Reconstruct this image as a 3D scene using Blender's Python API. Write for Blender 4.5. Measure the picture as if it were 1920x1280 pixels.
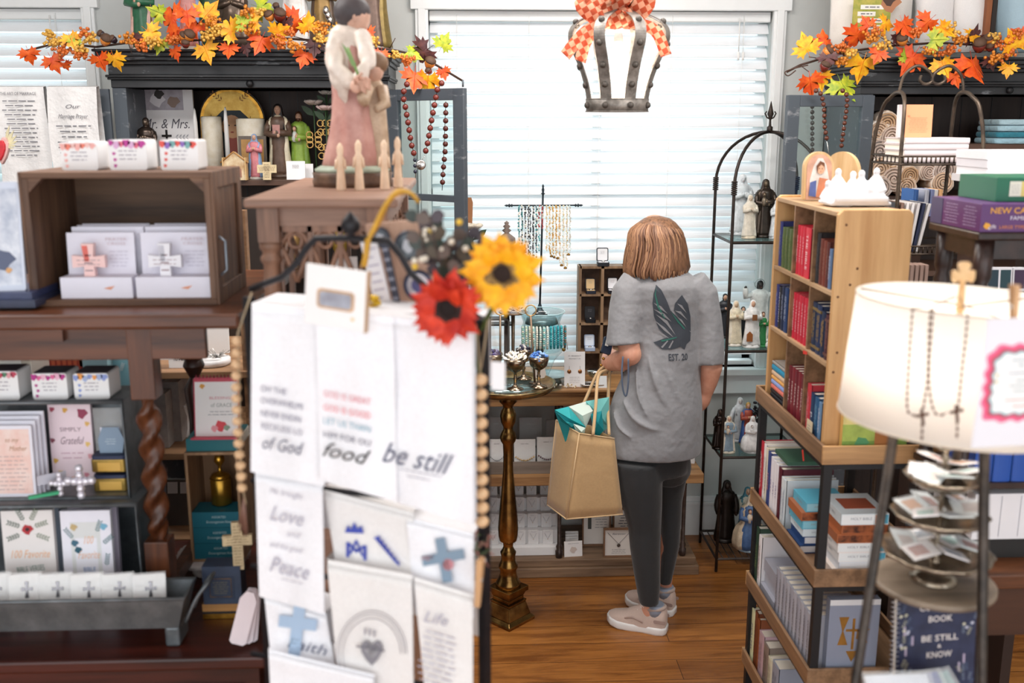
import bpy, bmesh, math, random
from mathutils import Vector, Matrix, Euler
for o in list(bpy.data.objects): bpy.data.objects.remove(o)
SC = bpy.context.scene
COL = SC.collection
R = math.radians
PI = math.pi
random.seed(7)
# ------------------------------------------------------------ camera
FPX, PITCH, YAW, H = 1867.0, R(12.5), R(-2.45), 1.88
cam = bpy.data.cameras.new('camera'); cam.sensor_width = 36; cam.lens = 36*FPX/1920
camo = bpy.data.objects.new('camera', cam); COL.objects.link(camo)
camo.location = (0, 0, H); camo.rotation_euler = (PI/2-PITCH, 0, YAW)
cam.clip_start = .05; cam.clip_end = 60
cam.dof.use_dof = True; cam.dof.focus_distance = 3.75; cam.dof.aperture_fstop = 2.8
SC.camera = camo
CR = camo.rotation_euler.to_matrix()
# ------------------------------------------------------------ world and light
wd = bpy.data.worlds.new('sky'); SC.world = wd; wd.use_nodes = True
bg = wd.node_tree.nodes['Background']; bg.inputs[0].default_value = (.93, .97, 1, 1); bg.inputs[1].default_value = 1.6
SC.view_settings.view_transform = 'Standard'; SC.view_settings.look = 'None'
SC.cycles.transparent_max_bounces = 32; SC.view_settings.gamma = 1; SC.view_settings.use_curve_mapping = False; SC.view_settings.exposure = 0.25
def area(name, loc, rot, sx, sy, power, col=(1,1,1)):
    l = bpy.data.lights.new(name, 'AREA'); l.shape = 'RECTANGLE'; l.size = sx; l.size_y = sy; l.energy = power; l.color = col
    o = bpy.data.objects.new(name, l); o.location = loc; o.rotation_euler = rot; COL.objects.link(o); return o
area('ceiling_light', (-1.3, 2.3, 2.86), (0,0,0), 1.1, .5, 26, (1,.975,.95))
area('ceiling_light', (1.4, 2.3, 2.86), (0,0,0), 1.1, .5, 26, (1,.965,.93))
area('ceiling_light', (0.2, 3.1, 2.86), (0,0,0), 1.1, .4, 20, (1,.97,.94))
area('front_fill_light', (0, -1.35, 1.9), (R(82),0,0), 5.0, 2.0, 22, (.97,.98,1))  # added soft frontal fill lamp behind the camera; no shop front is modelled
for x_ in (-2.2, .72): area('daylight_outside_window', (x_, 5.0, 1.7), (R(-90),0,0), 1.9, 1.9, 6, (.94,.97,1))
# ------------------------------------------------------------ helpers
def ray(px, py):
    return CR @ Vector(((px-960)/FPX, -(py-640)/FPX, -1))
def at(px, py, Y):
    d = ray(px, py); t = Y/d.y; return Vector((d.x*t, Y, H+d.z*t))
def on(px, py, Z):
    d = ray(px, py); t = (Z-H)/d.z; return Vector((d.x*t, d.y*t, Z))
def zc(p):
    return -(CR.transposed() @ (Vector(p)-Vector((0,0,H)))).z
def sc(px, py, Y): return zc(at(px, py, Y))/FPX      # metres per pixel there
def lin(h):
    if isinstance(h, (tuple, list)): return (*h[:3], 1)
    h = h.lstrip('#'); c = [int(h[i:i+2], 16)/255 for i in (0, 2, 4)]
    return (*[x/12.92 if x <= .04045 else ((x+.055)/1.055)**2.4 for x in c], 1)
MC = {}
def mat(c, kind='plain', rough=.55, metal=0, c2=None, s=1., bump=.15, **k):
    key = (str(c), kind, rough, metal, str(c2), s, bump, str(sorted(k.items())))
    if key in MC: return MC[key]
    m = bpy.data.materials.new('%s_%s' % (kind, str(c).lstrip('#'))); m.use_nodes = True
    nt = m.node_tree; N = nt.nodes; L = nt.links; b = N['Principled BSDF']
    b.inputs['Roughness'].default_value = rough; b.inputs['Metallic'].default_value = metal
    col = lin(c); b.inputs['Base Color'].default_value = col
    def tex(scale, n=3., vec=(1,1,1), det=4):
        tc = N.new('ShaderNodeTexCoord'); mp = N.new('ShaderNodeMapping'); mp.inputs['Scale'].default_value = vec
        L.new(tc.outputs['Object'], mp.inputs[0]); t = N.new('ShaderNodeTexNoise'); t.inputs['Scale'].default_value = scale
        t.inputs['Detail'].default_value = det; t.inputs['Roughness'].default_value = .6; L.new(mp.outputs[0], t.inputs[0]); return t
    def ramp(t, a, z, lo=.3, hi=.7):
        r = N.new('ShaderNodeValToRGB'); r.color_ramp.elements[0].color = a; r.color_ramp.elements[1].color = z
        r.color_ramp.elements[0].position = lo; r.color_ramp.elements[1].position = hi; L.new(t.outputs[0], r.inputs[0]); return r
    def bmp(t, st, d=.002):
        q = N.new('ShaderNodeBump'); q.inputs['Strength'].default_value = st; q.inputs['Distance'].default_value = d
        L.new(t.outputs[0], q.inputs['Height']); L.new(q.outputs[0], b.inputs['Normal'])
    dk = lin(c2) if c2 else tuple(x*.72 for x in col[:3])+(1,)
    if kind.startswith('wood'):
        v = {'x': (.08,1,1), 'y': (1,.08,1), 'z': (1,1,.08)}[kind[4] if len(kind) > 4 else 'x']
        t = tex(38*s, vec=v); r = ramp(t, dk, col, .33, .66); L.new(r.outputs[0], b.inputs['Base Color']); bmp(t, bump)
    elif kind in ('cloth', 'fabric'):
        t = tex(420*s, det=2); r = ramp(t, tuple(x*.92 for x in col[:3])+(1,), col); L.new(r.outputs[0], b.inputs['Base Color'])
        t2 = tex(9*s); bmp(t2, bump*2.5, .02)
        b.inputs['Sheen Weight'].default_value = .25
    elif kind == 'worn':
        t = tex(22*s, vec=k.get('v', (1,1,1)), det=8); r = ramp(t, col, dk, k.get('lo', .6), k.get('hi', .68)); L.new(r.outputs[0], b.inputs['Base Color']); bmp(t, bump)
    elif kind == 'mottle':
        t = tex(30*s, det=5); r = ramp(t, dk, col, .35, .65); L.new(r.outputs[0], b.inputs['Base Color']); bmp(t, bump)
    elif kind == 'glass':
        # clear pane: mostly see-through with a reflecting surface
        tr = N.new('ShaderNodeBsdfTransparent'); tr.inputs[0].default_value = col
        gl = N.new('ShaderNodeBsdfGlossy'); gl.inputs['Roughness'].default_value = .02
        lw = N.new('ShaderNodeLayerWeight'); lw.inputs[0].default_value = .5; fr = N.new('ShaderNodeMath'); fr.operation = 'MULTIPLY_ADD'; pw = N.new('ShaderNodeMath'); pw.operation = 'POWER'; pw.inputs[1].default_value = 4; L.new(lw.outputs[1], pw.inputs[0]); L.new(pw.outputs[0], fr.inputs[0]); fr.inputs[1].default_value = .6; fr.inputs[2].default_value = .05
        mx = N.new('ShaderNodeMixShader'); L.new(fr.outputs[0], mx.inputs[0]); L.new(tr.outputs[0], mx.inputs[1]); L.new(gl.outputs[0], mx.inputs[2])
        L.new(mx.outputs[0], N['Material Output'].inputs[0])
    elif kind == 'film':
        b.inputs['Alpha'].default_value = k.get('a', .25); b.inputs['Roughness'].default_value = .12
        t = tex(40, det=3); bmp(t, .8, .01)
    elif kind == 'transl':
        tl = N.new('ShaderNodeBsdfTranslucent'); tl.inputs[0].default_value = col
        mx = N.new('ShaderNodeMixShader'); mx.inputs[0].default_value = k.get('t', .4)
        L.new(b.outputs[0], mx.inputs[1]); L.new(tl.outputs[0], mx.inputs[2]); L.new(mx.outputs[0], N['Material Output'].inputs[0])
    elif kind == 'emit':
        b.inputs['Emission Color'].default_value = col; b.inputs['Emission Strength'].default_value = k.get('e', 3)
    else:
        t = tex(14*s, det=2); r = ramp(t, tuple(x*.965 for x in col[:3])+(1,), col, .3, .7); L.new(r.outputs[0], b.inputs['Base Color'])
    MC[key] = m; return m
def wl(o):
    v = Vector((0,0,0))
    while o: v = v+o.location; o = o.parent
    return v
FONT = bpy.data.curves.new('lettering', 'FONT')
TXT = {}
def textmesh(s, shear=0, bold=0):
    k = (s, shear, bold)
    if k not in TXT:
        c = FONT; c.body = s; c.size = 1; c.shear = shear; c.align_x = 'CENTER'; c.align_y = 'CENTER'; c.resolution_u = 2; c.offset = bold; c.extrude = 0
        c.space_line = .95
        o = bpy.data.objects.new('t', c); COL.objects.link(o); bpy.context.view_layer.update()
        me = bpy.data.meshes.new_from_object(o.evaluated_get(bpy.context.evaluated_depsgraph_get()))
        TXT[k] = ([v.co.copy() for v in me.vertices], [tuple(p.vertices) for p in me.polygons])
        bpy.data.objects.remove(o); bpy.data.meshes.remove(me)
    return TXT[k]
FRONT = Matrix(((1,0,0,0),(0,0,-1,0),(0,1,0,0),(0,0,0,1)))   # local XY -> world XZ, local +Z -> world -Y (towards the viewer)
def TR(x, y, z): return Matrix.Translation((x, y, z))
def RZ(a): return Matrix.Rotation(a, 4, 'Z')
def RX(a): return Matrix.Rotation(a, 4, 'X')
def RY(a): return Matrix.Rotation(a, 4, 'Y')
class MB:
    def __init__(s, M=None): s.v = []; s.f = []; s.fm = []; s.sm = []; s.mats = []; s.M = M or Matrix()
    def mi(s, m):
        if m not in s.mats: s.mats.append(m)
        return s.mats.index(m)
    def add(s, vs, fs, m, smooth=False, M=None):
        T = s.M @ M if M is not None else s.M; n = len(s.v); i = s.mi(m)
        s.v += [T @ Vector(v) for v in vs]
        for f in fs: s.f.append(tuple(n+j for j in f)); s.fm.append(i); s.sm.append(smooth)
        return s
    def b(s, x0, x1, y0, y1, z0, z1, m, M=None):
        return s.add([(x,y,z) for z in (z0,z1) for x,y in ((x0,y0),(x1,y0),(x1,y1),(x0,y1))],
            [(3,2,1,0),(4,5,6,7),(0,1,5,4),(1,2,6,5),(2,3,7,6),(3,0,4,7)], m, False, M)
    def tube(s, pts, r, m, n=8, closed=False, M=None, smooth=True, flat=1.):
        P = [Vector(p) for p in pts]; k = len(P); rs = r if isinstance(r, (list, tuple)) else [r]*k
        vs = []; fs = []; up = None
        for i, p in enumerate(P):
            d = (P[(i+1) % k]-P[i-1]) if closed else (P[min(i+1,k-1)]-P[max(i-1,0)])
            if d.length < 1e-9: d = Vector((0,0,1))
            d.normalize()
            if up is None:
                up = Vector((0,0,1)) if abs(d.z) < .9 else Vector((0,1,0))
            a = up-d*up.dot(d)
            if a.length < 1e-5: a = d.orthogonal()
            a.normalize(); up = a; c = d.cross(a)
            for j in range(n):
                t = 2*PI*j/n; vs.append(p+(a*math.cos(t)*flat+c*math.sin(t))*rs[i])
        for i in range(k if closed else k-1):
            for j in range(n):
                q = (i+1) % k; fs.append((i*n+j, i*n+(j+1)%n, q*n+(j+1)%n, q*n+j))
        if not closed:
            fs.append(tuple(reversed(range(n)))); fs.append(tuple((k-1)*n+j for j in range(n)))
        return s.add(vs, fs, m, smooth, M)
    def lathe(s, prof, m, n=20, c=(0,0,0), M=None, fold=None, sx=1, sy=1, smooth=True, tw=0):
        vs = []; fs = []; k = len(prof)
        for i, (r, z) in enumerate(prof):
            for j in range(n):
                a = 2*PI*j/n+tw*z; q = r*(fold(a, z, i/max(k-1,1)) if fold else 1)
                vs.append((c[0]+q*math.cos(a)*sx, c[1]+q*math.sin(a)*sy, c[2]+z))
        for i in range(k-1):
            for j in range(n): fs.append((i*n+j, i*n+(j+1)%n, (i+1)*n+(j+1)%n, (i+1)*n+j))
        fs.append(tuple(reversed(range(n)))); fs.append(tuple((k-1)*n+j for j in range(n)))
        return s.add(vs, fs, m, smooth, M)
    def ball(s, c, r, m, n=12, k=8, sc=(1,1,1), M=None):
        vs = [(c[0], c[1], c[2]-r*sc[2])]; fs = []
        for i in range(1, k):
            t = PI*i/k
            for j in range(n):
                a = 2*PI*j/n; vs.append((c[0]+r*sc[0]*math.sin(t)*math.cos(a), c[1]+r*sc[1]*math.sin(t)*math.sin(a), c[2]-r*sc[2]*math.cos(t)))
        vs.append((c[0], c[1], c[2]+r*sc[2])); e = len(vs)-1
        for j in range(n): fs.append((0, 1+(j+1)%n, 1+j)); fs.append((e, 1+(k-2)*n+j, 1+(k-2)*n+(j+1)%n))
        for i in range(k-2):
            for j in range(n): fs.append((1+i*n+j, 1+i*n+(j+1)%n, 1+(i+1)*n+(j+1)%n, 1+(i+1)*n+j))
        return s.add(vs, fs, m, True, M)
    def prism(s, pts, d, m, M=None, z0=0):       # outline in XY, thickness along Z
        n = len(pts)
        vs = [(p[0], p[1], z0) for p in pts]+[(p[0], p[1], z0+d) for p in pts]
        return s.add(vs, [tuple(reversed(range(n))), tuple(range(n, 2*n))]+[(i,(i+1)%n,n+(i+1)%n,n+i) for i in range(n)], m, False, M)
    def text(s, t, size, m, M, shear=0, bold=0, w=None):
        vs, fs = textmesh(t, shear, bold)
        k = size
        if w:
            x = max(v.x for v in vs)-min(v.x for v in vs); k = w/x
        return s.add([(v.x*k, v.y*size, 0) for v in vs], fs, m, False, M)
    def quad(s, x0, x1, y0, y1, m, M=None, z=0):
        return s.add([(x0,y0,z),(x1,y0,z),(x1,y1,z),(x0,y1,z)], [(0,1,2,3)], m, False, M)
    def scrawl(s, x0, x1, y0, y1, rows, m, M, fill=.5, var=.3, z=0):     # lines too small to read
        rr = random.Random(rows*7+int(abs(x0)*9999)); h = (y1-y0)/rows
        for i in range(rows):
            y = y1-h*(i+.5); w = (x1-x0)*(1-var*rr.random()); c = (x0+x1)/2; x = c-w/2
            while x < c+w/2:
                l = h*(.7+rr.random()*1.6); e = min(x+l, c+w/2); s.quad(x, e, y-h*fill*.35, y+h*fill*.35, m, M, z); x = e+h*.35
        return s
    def build(s, name, parent=None, local=False, bevel=0, sub=0, label=None):
        me = bpy.data.meshes.new(name)
        off = Vector((0,0,0)) if local or not parent else wl(parent)
        me.from_pydata([tuple(v-off) for v in s.v], [], s.f)
        for m in s.mats: me.materials.append(m)
        me.polygons.foreach_set('material_index', s.fm); me.polygons.foreach_set('use_smooth', s.sm); me.update()
        o = bpy.data.objects.new(name, me); COL.objects.link(o)
        if parent: o.parent = parent
        if bevel: q = o.modifiers.new('bevel', 'BEVEL'); q.width = bevel; q.segments = 2; q.limit_method = 'ANGLE'; q.angle_limit = .7
        if sub: q = o.modifiers.new('sub', 'SUBSURF'); q.levels = sub; q.render_levels = sub
        if label: o['label'] = label
        return o
    def solo(s, name, label, cat, group=None, bevel=0, origin=None, sub=0):   # a thing that is one mesh
        xs = [v.x for v in s.v]; ys = [v.y for v in s.v]; zs = [v.z for v in s.v]
        c = Vector(((min(xs)+max(xs))/2, (min(ys)+max(ys))/2, min(zs))); s.v = [v-c for v in s.v]
        o = s.build(name, None, True, bevel, sub); o.location = c; return tag(o, label, cat, group)
def tag(o, label, cat, group=None, kind=None):
    o['label'] = label; o['category'] = cat
    if group: o['group'] = group
    if kind: o['kind'] = kind
    return o
def T(name, label, cat, loc, rz=0, group=None, rot=None):
    o = bpy.data.objects.new(name, None); COL.objects.link(o); o.empty_display_size = .05
    o.location = loc; o.rotation_euler = rot or (0, 0, rz); return tag(o, label, cat, group)
def struct(mb, name, parent=None, **k):
    o = mb.build(name, parent, **k)
    if not parent: o['kind'] = 'structure'
    return o
def dup(r, loc, label=None, group=None, rz=None, k=1):
    def cp(o, p):
        c = o.copy(); COL.objects.link(c); c.parent = p
        for h in [x for x in KIDS.get(o.name, [])]: cp(h, c)
        return c
    KIDS = {}
    for o in bpy.data.objects:
        if o.parent: KIDS.setdefault(o.parent.name, []).append(o)
    c = cp(r, None); c.location = loc; c.scale = (k, k, k)
    if rz is not None: c.rotation_euler.z = rz
    if label: c['label'] = label
    if group: c['group'] = group
    return c
# common materials
WHITE = mat('#f2f1ef', rough=.5); CARD = mat('#f4f2f3', rough=.7); INK = mat('#2b2b30', rough=.7); GREYINK = mat('#77777e', rough=.7)
GOLD = mat('#c9963f', 'mottle', .3, .9, '#8a5f20'); BRASS = mat('#a5814a', 'mottle', .25, .95, '#5c4122', s=.5); SILVER = mat('#c9c6c2', rough=.22, metal=1)
IRON = mat('#3a3430', 'mottle', .5, .6, '#241f1d'); BLACK = mat('#17171a', rough=.5); CLEAR = mat('#f2fbfb', 'glass'); FILM = mat('#ffffff', 'film', a=.18)
SKIN = mat('#dca58c', 'mottle', .5, 0, '#c98b72', s=.6, bump=.03); PAGES = mat('#efe8da', rough=.8)
# ============================================================ the room
BW = 4.3                                                # back wall plane
WALLM = mat('#c9ccca', rough=.8); TRIM = mat('#eef0f0', rough=.45)
fm = bpy.data.materials.new('hardwood_planks'); fm.use_nodes = True
def floor_nodes():
    nt = fm.node_tree; N = nt.nodes; L = nt.links; b = N['Principled BSDF']; b.inputs['Roughness'].default_value = .33
    tc = N.new('ShaderNodeTexCoord'); br = N.new('ShaderNodeTexBrick'); br.offset = .37; br.offset_frequency = 2
    br.inputs['Scale'].default_value = 1; br.inputs['Brick Width'].default_value = 1.15; br.inputs['Row Height'].default_value = .128
    br.inputs['Mortar Size'].default_value = .0013; br.inputs['Mortar Smooth'].default_value = .2
    br.inputs['Color1'].default_value = lin('#b5793c'); br.inputs['Color2'].default_value = lin('#8c5727'); br.inputs['Mortar'].default_value = lin('#3a1d0c')
    L.new(tc.outputs['Object'], br.inputs[0])
    mp = N.new('ShaderNodeMapping'); mp.inputs['Scale'].default_value = (.16, 1.6, 1); L.new(tc.outputs['Object'], mp.inputs[0])
    n = N.new('ShaderNodeTexNoise'); n.inputs['Scale'].default_value = 14; n.inputs['Detail'].default_value = 8; n.inputs['Roughness'].default_value = .7; n.inputs['Distortion'].default_value = 1.2
    L.new(mp.outputs[0], n.inputs[0]); r = N.new('ShaderNodeValToRGB'); r.color_ramp.elements[0].color = (.38,.27,.2,1); r.color_ramp.elements[1].color = (1.05,1.02,1,1)
    r.color_ramp.elements[0].position = .36; r.color_ramp.elements[1].position = .58; L.new(n.outputs[0], r.inputs[0])
    mx = N.new('ShaderNodeMix'); mx.data_type = 'RGBA'; mx.blend_type = 'MULTIPLY'; mx.inputs[0].default_value = .75
    L.new(br.outputs[0], mx.inputs[6]); L.new(r.outputs[0], mx.inputs[7]); L.new(mx.outputs[2], b.inputs['Base Color'])
    q = N.new('ShaderNodeBump'); q.inputs['Strength'].default_value = .25; q.inputs['Distance'].default_value = .003; L.new(n.outputs[0], q.inputs['Height']); L.new(q.outputs[0], b.inputs['Normal'])
floor_nodes()
struct(MB().b(-3.4,3.4,-1.5,BW+.15,-.1,0,fm), 'floor')
struct(MB().b(-3.4,3.4,-1.5,BW+.15,2.9,3.0,mat('#f2f2f0')), 'ceiling')
struct(MB().b(-3.5,-3.4,-1.5,BW+.15,0,2.9,WALLM), 'wall_left')
struct(MB().b(3.4,3.5,-1.5,BW+.15,0,2.9,WALLM), 'wall_right')
WX0, WX1 = at(806,300,BW).x, at(1447,100,BW).x; WZ0, WZ1 = .80, at(1100,18,BW).z
LX1 = at(163,100,BW).x; LX0 = LX1-(WX1-WX0)
w = MB()
for a, c in ((-3.4,LX0),(LX1,WX0),(WX1,3.4)): w.b(a,c,BW,BW+.14,0,2.9,WALLM)
for a, c in ((LX0,LX1),(WX0,WX1)): w.b(a,c,BW,BW+.14,0,WZ0,WALLM); w.b(a,c,BW,BW+.14,WZ1,2.9,WALLM)
struct(w, 'wall_back')
bb = MB(); bb.b(-3.4,3.4,BW-.018,BW,0,.15,TRIM); bb.b(-3.4,3.4,BW-.026,BW,.15,.165,TRIM); bb.b(-3.4,3.4,BW-.014,BW,.165,.19,TRIM)
struct(bb, 'baseboard_back', bevel=.003)
SLAT = mat('#f7f8fa', 'transl', .5, t=.2)
def window(i, x0, x1, word):
    f = MB(); c = .05
    for a, q in ((x0-c,x0+.004),(x1-.004,x1+c)):
        f.b(a,q,BW-.022,BW+.002,WZ0,WZ1,TRIM); f.b(a+.012,q-.012,BW-.03,BW-.02,WZ0,WZ1,TRIM)
    for k, (d, z0, z1) in enumerate(((.03,0,.10),(.045,.10,.115),(.06,.115,.145),(.035,.145,.155))):
        f.b(x0-c-d*.6,x1+c+d*.6,BW-d,BW+.002,WZ1+z0-.004,WZ1+z1,TRIM)
    for z in (WZ0+.01, (WZ0+WZ1)/2, WZ1-.04): f.b(x0,x1,BW+.09,BW+.12,z-.02,z+.03,TRIM)
    for x in (x0, (x0+x1)/2-.02, x1-.04): f.b(x,x+.04,BW+.09,BW+.12,WZ0,WZ1,TRIM)
    fo = struct(f, 'window_%d' % i, bevel=.003)
    s = MB(); s.b(x0-c-.03,x1+c+.03,BW-.05,BW+.09,WZ0-.03,WZ0,TRIM); s.b(x0-c,x1+c,BW-.02,BW,WZ0-.12,WZ0-.03,TRIM); s.build('window_sill', fo, bevel=.004)
    MB().b(x0+.03,x1-.03,BW+.1,BW+.106,WZ0+.02,WZ1-.02,CLEAR).build('window_glass', fo)
    t = T('window_blind', 'white wide-slat blind covering the %s window' % word, 'window blind', ((x0+x1)/2,BW+.045,WZ1), group=None)
    MB().b(x0+.006,x1-.006,BW+.02,BW+.075,WZ1-.045,WZ1-.004,TRIM).build('head_rail', t, bevel=.003)
    sl = MB(); z = WZ1-.07
    while z > WZ0+.05:
        pr = [(-.0255,.0),(-.013,.0022),(0,.003),(.013,.0022),(.0255,0),(.0255,-.0022),(-.0255,-.0022)]
        M = TR(0,BW+.045,z) @ RX(R(56))
        n = len(pr); vs = [(x,a,b_) for x in (x0+.008,x1-.008) for a,b_ in pr]
        sl.add(vs, [tuple(range(n)), tuple(reversed(range(n,2*n)))]+[(k,n+k,n+(k+1)%n,(k+1)%n) for k in range(n)], SLAT, False, M); z -= .0478
    sl.build('slats', t)
    MB().b(x0+.008,x1-.008,BW+.02,BW+.07,WZ0+.004,WZ0+.024,TRIM).build('bottom_rail', t, bevel=.003)
    cd = MB()
    for k in range(5):
        x = x0+.12+(x1-x0-.24)*k/4
        for y in (BW+.019, BW+.071): cd.tube([(x,y,WZ0+.02),(x,y,WZ1-.02)], .0011, WHITE, 5)
    cd.build('ladder_cord', t)
    wd_ = MB(); x = x1-.14; wd_.tube([(x,BW+.008,WZ1-.03),(x,BW+.005,WZ1-.17)], .0025, WHITE, 6); wd_.lathe([(.004,0),(.006,.01),(.006,.03),(.002,.035)], WHITE, 8, (x,BW+.005,WZ1-.2)); wd_.lathe([(.004,0),(.006,.01),(.006,.03),(.002,.035)], WHITE, 8, (x+.02,BW+.005,WZ1-.2)); wd_.tube([(x+.02,BW+.008,WZ1-.03),(x+.02,BW+.005,WZ1-.17)], .0012, WHITE, 6)
    wd_.build('tilt_cord', t)
window(1, LX0, LX1, 'left'); window(2, WX0, WX1, 'middle')
# ============================================================ builders used again and again
def PB(mb, x0, y0, x1, y1, Y, d, m):
    p = at(x0,(y0+y1)/2,Y); q = at(x1,(y0+y1)/2,Y); a = at((x0+x1)/2,y1,Y); b = at((x0+x1)/2,y0,Y)
    return mb.b(p.x,q.x,Y,Y+d,a.z,b.z,m)
def face(x0, y0, x1, y1, Y, lean=0, rz=0, zbase=None):
    b = at((x0+x1)/2,y1,Y); t = at((x0+x1)/2,y0,Y)
    if zbase is not None: b.z = zbase
    w = (at(x1,(y0+y1)/2,Y).x-at(x0,(y0+y1)/2,Y).x)/math.cos(rz); h = (t.z-b.z)/math.cos(lean)
    return TR(*b) @ RZ(rz) @ RX(-lean) @ FRONT, w, h
def panel(name, label, cat, x0, y0, x1, y1, Y, m, t=.004, lean=0, rz=0, deco=None, group=None, bevel=0, zbase=None, round_=0):
    M, w, h = face(x0,y0,x1,y1,Y,lean,rz,zbase); mb = MB(M)
    if round_: mb.prism(rrect(w,h,round_), t, m, TR(0,h/2,-t))
    else: mb.b(-w/2,w/2,0,h,-t,0,m)
    if deco: deco(mb, w, h)
    return mb.solo(name, label, cat, group, bevel)
def rrect(w, h, r, n=5):
    P = []
    for cx, cy, a0 in ((w/2-r,h/2-r,0),(-w/2+r,h/2-r,90),(-w/2+r,-h/2+r,180),(w/2-r,-h/2+r,270)):
        for i in range(n+1):
            a = R(a0+90*i/n); P.append((cx+r*math.cos(a), cy+r*math.sin(a)))
    return P
E_ = .0008
Z1 = TR(0,0,E_)
def words(rows, inset=.12, y0=.1, y1=.9, ink=None):       # rows: (text, relative height, shear, ink, width share)
    def f(mb, w, h):
        tot = sum(r[1] for r in rows); y = h*y1
        for t, k, sh, m, ws in rows:
            hh = h*(y1-y0)*k/tot; y -= hh/2
            if t: mb.text(t, hh*.8, m, TR(0,y,E_), sh, 0, w*(1-inset*2)*ws)
            y -= hh/2
    return f
def lines(n, m, x=.12, y0=.1, y1=.9, fill=.45):
    return lambda mb, w, h: mb.scrawl(-w/2+w*x, w/2-w*x, h*y0, h*y1, n, m, Z1, fill)
def both(*fs):
    def f(mb, w, h):
        for g in fs: g(mb, w, h)
    return f
def blob(mb, x, y, r, m, n=9, z=E_, k=.25, M=None):
    rr = random.Random(int(x*1e5)+int(y*1e5)); mb.prism([(x+r*(1+k*math.cos(a*5*1.0+rr.random()))*math.cos(a), y+r*(1+k*math.sin(a*3+rr.random()))*math.sin(a)) for a in [2*PI*i/n for i in range(n)]], .0003, m, M, z)
def sprig(mb, x, y, l, a, m, n=5, z=E_):
    mb.prism([(x,y),(x+l*math.cos(a)+l*.02,y+l*math.sin(a)),(x+l*math.cos(a),y+l*math.sin(a)+l*.02)], .0003, m, None, z)
    for i in range(n):
        t = (i+1)/n; px_, py_ = x+l*t*math.cos(a), y+l*t*math.sin(a)
        for s_ in (-1,1):
            b = a+s_*.8; q = l*.3; c = (px_+q*math.cos(b), py_+q*math.sin(b)); nx, ny = -math.sin(b)*q*.17, math.cos(b)*q*.17
            mb.prism([(px_,py_),((px_+c[0])/2+nx,(py_+c[1])/2+ny),c,((px_+c[0])/2-nx,(py_+c[1])/2-ny)], .0003, m, None, z)
def crossshape(w, h, t, ya=.62, flare=0):
    y = h*ya; f = flare
    return [(-t/2-f,0),(t/2+f,0),(t/2,y-t/2),(w/2,y-t/2-f),(w/2,y+t/2+f),(t/2,y+t/2),(t/2+f,h),(-t/2-f,h),(-t/2,y+t/2),(-w/2,y+t/2+f),(-w/2,y-t/2-f),(-t/2,y-t/2)]
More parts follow.
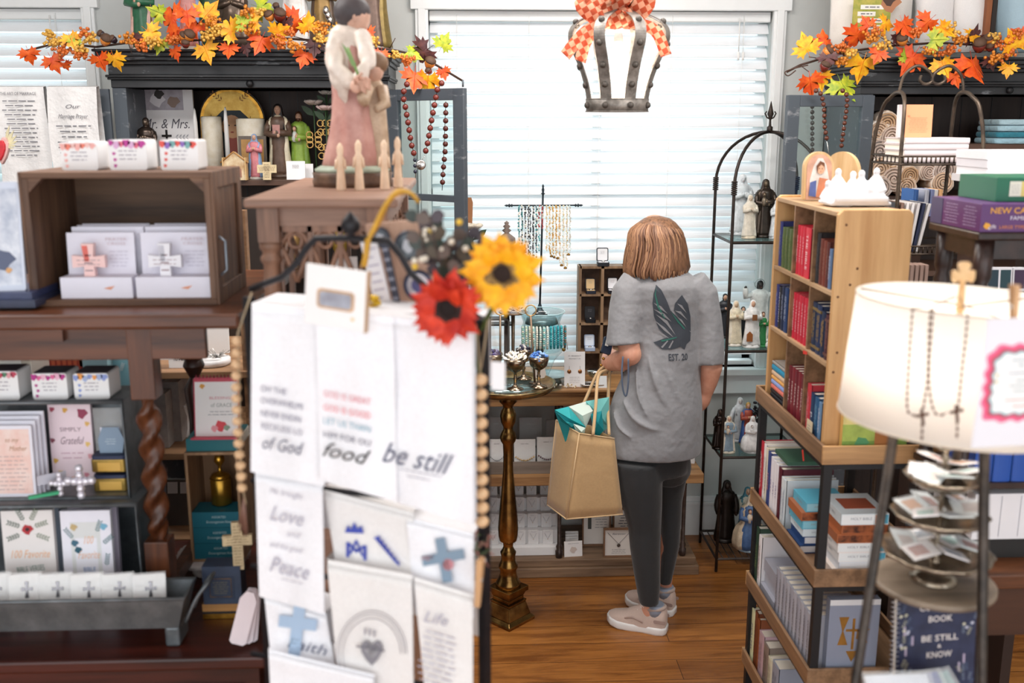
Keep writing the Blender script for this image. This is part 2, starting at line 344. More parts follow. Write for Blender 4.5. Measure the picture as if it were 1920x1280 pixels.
# ---- religious figurines: one builder, many dresses
def figure(label, px, y0, y1, Y, robe='#e8e2d8', cloak=None, face_='#dcae92', hair='#5a3a22', veil=None, arms='pray', base='#d8d2c8', rz=0, wide=1., crown=None, halo=None, child=None, staff=None, beard=False, hood=False, group=None, name='saint_figurine', mate='plain', rough=.4, metal=0, sit=False, zb=None, hold=None, open_=False):
    p = at(px,y1,Y); h = at(px,y0,Y).z-p.z
    if zb is not None: p.z = zb
    r = T(name, label, 'figurine', p, rz, group); S = Matrix.Scale(h, 4)
    K = lambda c: mat(c, mate if mate != 'plain' else 'mottle', rough, metal, None, 1.5, .1)
    sd = random.Random(int(px*13+y0)); ph = sd.random()*6
    bz = .05 if base else 0
    if base: MB(S).lathe([(.17*wide,0),(.175*wide,.02),(.15*wide,bz+.01)], K(base), 14, sy=.85).build('base', r, True)
    folds = lambda a, z, t: 1+.09*(1-t)*math.sin(a*7+ph+z*3)+.05*(1-t)*math.sin(a*13+ph*2)
    pr = [(.155,bz),(.15,.1),(.135,.22),(.12,.38),(.115,.5),(.105,.6),(.118,.7),(.122,.76),(.1,.81),(.045,.84)]
    if sit: pr = [(.2,bz),(.21,.14),(.2,.3),(.17,.42),(.12,.5),(.12,.62),(.13,.72),(.105,.79),(.045,.83)]
    b = MB(S).lathe([(q*wide,z) for q,z in pr], K(robe), 26, fold=folds, sy=.78)
    sh = .115*wide
    for s_ in (-1, 1):
        if arms == 'pray': pts = [(s_*sh,.0,.76),(s_*sh*1.25,-.05,.62),(s_*.02,-.14,.68)]
        elif arms == 'out': pts = [(s_*sh,0,.76),(s_*sh*1.7,-.05,.6),(s_*sh*2.1,-.1,.5)]
        elif arms == 'up': pts = [(s_*sh,0,.76),(s_*sh*1.9,-.03,.72),(s_*sh*2.0,-.05,.88)]
        elif arms == 'cradle': pts = [(s_*sh,0,.76),(s_*sh*1.35,-.06,.6),(-s_*.02,-.16,.6+.02*s_)]
        else: pts = [(s_*sh,0,.76),(s_*sh*1.35,-.03,.6),(s_*sh*1.2,-.1,.48)]
        a_, m_, c_ = [Vector(v) for v in pts]
        q = [a_, (a_+m_)/2+Vector((s_*.008,0,0)), m_, (m_+c_)/2, c_]
        b.tube(q, [.045,.046,.047,.05,.04], K(robe if not cloak else robe), 9)
        b.ball(tuple(c_), .026, K(face_), 8, 6, (1,1,1.35))
    b.build('robe', r, True)
    if cloak:
        cf = lambda a, z, t: (1.13+.05*math.sin(a*6+ph)) if abs(((a+PI/2+PI) % (2*PI))-PI) > (.75+.35*t) else .8
        MB(S).lathe([(q*wide*1.03,z) for q,z in pr[:-1]]+[(.05,.85)], K(cloak), 36, fold=cf, sy=.82).build('cloak', r, True)
    hd = MB(S); hd.lathe([(.034,.8),(.03,.87)], K(face_), 10); hd.ball((0,-.008,.915), .052, K(face_), 14, 10, (.9,1,1.2)); hd.ball((0,-.062,.91), .011, K(face_), 6, 5, (.8,1,1.3))
    ey = mat('#2a1c16')
    if mate == 'plain' and not metal and h > .1:
        for s_ in (-1,1): hd.ball((s_*.018,-.055,.925), .005, ey, 6, 4)
        hd.ball((0,-.057,.888), .009, K('#b86a5c'), 6, 4, (1.3,.5,.4))
    if beard: hd.lathe([(.01,.84),(.034,.87),(.036,.895)], K(hair), 10, (0,-.03,0))
    hd.build('head', r, True)
    if veil or hood:
        v = MB(S); c = K(veil or cloak or robe)
        vf = lambda a, z, t: 1 if abs(((a+PI/2+PI) % (2*PI))-PI) > (.85 if t > .3 else .6) else .52
        v.lathe([(.12*wide,.62),(.118*wide,.74),(.085,.84),(.066,.9),(.064,.94),(.05,.98),(.02,1.0)], c, 30, fold=vf, c=(0,.012,0), sy=.95); v.build('veil', r, True)
    else:
        v = MB(S); v.ball((0,.012,.935), .056, K(hair), 14, 9, (1,1,1.15)); v.lathe([(.05,.83),(.056,.9),(.05,.94)], K(hair), 12, (0,.026,0), sy=.7); v.build('hair', r, True)
    if crown: MB(S).lathe([(.04,.985),(.05,1.03),(.02,1.035),(.012,1.06)], mat(crown,'mottle',.3,.9), 10, fold=lambda a,z,t: 1+.15*math.sin(a*6)*t).build('crown', r, True)
    if halo:
        q = MB(S); q.tube([(.085*math.cos(t),.04,.93+.085*math.sin(t)) for t in [2*PI*i/20 for i in range(20)]], .007, mat(halo,'mottle',.3,.9), 6, True); q.build('halo', r, True)
    if child:
        q = MB(S); q.lathe([(.03,.54),(.05,.58),(.045,.66),(.02,.7)], K(child), 12, (-.05,-.13,0), fold=folds); q.ball((-.05,-.13,.735), .034, K(face_), 10, 8, (.9,1,1.15)); q.ball((-.05,-.118,.748), .034, K(hair), 10, 8)
        q.tube([(-.04,-.14,.67),(.01,-.17,.64)], .014, K(face_), 6); q.build('child', r, True)
    if staff: MB(S).tube([(.13*wide,-.09,.04),(.15*wide,-.1,.55),(.14*wide,-.1,1.05)], .009, K(staff), 6).build('staff', r, True)
    if hold: MB(S).b(-.05,.05,-.18,-.16,.6,.72,K(hold)).build('plaque', r, True)
    return r
# ---- books
def book(label, loc, th, hh, dd, cover, rot=(0,0,0), title=None, tcol='#e9d9a0', group=None, band=None, pages='#efe8da', name='book', soft=False, front=None):
    r = T(name, label, 'book', loc, group=group, rot=rot)
    c = mat(cover, 'plain', .45); b = MB(); k = .0022 if not soft else .001
    for s_ in (-1,1): b.b(s_*th/2-(k if s_ > 0 else 0), s_*th/2+(0 if s_ > 0 else k), 0, dd, 0, hh, c)
    n = 6; ps = [(-th/2,0)]+[(-th/2*math.cos(PI*i/n), -.0035*math.sin(PI*i/n)*(0 if soft else 1)) for i in range(1,n)]+[(th/2,0),(th/2,k),(-th/2,k)]
    b.prism(ps, hh, c)
    tm = mat(tcol or '#888888', rough=.5)
    if title: b.text(title, th*.5, tm, TR(0,-.0044 if not soft else -.0008,hh*.52) @ FRONT @ RZ(-PI/2), 0, 0, min(hh*.7, th*.42*len(title)))
    elif tcol: b.scrawl(-hh*.33, hh*.3, -th*.3, th*.3, 2 if th > .018 else 1, tm, TR(0,-.0044 if not soft else -.0008,hh*.52) @ FRONT @ RZ(-PI/2), .45)
    if band:
        for z in (.12,.88): b.b(-th/2,th/2,-.0045,.0,hh*z-.004,hh*z+.003,mat(band,'mottle',.35,.6))
    if front: front(b, dd, hh)
    b.build('cover', r, True)
    MB().b(-th/2+k,th/2-k,k,dd-.003,.003,hh-.003,mat(pages,rough=.85)).build('pages', r, True)
    return r
# ---- autumn leaves
LEAF = [(0,-.18),(.03,0),(.22,-.12),(.34,-.3),(.4,-.1),(.62,-.12),(.5,.05),(.88,.18),(.6,.28),(.7,.48),(.44,.42),(.36,.36),(.44,.62),(.32,.74),(.2,.7),(.0,1.12)]
LEAF = LEAF+[(-x,y) for x,y in LEAF[-2:0:-1]]
LEAFM = {'O': ('#ee6a1c','#d8420f'), 'Y': ('#f8c31d','#ee8d12'), 'G': ('#c6c52e','#7d9a2c'), 'B': ('#6b3f3c','#43262a'), 'R': ('#d8401a','#a82412')}
def leafmesh(kind, size, M, thick=.0008):
    a, z = LEAFM[kind]; m = mat(a, 'mottle', .5, 0, z, 1.6, .3); rr = random.Random(str(M))
    mb = MB(M); c1, c2 = rr.uniform(-.5,.5), rr.uniform(-.4,.5)
    f = lambda x, y: (x*size, y*size, (c1*x*x+c2*y*y*.6-abs(x)*.18)*size)
    ctr = [(0,.02),(0,.25),(0,.5)]
    vs = [f(x,y) for x,y in LEAF]+[f(.0,.22)]; n = len(LEAF)
    inner = [f(x*.5,y*.5+.11) for x,y in LEAF]
    vs = [f(x,y) for x,y in LEAF]+inner+[(0,.22*size,.03*size)]
    fs = [(i,(i+1)%n,n+(i+1)%n,n+i) for i in range(n)]+[(n+i,n+(i+1)%n,2*n) for i in range(n)]
    mb.add(vs, fs, m, True)
    v = mat(z, rough=.6); mb.tube([(0,-.35*size,0),(0,0,.004*size),(0,1.0*size*.9,f(0,.9)[2]+.001)], .012*size, v, 4)
    return mb
def face_cam(p, roll, tiltx=0, tilty=0):      # loosely turned towards the room
    return TR(*p) @ RZ(tilty) @ RX(-tiltx) @ FRONT @ RZ(roll)
def garland(name, label, group, stem, leaves, berries, acorns, Y, lift=0):
    p0 = at(stem[0][0], stem[0][1], Y); r = T(name, label, 'garland', p0, group=group); rr = random.Random(len(leaves)*7)
    st = MB(); st.tube([at(a,b,Y+.02) for a,b in stem], .004, mat('#4a2f22','mottle'), 6)
    for a,b in stem[1:-1]:
        for q in range(2): st.tube([at(a,b,Y+.02), at(a+rr.uniform(-40,40),b+rr.uniform(-22,22),Y-.01)], .0015, mat('#4a2f22','mottle'), 5)
    st.build('stem', r)
    for px, py, s, k in leaves:
        an = rr.uniform(0, 2*PI) if s > 0 else PI+rr.uniform(-.4,.4); s = abs(s)
        p = at(px,py,Y+rr.uniform(-.07,-.02)); leafmesh(k, s*.78*sc(px,py,Y), face_cam(p, an, rr.uniform(-.5,.5), rr.uniform(-.5,.5))).build('leaf', r)
    bm_ = [mat('#e08a2c','mottle',.35), mat('#e9b34f','mottle',.35), mat('#d8702c','mottle',.35)]
    for px, py, s in berries:
        u = sc(px,py,Y); b = MB(); m = rr.choice(bm_)
        for i in range(32):
            o = Vector((rr.gauss(0,.4)*s*u, rr.uniform(-.015,.015), rr.gauss(0,.28)*s*u)); b.ball(at(px,py,Y-.06)+o, 3.1*u, m, 7, 5)
        b.build('berry_cluster', r)
    for px, py, s, c in acorns:
        u = sc(px,py,Y); p = at(px,py,Y-.05); a = MB(TR(*p) @ RY(rr.uniform(-1,1)) @ RX(.6))
        col = {'o': '#e0893a', 'd': '#7a2d24', 'k': '#33222a'}[c]
        a.lathe([(.001,-s*u*.6),(s*u*.3,-s*u*.5),(s*u*.5,-.1*s*u),(s*u*.48,s*u*.25)], mat(col,'mottle',.2), 12); a.lathe([(s*u*.52,s*u*.2),(s*u*.54,s*u*.32),(s*u*.35,s*u*.52),(.002,s*u*.6)], mat('#5c4130','mottle',.7), 12)
        a.build('acorn', r)
    return r
def beads(mb, pts, r, m, step=None, alt=None, n=10, k=7):
    P = [Vector(p) for p in pts]; step = step or 2*r*1.02; d = 0; i = 0; c = 0
    for a, b in zip(P, P[1:]):
        L = (b-a).length
        while d <= L:
            mb.ball(tuple(a+(b-a)*(d/L)), r, (alt if alt and c % 2 else m), n, k); d += step; c += 1
        d -= L
    return c
def beadparts(root, pts, r, m, step, name='bead', squash=1, n=12, k=8):
    P = [Vector(p) for p in pts]; d = 0; c = 0; base = wl(root)
    b = MB(); b.ball((0,0,0), r, m, n, k, (1,1,squash)); o = None
    for a, q in zip(P, P[1:]):
        L = (q-a).length
        while d <= L:
            if o is None: o = b.build(name, root, True)
            else: o = o.copy(); COL.objects.link(o)
            o.location = a+(q-a)*(d/L)-base; d += step; c += 1
        d -= L
    return c
def curve3(pts, n=8):                                   # smooth path through points
    P = [Vector(p) for p in pts]; out = []
    for i in range(len(P)-1):
        a, b, c, d = P[max(i-1,0)], P[i], P[i+1], P[min(i+2,len(P)-1)]
        for j in range(n):
            t = j/n; out.append(.5*((2*b)+(c-a)*t+(2*a-5*b+4*c-d)*t*t+(3*b-a-3*c+d)*t**3))
    return out+[P[-1]]
# ============================================================ left hutch by the back wall
HP = mat('#4c535b', 'worn', .5, 0, '#8d9094', 1.2, .15, v=(.3,1,1)); HPD = mat('#2b2c2f', 'worn', .5, 0, '#6d7074', 1.5, .15, v=(.25,1,1), lo=.62, hi=.66); HIN = mat('#3a2a24', 'woodz', .6, 0, '#2a1d19')
HY = 3.86; HB = 4.24
hx0, hx1 = at(213,200,HY).x, at(728,200,HY).x
hz = lambda y, x=460: at(x,y,HY).z
def hutch(label, x0, x1, ztop, dz, group, shelves, name='display_hutch'):
    r = T(name, label, 'hutch', ((x0+x1)/2, (HY+HB)/2, 0), group=group)
    z = lambda y: hz(y)+dz
    b = MB(); zo = z(165)
    b.b(x0,x0+.05,HY,HB,.0,zo,HP); b.b(x1-.05,x1,HY,HB,0,zo,HP); b.b(x0,x1,HB-.02,HB,0,zo,HIN)
    b.b(x0+.05,x1-.05,HY+.01,HB-.02,0,.1,HP); b.b(x0,x1,HY,HB,zo,z(120),HPD)
    b.build('carcass', r, bevel=.002)
    g = MB()
    for i in range(9):
        x = x0+.06+(x1-x0-.12)*i/8; g.b(x-.0015,x+.0015,HB-.0225,HB-.02,.1,zo,BLACK)
    g.build('back_grooves', r)
    c = MB()
    for y0, y1, d in ((165,150,.004),(150,146,.02),(146,141,.028),(141,122,.012),(122,115,.03),(115,108,.05),(108,100,.066),(100,95,.08)):
        c.b(x0-d*.45,x1+d*.45,HY-d,HB,z(y0),z(y1),HPD)
    c.build('crown_moulding', r, bevel=.003)
    for i, zz in enumerate(shelves): MB().b(x0+.05,x1-.05,HY+.03,HB-.02,zz-.022,zz,mat('#5b4032','woodx',.5)).build('shelf', r, bevel=.002)
    k = MB(); k.lathe([(.004,0),(.012,.008),(.014,.014),(.006,.02)], BLACK, 10, M=TR((x0+x1)/2,HY,z(157)) @ RX(PI/2)); k.build('latch', r)
    return r
SH1 = hz(338)
hutch('charcoal painted hutch left of the window with saints and a golden icon inside', hx0, hx1, 0, 0, 'charcoal hutches', [SH1, SH1-.36, SH1-.72, .9-.3])
def hutch_door(label, hinge, x1p, ang_end, z0, z1, hang_left, rail=None):
    hx, hy = hinge; r = T('hutch_door', label, 'cabinet door', (hx, hy, z0), math.atan2(ang_end[1]-hy, ang_end[0]-hx)); L = math.hypot(ang_end[0]-hx, ang_end[1]-hy); h = z1-z0
    f = MB(); s = .048
    f.b(0,s,-.011,.011,0,h,HP); f.b(L-s,L,-.011,.011,0,h,HP); f.b(s,L-s,-.011,.011,h-s*.85,h,HP); f.b(s,L-s,-.011,.011,0,s*1.3,HP)
    if rail: f.b(s,L-s,-.009,.009,rail-z0-.012,rail-z0+.012,HP)
    f.build('frame', r, True, .002)
    MB().b(s-.005,L-s+.005,-.002,.002,s,h-s*.8,CLEAR).build('glass_pane', r, True)
    return r
hutch_door('open hutch door at the left edge with printed towels hung over it', (hx0-.004, HY-.02), 0, (at(-80,200,3.8).x, 3.8), .95, at(100,166,3.8).z, True)
DR = at(872,165,3.62)
hutch_door('open glazed hutch door left of the window with a loop of big beads over it', (hx1+.006, HY-.02), 0, (DR.x, DR.y), .95, DR.z, True, rail=at(820,372,3.68).z)
# towels over the left door
TOW = mat('#eceae9', 'cloth', .9, bump=.3)
def hung_towel(label, x0, y0, x1, y1, Y, rows, title, sub_=None, group='printed towels on the left hutch door', seed=0):
    M, w, h = face(x0,y0,x1,y1,Y); m = MB(M); n = 14; k = 8
    f = lambda u, v: (-w/2+w*u+.004*math.sin(v*5+seed), h*v, .006+.004*math.sin(u*9+seed+v*2))
    vs = [f(i/n,j/k) for j in range(k+1) for i in range(n+1)]
    m.add(vs, [(j*(n+1)+i,j*(n+1)+i+1,(j+1)*(n+1)+i+1,(j+1)*(n+1)+i) for j in range(k) for i in range(n)], TOW, True)
    vb = [(x,y,-.05) for x,y,_ in vs]
    vs2 = [f(i/n,1) for i in range(n+1)]+[(f(i/n,1)[0], h+.004, -.022) for i in range(n+1)]+[(f(i/n,1)[0], h*.35, -.04) for i in range(n+1)]
    m.add(vs2, [(j*(n+1)+i,j*(n+1)+i+1,(j+1)*(n+1)+i+1,(j+1)*(n+1)+i) for j in range(2) for i in range(n)], TOW, True)
    Z = TR(0,0,.0135)
    if title: m.text(title, h*.045, GREYINK, TR(0,h*.93,.0135), 0, 0, w*.7)
    if sub_:
        m.text(sub_[0], h*.06, GREYINK, TR(0,h*.8,.0135), .35, 0, w*.3); m.text(sub_[1], h*.065, GREYINK, TR(0,h*.7,.0135), .35, 0, w*.6)
    m.scrawl(-w*.36,w*.36,h*(.28 if not sub_ else .3),h*(.88 if not sub_ else .63),rows,GREYINK,Z,.3)
    return m.solo('printed_towel', label, 'towel', group)
hung_towel('white printed towel of long text lines at the far left door', 6,163,102,345,3.76,13,'THE ART OF MARRIAGE')
hung_towel('white printed towel with a scripted heading beside the hutch opening', 104,163,197,345,3.75,6,None,('Our','Marriage Prayer'),seed=2)
# winged red heart at the left edge
p = at(5,280,3.5); r = T('winged_heart', 'red milagro heart with pale feathered wings at the left edge', 'ornament', at(5,330,3.5))
u = sc(5,280,3.5); hm = MB(TR(*p) @ FRONT)
HEART = [(0,-1),(.5,-.55),(.88,0),(.95,.42),(.7,.78),(.35,.82),(0,.5),(-.35,.82),(-.7,.78),(-.95,.42),(-.88,0),(-.5,-.55)]
hm.prism([(x*17*u,y*28*u) for x,y in HEART], .02, mat('#e9b9b4','mottle',.3)); hm.prism([(x*12*u,y*21*u) for x,y in HEART], .012, mat('#d2303a','mottle',.25), None, .016); hm.build('heart', r, bevel=.003)
for s_ in (-1,1):
    wm = MB(TR(*p) @ FRONT)
    for i in range(6):
        a = R(72-i*17); l = (40-4*i)*u
        wm.prism([(s_*6*u,6*u),(s_*(6*u+l*.6*math.cos(a))-.004,6*u+l*.6*math.sin(a)+.004),(s_*(6*u+l*math.cos(a)),6*u+l*math.sin(a)),(s_*(6*u+l*.6*math.cos(a))+.004,6*u+l*.6*math.sin(a)-.004)], .004, mat('#e6dcb4','mottle',.4), None, .004+i*.002)
    wm.build('wing', r)
# ------------------------------------------------------------ inside the left hutch
def mrmrs(mb, w, h):
    g = mat('#8f8a93'); mb.b(-w*.33,w*.33,h*.76,h*.985,0,.0008,mat('#b4acb4','mottle'))
    M = Z1; blob(mb,-w*.12,h*.87,w*.12,mat('#d9d3d6'),z=.001); blob(mb,-w*.08,h*.93,w*.08,mat('#2e2420'),z=.0015); blob(mb,w*.16,h*.85,w*.1,mat('#8a7264'),z=.0015)
    mb.text('Mr. & Mrs.', h*.15, mat('#55525a'), TR(0,h*.61,E_), .3, 0, w*.82)
    mb.prism([(x,y+h*.38) for x,y in crossshape(w*.17,h*.17,w*.035)], .004, mat('#3a3634','mottle',.3,.6))
    for s_ in (-1,1): sprig(mb, s_*w*.1, h*.47, w*.24, 0 if s_ > 0 else PI, mat('#9a9aa0'), 4)
panel('wedding_sign', 'white Mr and Mrs wedding board with a couple photo, dark cross below', 'sign', 266,164,372,338,4.08,mat('#e9e6e6'),.012,0,0,mrmrs)
figure('dark bronze robed figurine in front of the wedding board', 281,219,335,3.96,'#5a4d45','#4a3e38','#7a6a5c','#4a3e38',arms='pray',metal=.75,rough=.3,mate='mottle',base='#3a302b',zb=SH1)
# arched icon
M_, w_, h_ = face(383,163,506,345,4.15,0,0,SH1); r = T('arched_icon', 'tall gold arched icon of a veiled woman behind two white tapers', 'icon', M_.translation)
def arch(w, h, n=16): return [(-w/2,0),(w/2,0)]+[(w/2*math.cos(PI*i/n), h-w/2+w/2*math.sin(PI*i/n)) for i in range(n+1)]
MB(M_).prism(arch(w_,h_),.02,mat('#3c3028','mottle')).prism(arch(w_*.97,h_*.985),.004,GOLD,None,.02).build('frame', r, bevel=.002)
ic = MB(M_); ic.prism(arch(w_*.86,h_*.95),.004,mat('#c7a24f','mottle',.35,.5,'#a9812f'),None,.021)
ic.prism([(x*w_*.33,h_*.1+y*h_*.64) for x,y in ((-1,0),(1,0),(1,.5),(.82,.85),(.4,1),(-.4,1),(-.82,.85),(-1,.5))],.002,mat('#1d2c33'),None,.025)
ic.prism([(w_*.15*math.cos(t),h_*.56+h_*.13*math.sin(t)) for t in [2*PI*i/16 for i in range(16)]],.002,mat('#b98a62'),None,.027)
for s_ in (-1,1): ic.ball((s_*w_*.05,h_*.575,.03),w_*.018,mat('#20150f'),8,4,(1,.6,.2)); sprig(ic,s_*w_*.1,h_*.83,w_*.2,PI/2-s_*.9,mat('#a06a2a'),4,.026)
ic.ball((0,h_*.5,.03),w_*.022,mat('#8e3d30'),8,4,(1.2,.5,.2)); ic.prism([(x*w_*.11,h_*.15+y*h_*.34) for x,y in ((-1,0),(1,0),(.7,1),(-.7,1))],.001,mat('#8a3a2a'),None,.027); ic.build('painted_panel', r)
for px, ya, lab in ((373,203,'left white taper candle in front of the arched icon'),(430,200,'right white taper candle in front of the arched icon')):
    p = at(px,335,4.02); p.z = SH1; r = T('taper_candle', lab, 'candle', p, group='white taper candles'); hh = at(px,ya,4.02).z-SH1; u = sc(px,250,4.02)
    MB().lathe([(4.6*u,.05),(4*u,hh*.8),(2.2*u,hh*.97),(.5*u,hh)], mat('#f1efec'), 12).build('candle', r, True); MB().lathe([(.02,0),(.022,.006),(.008,.02),(.008,.045),(.014,.055)], mat('#b9a27a','mottle',.3,.8), 14).build('candlestick', r, True)
for a, b_, c, lab in ((384,218,422,'ivory pillar box with relief left of the golden icon centre'),(449,222,502,'ivory pillar box with relief right of the golden icon centre')):
    r = T('pillar_candle', lab, 'candle', at((a+c)/2,335,4.08), group='ivory pillar candles'); r.location.z = SH1; p = at(a,b_,4.08); q = at(c,b_,4.08); R_ = (q.x-p.x)/2
    MB().lathe([(R_,0),(R_,p.z-SH1-.004),(R_*.9,p.z-SH1),(.004,p.z-SH1-.006)], mat('#ebe3d3','mottle',.5,0,'#dcd0b8'), 20).build('wax', r, True); MB().tube([(0,0,p.z-SH1-.01),(.001,0,p.z-SH1+.008)], .001, BLACK, 5).build('wick', r, True)
def smallicon(mb, w, h):
    mb.b(-w*.4,w*.4,h*.08,h*.92,0,.002,mat('#b98a4c','mottle')); blob(mb,0,h*.3,w*.22,mat('#2f3d58'),z=.003); blob(mb,0,h*.58,w*.1,mat('#d8a888'),z=.004); blob(mb,-w*.0,h*.66,w*.12,mat('#2f3d58'),z=.0035)
panel('framed_icon','small framed icon of a blue-robed mother under the golden arch','icon',450,255,502,338,4.0,mat('#6d6157','mottle'),.01,.06,0,smallicon,zbase=SH1)
figure('small pink and blue Mary figurine in front of the framed icon',481,262,347,3.93,'#d8848c','#8aa4c8',veil='#8aa4c8',zb=SH1)
# gothic chapel plaque
M_, w_, h_ = face(424,284,466,352,3.9,0,0,SH1); mb = MB(M_)
mb.prism([(-w_/2,0),(w_/2,0),(w_/2,h_*.62),(w_*.6,h_*.62),(0,h_),(-w_*.6,h_*.62),(-w_/2,h_*.62)],.03,mat('#e7d7b4','mottle',.6,0,'#b88b58'))
for s_ in (-1,1): mb.prism([(s_*w_*.18+x*w_*.13,h_*.1+y*h_*.4) for x,y in ((-1,0),(1,0),(1,.7),(0,1),(-1,.7))],.003,mat('#b07f6a'),None,.03); mb.b(s_*w_*.5-.002,s_*w_*.5+.002,0,h_*.8,.0,.034,mat('#d8b47c'))
mb.tube([(-w_*.6,h_*.62,.031),(0,h_,.031),(w_*.6,h_*.62,.031)],.003,mat('#c08a4a'),6); mb.solo('chapel_plaque','little gabled chapel plaque in cream and tan beside the crate','ornament')
# small inscribed cross
M_, w_, h_ = face(484,304,520,346,3.88,.1,0,SH1); mb = MB(M_); mb.prism(crossshape(w_,h_,w_*.42,.62),.008,mat('#e4cfa4','mottle')); mb.scrawl(-w_*.17,w_*.17,h_*.1,h_*.9,9,mat('#7a5d42'),TR(0,0,.0088),.3); mb.scrawl(-w_*.46,w_*.46,h_*.5,h_*.74,3,mat('#7a5d42'),TR(0,0,.0088),.3); mb.solo('inscribed_cross','small tan cross with lines of text on the hutch shelf','cross')
figure('nun figurine in brown habit and cream mantle holding roses',527,200,338,4.05,'#6a5142','#e8dcc0',veil='#2a211e',arms='cradle',hold='#c98f86',zb=SH1,base='#5a4436')
figure('green robed bearded saint figurine holding a child',565,215,338,4.08,'#9fbf4c','#8fb24a',hair='#5a3826',beard=True,child='#eef0e8',arms='cradle',zb=SH1,base='#9b8a68')
panel('small_card','white square card standing on the hutch shelf near the statue','card',538,302,573,345,3.9,CARD,.006,.08,0,lines(4,GREYINK,.3,.6,.8),zbase=SH1); panel('small_card','narrow pale card standing behind the square white card','card',571,307,588,345,3.95,CARD,.006,.08,0,None,zbase=SH1)
# gold filigree cross
c_ = at(611,262,3.98); r = T('filigree_cross','openwork gold cross standing among pale roses','cross',(c_.x,c_.y,SH1)); m = MB(TR(*c_) @ FRONT); u = sc(611,262,3.98)
for dx, dy in ((0,1),(1,0),(-1,0),(0,-1)):
    for k in (14,30): 
        for q in (-1,0,1): m.tube([((dx*k+dy*q*9)*u+6*u*math.cos(t),(dy*k+dx*q*9)*u+6*u*math.sin(t),0) for t in [2*PI*i/10 for i in range(10)]],.0026,mat('#dcb36c','mottle',.3,.7),6,True)
m.build('openwork', r); MB().lathe([(.012,0),(.006,.02),(.005,c_.z-SH1-.06)],mat('#dcb36c','mottle',.3,.7),10).build('foot', r, True)
def rose(name, label, px, py, Y, rad, col, group=None, zb=None):
    p = at(px,py,Y); r = T(name, label, 'flower', (p.x,p.y,zb if zb is not None else p.z-.1), group=group); m = MB(TR(*p)); rr = random.Random(px)
    mm = mat(col,'mottle',.6)
    for L_ in range(4):
        for i in range(5):
            a = i*2*PI/5+L_*.6+rr.random()*.3; q = rad*(.3+.2*L_); M = RZ(a) @ TR(q*.5,0,0) @ RY(.35+.22*L_)
            m.lathe([(.001,-q*.2),(q*.5,0),(q*.62,q*.5),(q*.5,q*.85)], mm, 8, M=M, sx=.35)
    m.build('bloom', r); MB().tube([p, Vector((p.x,p.y+.01,(zb if zb is not None else p.z-.1)))], .003, mat('#2f4a2a'), 6).build('stem', r)
    for s_ in (-1,1):
        l = MB(TR(p.x+s_*rad*.8,p.y+.02,p.z-rad*.8) @ FRONT @ RZ(s_*-.9)); l.prism([(0,-rad),(rad*.4,-.2*rad),(rad*.3,rad*.5),(0,rad),(-rad*.3,rad*.5),(-rad*.4,-.2*rad)],.001,mat('#2f4a2a','mottle')); l.build('leaf', r)
rose('silk_rose','pale silk rose drooping nearest the green saint',588,195,4.0,.032,'#d9c9c0',None,SH1); rose('silk_rose','pale pink silk rose beside the statue shoulder',610,205,3.97,.03,'#e3c6c0',None,SH1); rose('silk_rose','topmost pale silk rose under the hutch crown',612,176,4.02,.026,'#d8d2c8',None,SH1)
# lower hutch stock glimpsed through the pedestal
for i,(a,c,yy,col) in enumerate(((457,470,535,'#8f8a86'),(540,566,560,'#b9925a'),(585,612,560,'#8a8c90'),(628,655,560,'#c9a64c'))):
    p = at((a+c)/2,yy,4.0)
    MB(TR(p.x,p.y,SH1-.36)).lathe([(.02,0),(.024,.01),(.008,.04),(.03,.08),(.034,.13),(.012,.16)],mat(col,'mottle',.3,.6),14).solo('metal_cup',['grey lidded cup by the crate','brass lidded cup behind the pedestal lattice left','pewter lidded cup behind the pedestal lattice centre','gold lidded cup behind the pedestal lattice right'][i]+' on the dark shelf','cup','cups on the lower hutch shelf')
# ------------------------------------------------------------ on top of the left hutch
HT = hz(95)+.001
T_ = dict(zb=HT)
def topfig(label, px, ybase, ytop, **k): return figure(label, px, ytop, ybase, 4.0, zb=HT, **k)
topfig('saint figurine in pink and dark green robes on the hutch top left',268,60,-95,robe='#2f6a4a',cloak='#e0b5a8',arms='cradle',staff='#6a4a3a')
topfig('pink and blue robed figurine among the garland leaves',358,75,-110,robe='#d98e86',cloak='#8ba6cf',veil='#8ba6cf')
topfig('dark green robed figurine behind the garland',399,75,-100,robe='#2c5238',cloak='#24432e',veil='#24432e')
topfig('bronze seated group figurine behind the garland berries',440,78,-60,robe='#6a5a4e',cloak='#5a4b41',face_='#7a6858',hair='#5a4b41',sit=True,metal=.7,rough=.3,mate='mottle',wide=1.35)
topfig('white robed figurine behind the orange leaves',556,80,-100,robe='#efe9e4',cloak='#f4f1ee',veil='#f4f1ee')
topfig('gold and brown robed figurine left of the big statue head',608,78,-90,robe='#a5834e',cloak='#5b4636',hair='#4a3626',metal=.3)
topfig('tall bronze and gold robed figurine right of the big statue head',697,85,-130,robe='#6f5a50',cloak='#8a7440',hair='#4a3626',metal=.4,wide=1.05)
m = MB(); 
for i in range(3): m.ball(at(611+i*4,20+i*9,3.95),.012,SILVER,8,6,(1,1,1.5))
m.lathe([(.03,HT),(.02,HT+.02),(.008,at(612,45,3.95).z)],SILVER,10,(at(613,40,3.95).x,3.95,0)); m.solo('pewter_ornament','small pewter ornament beside the brown figurine on the hutch','ornament')
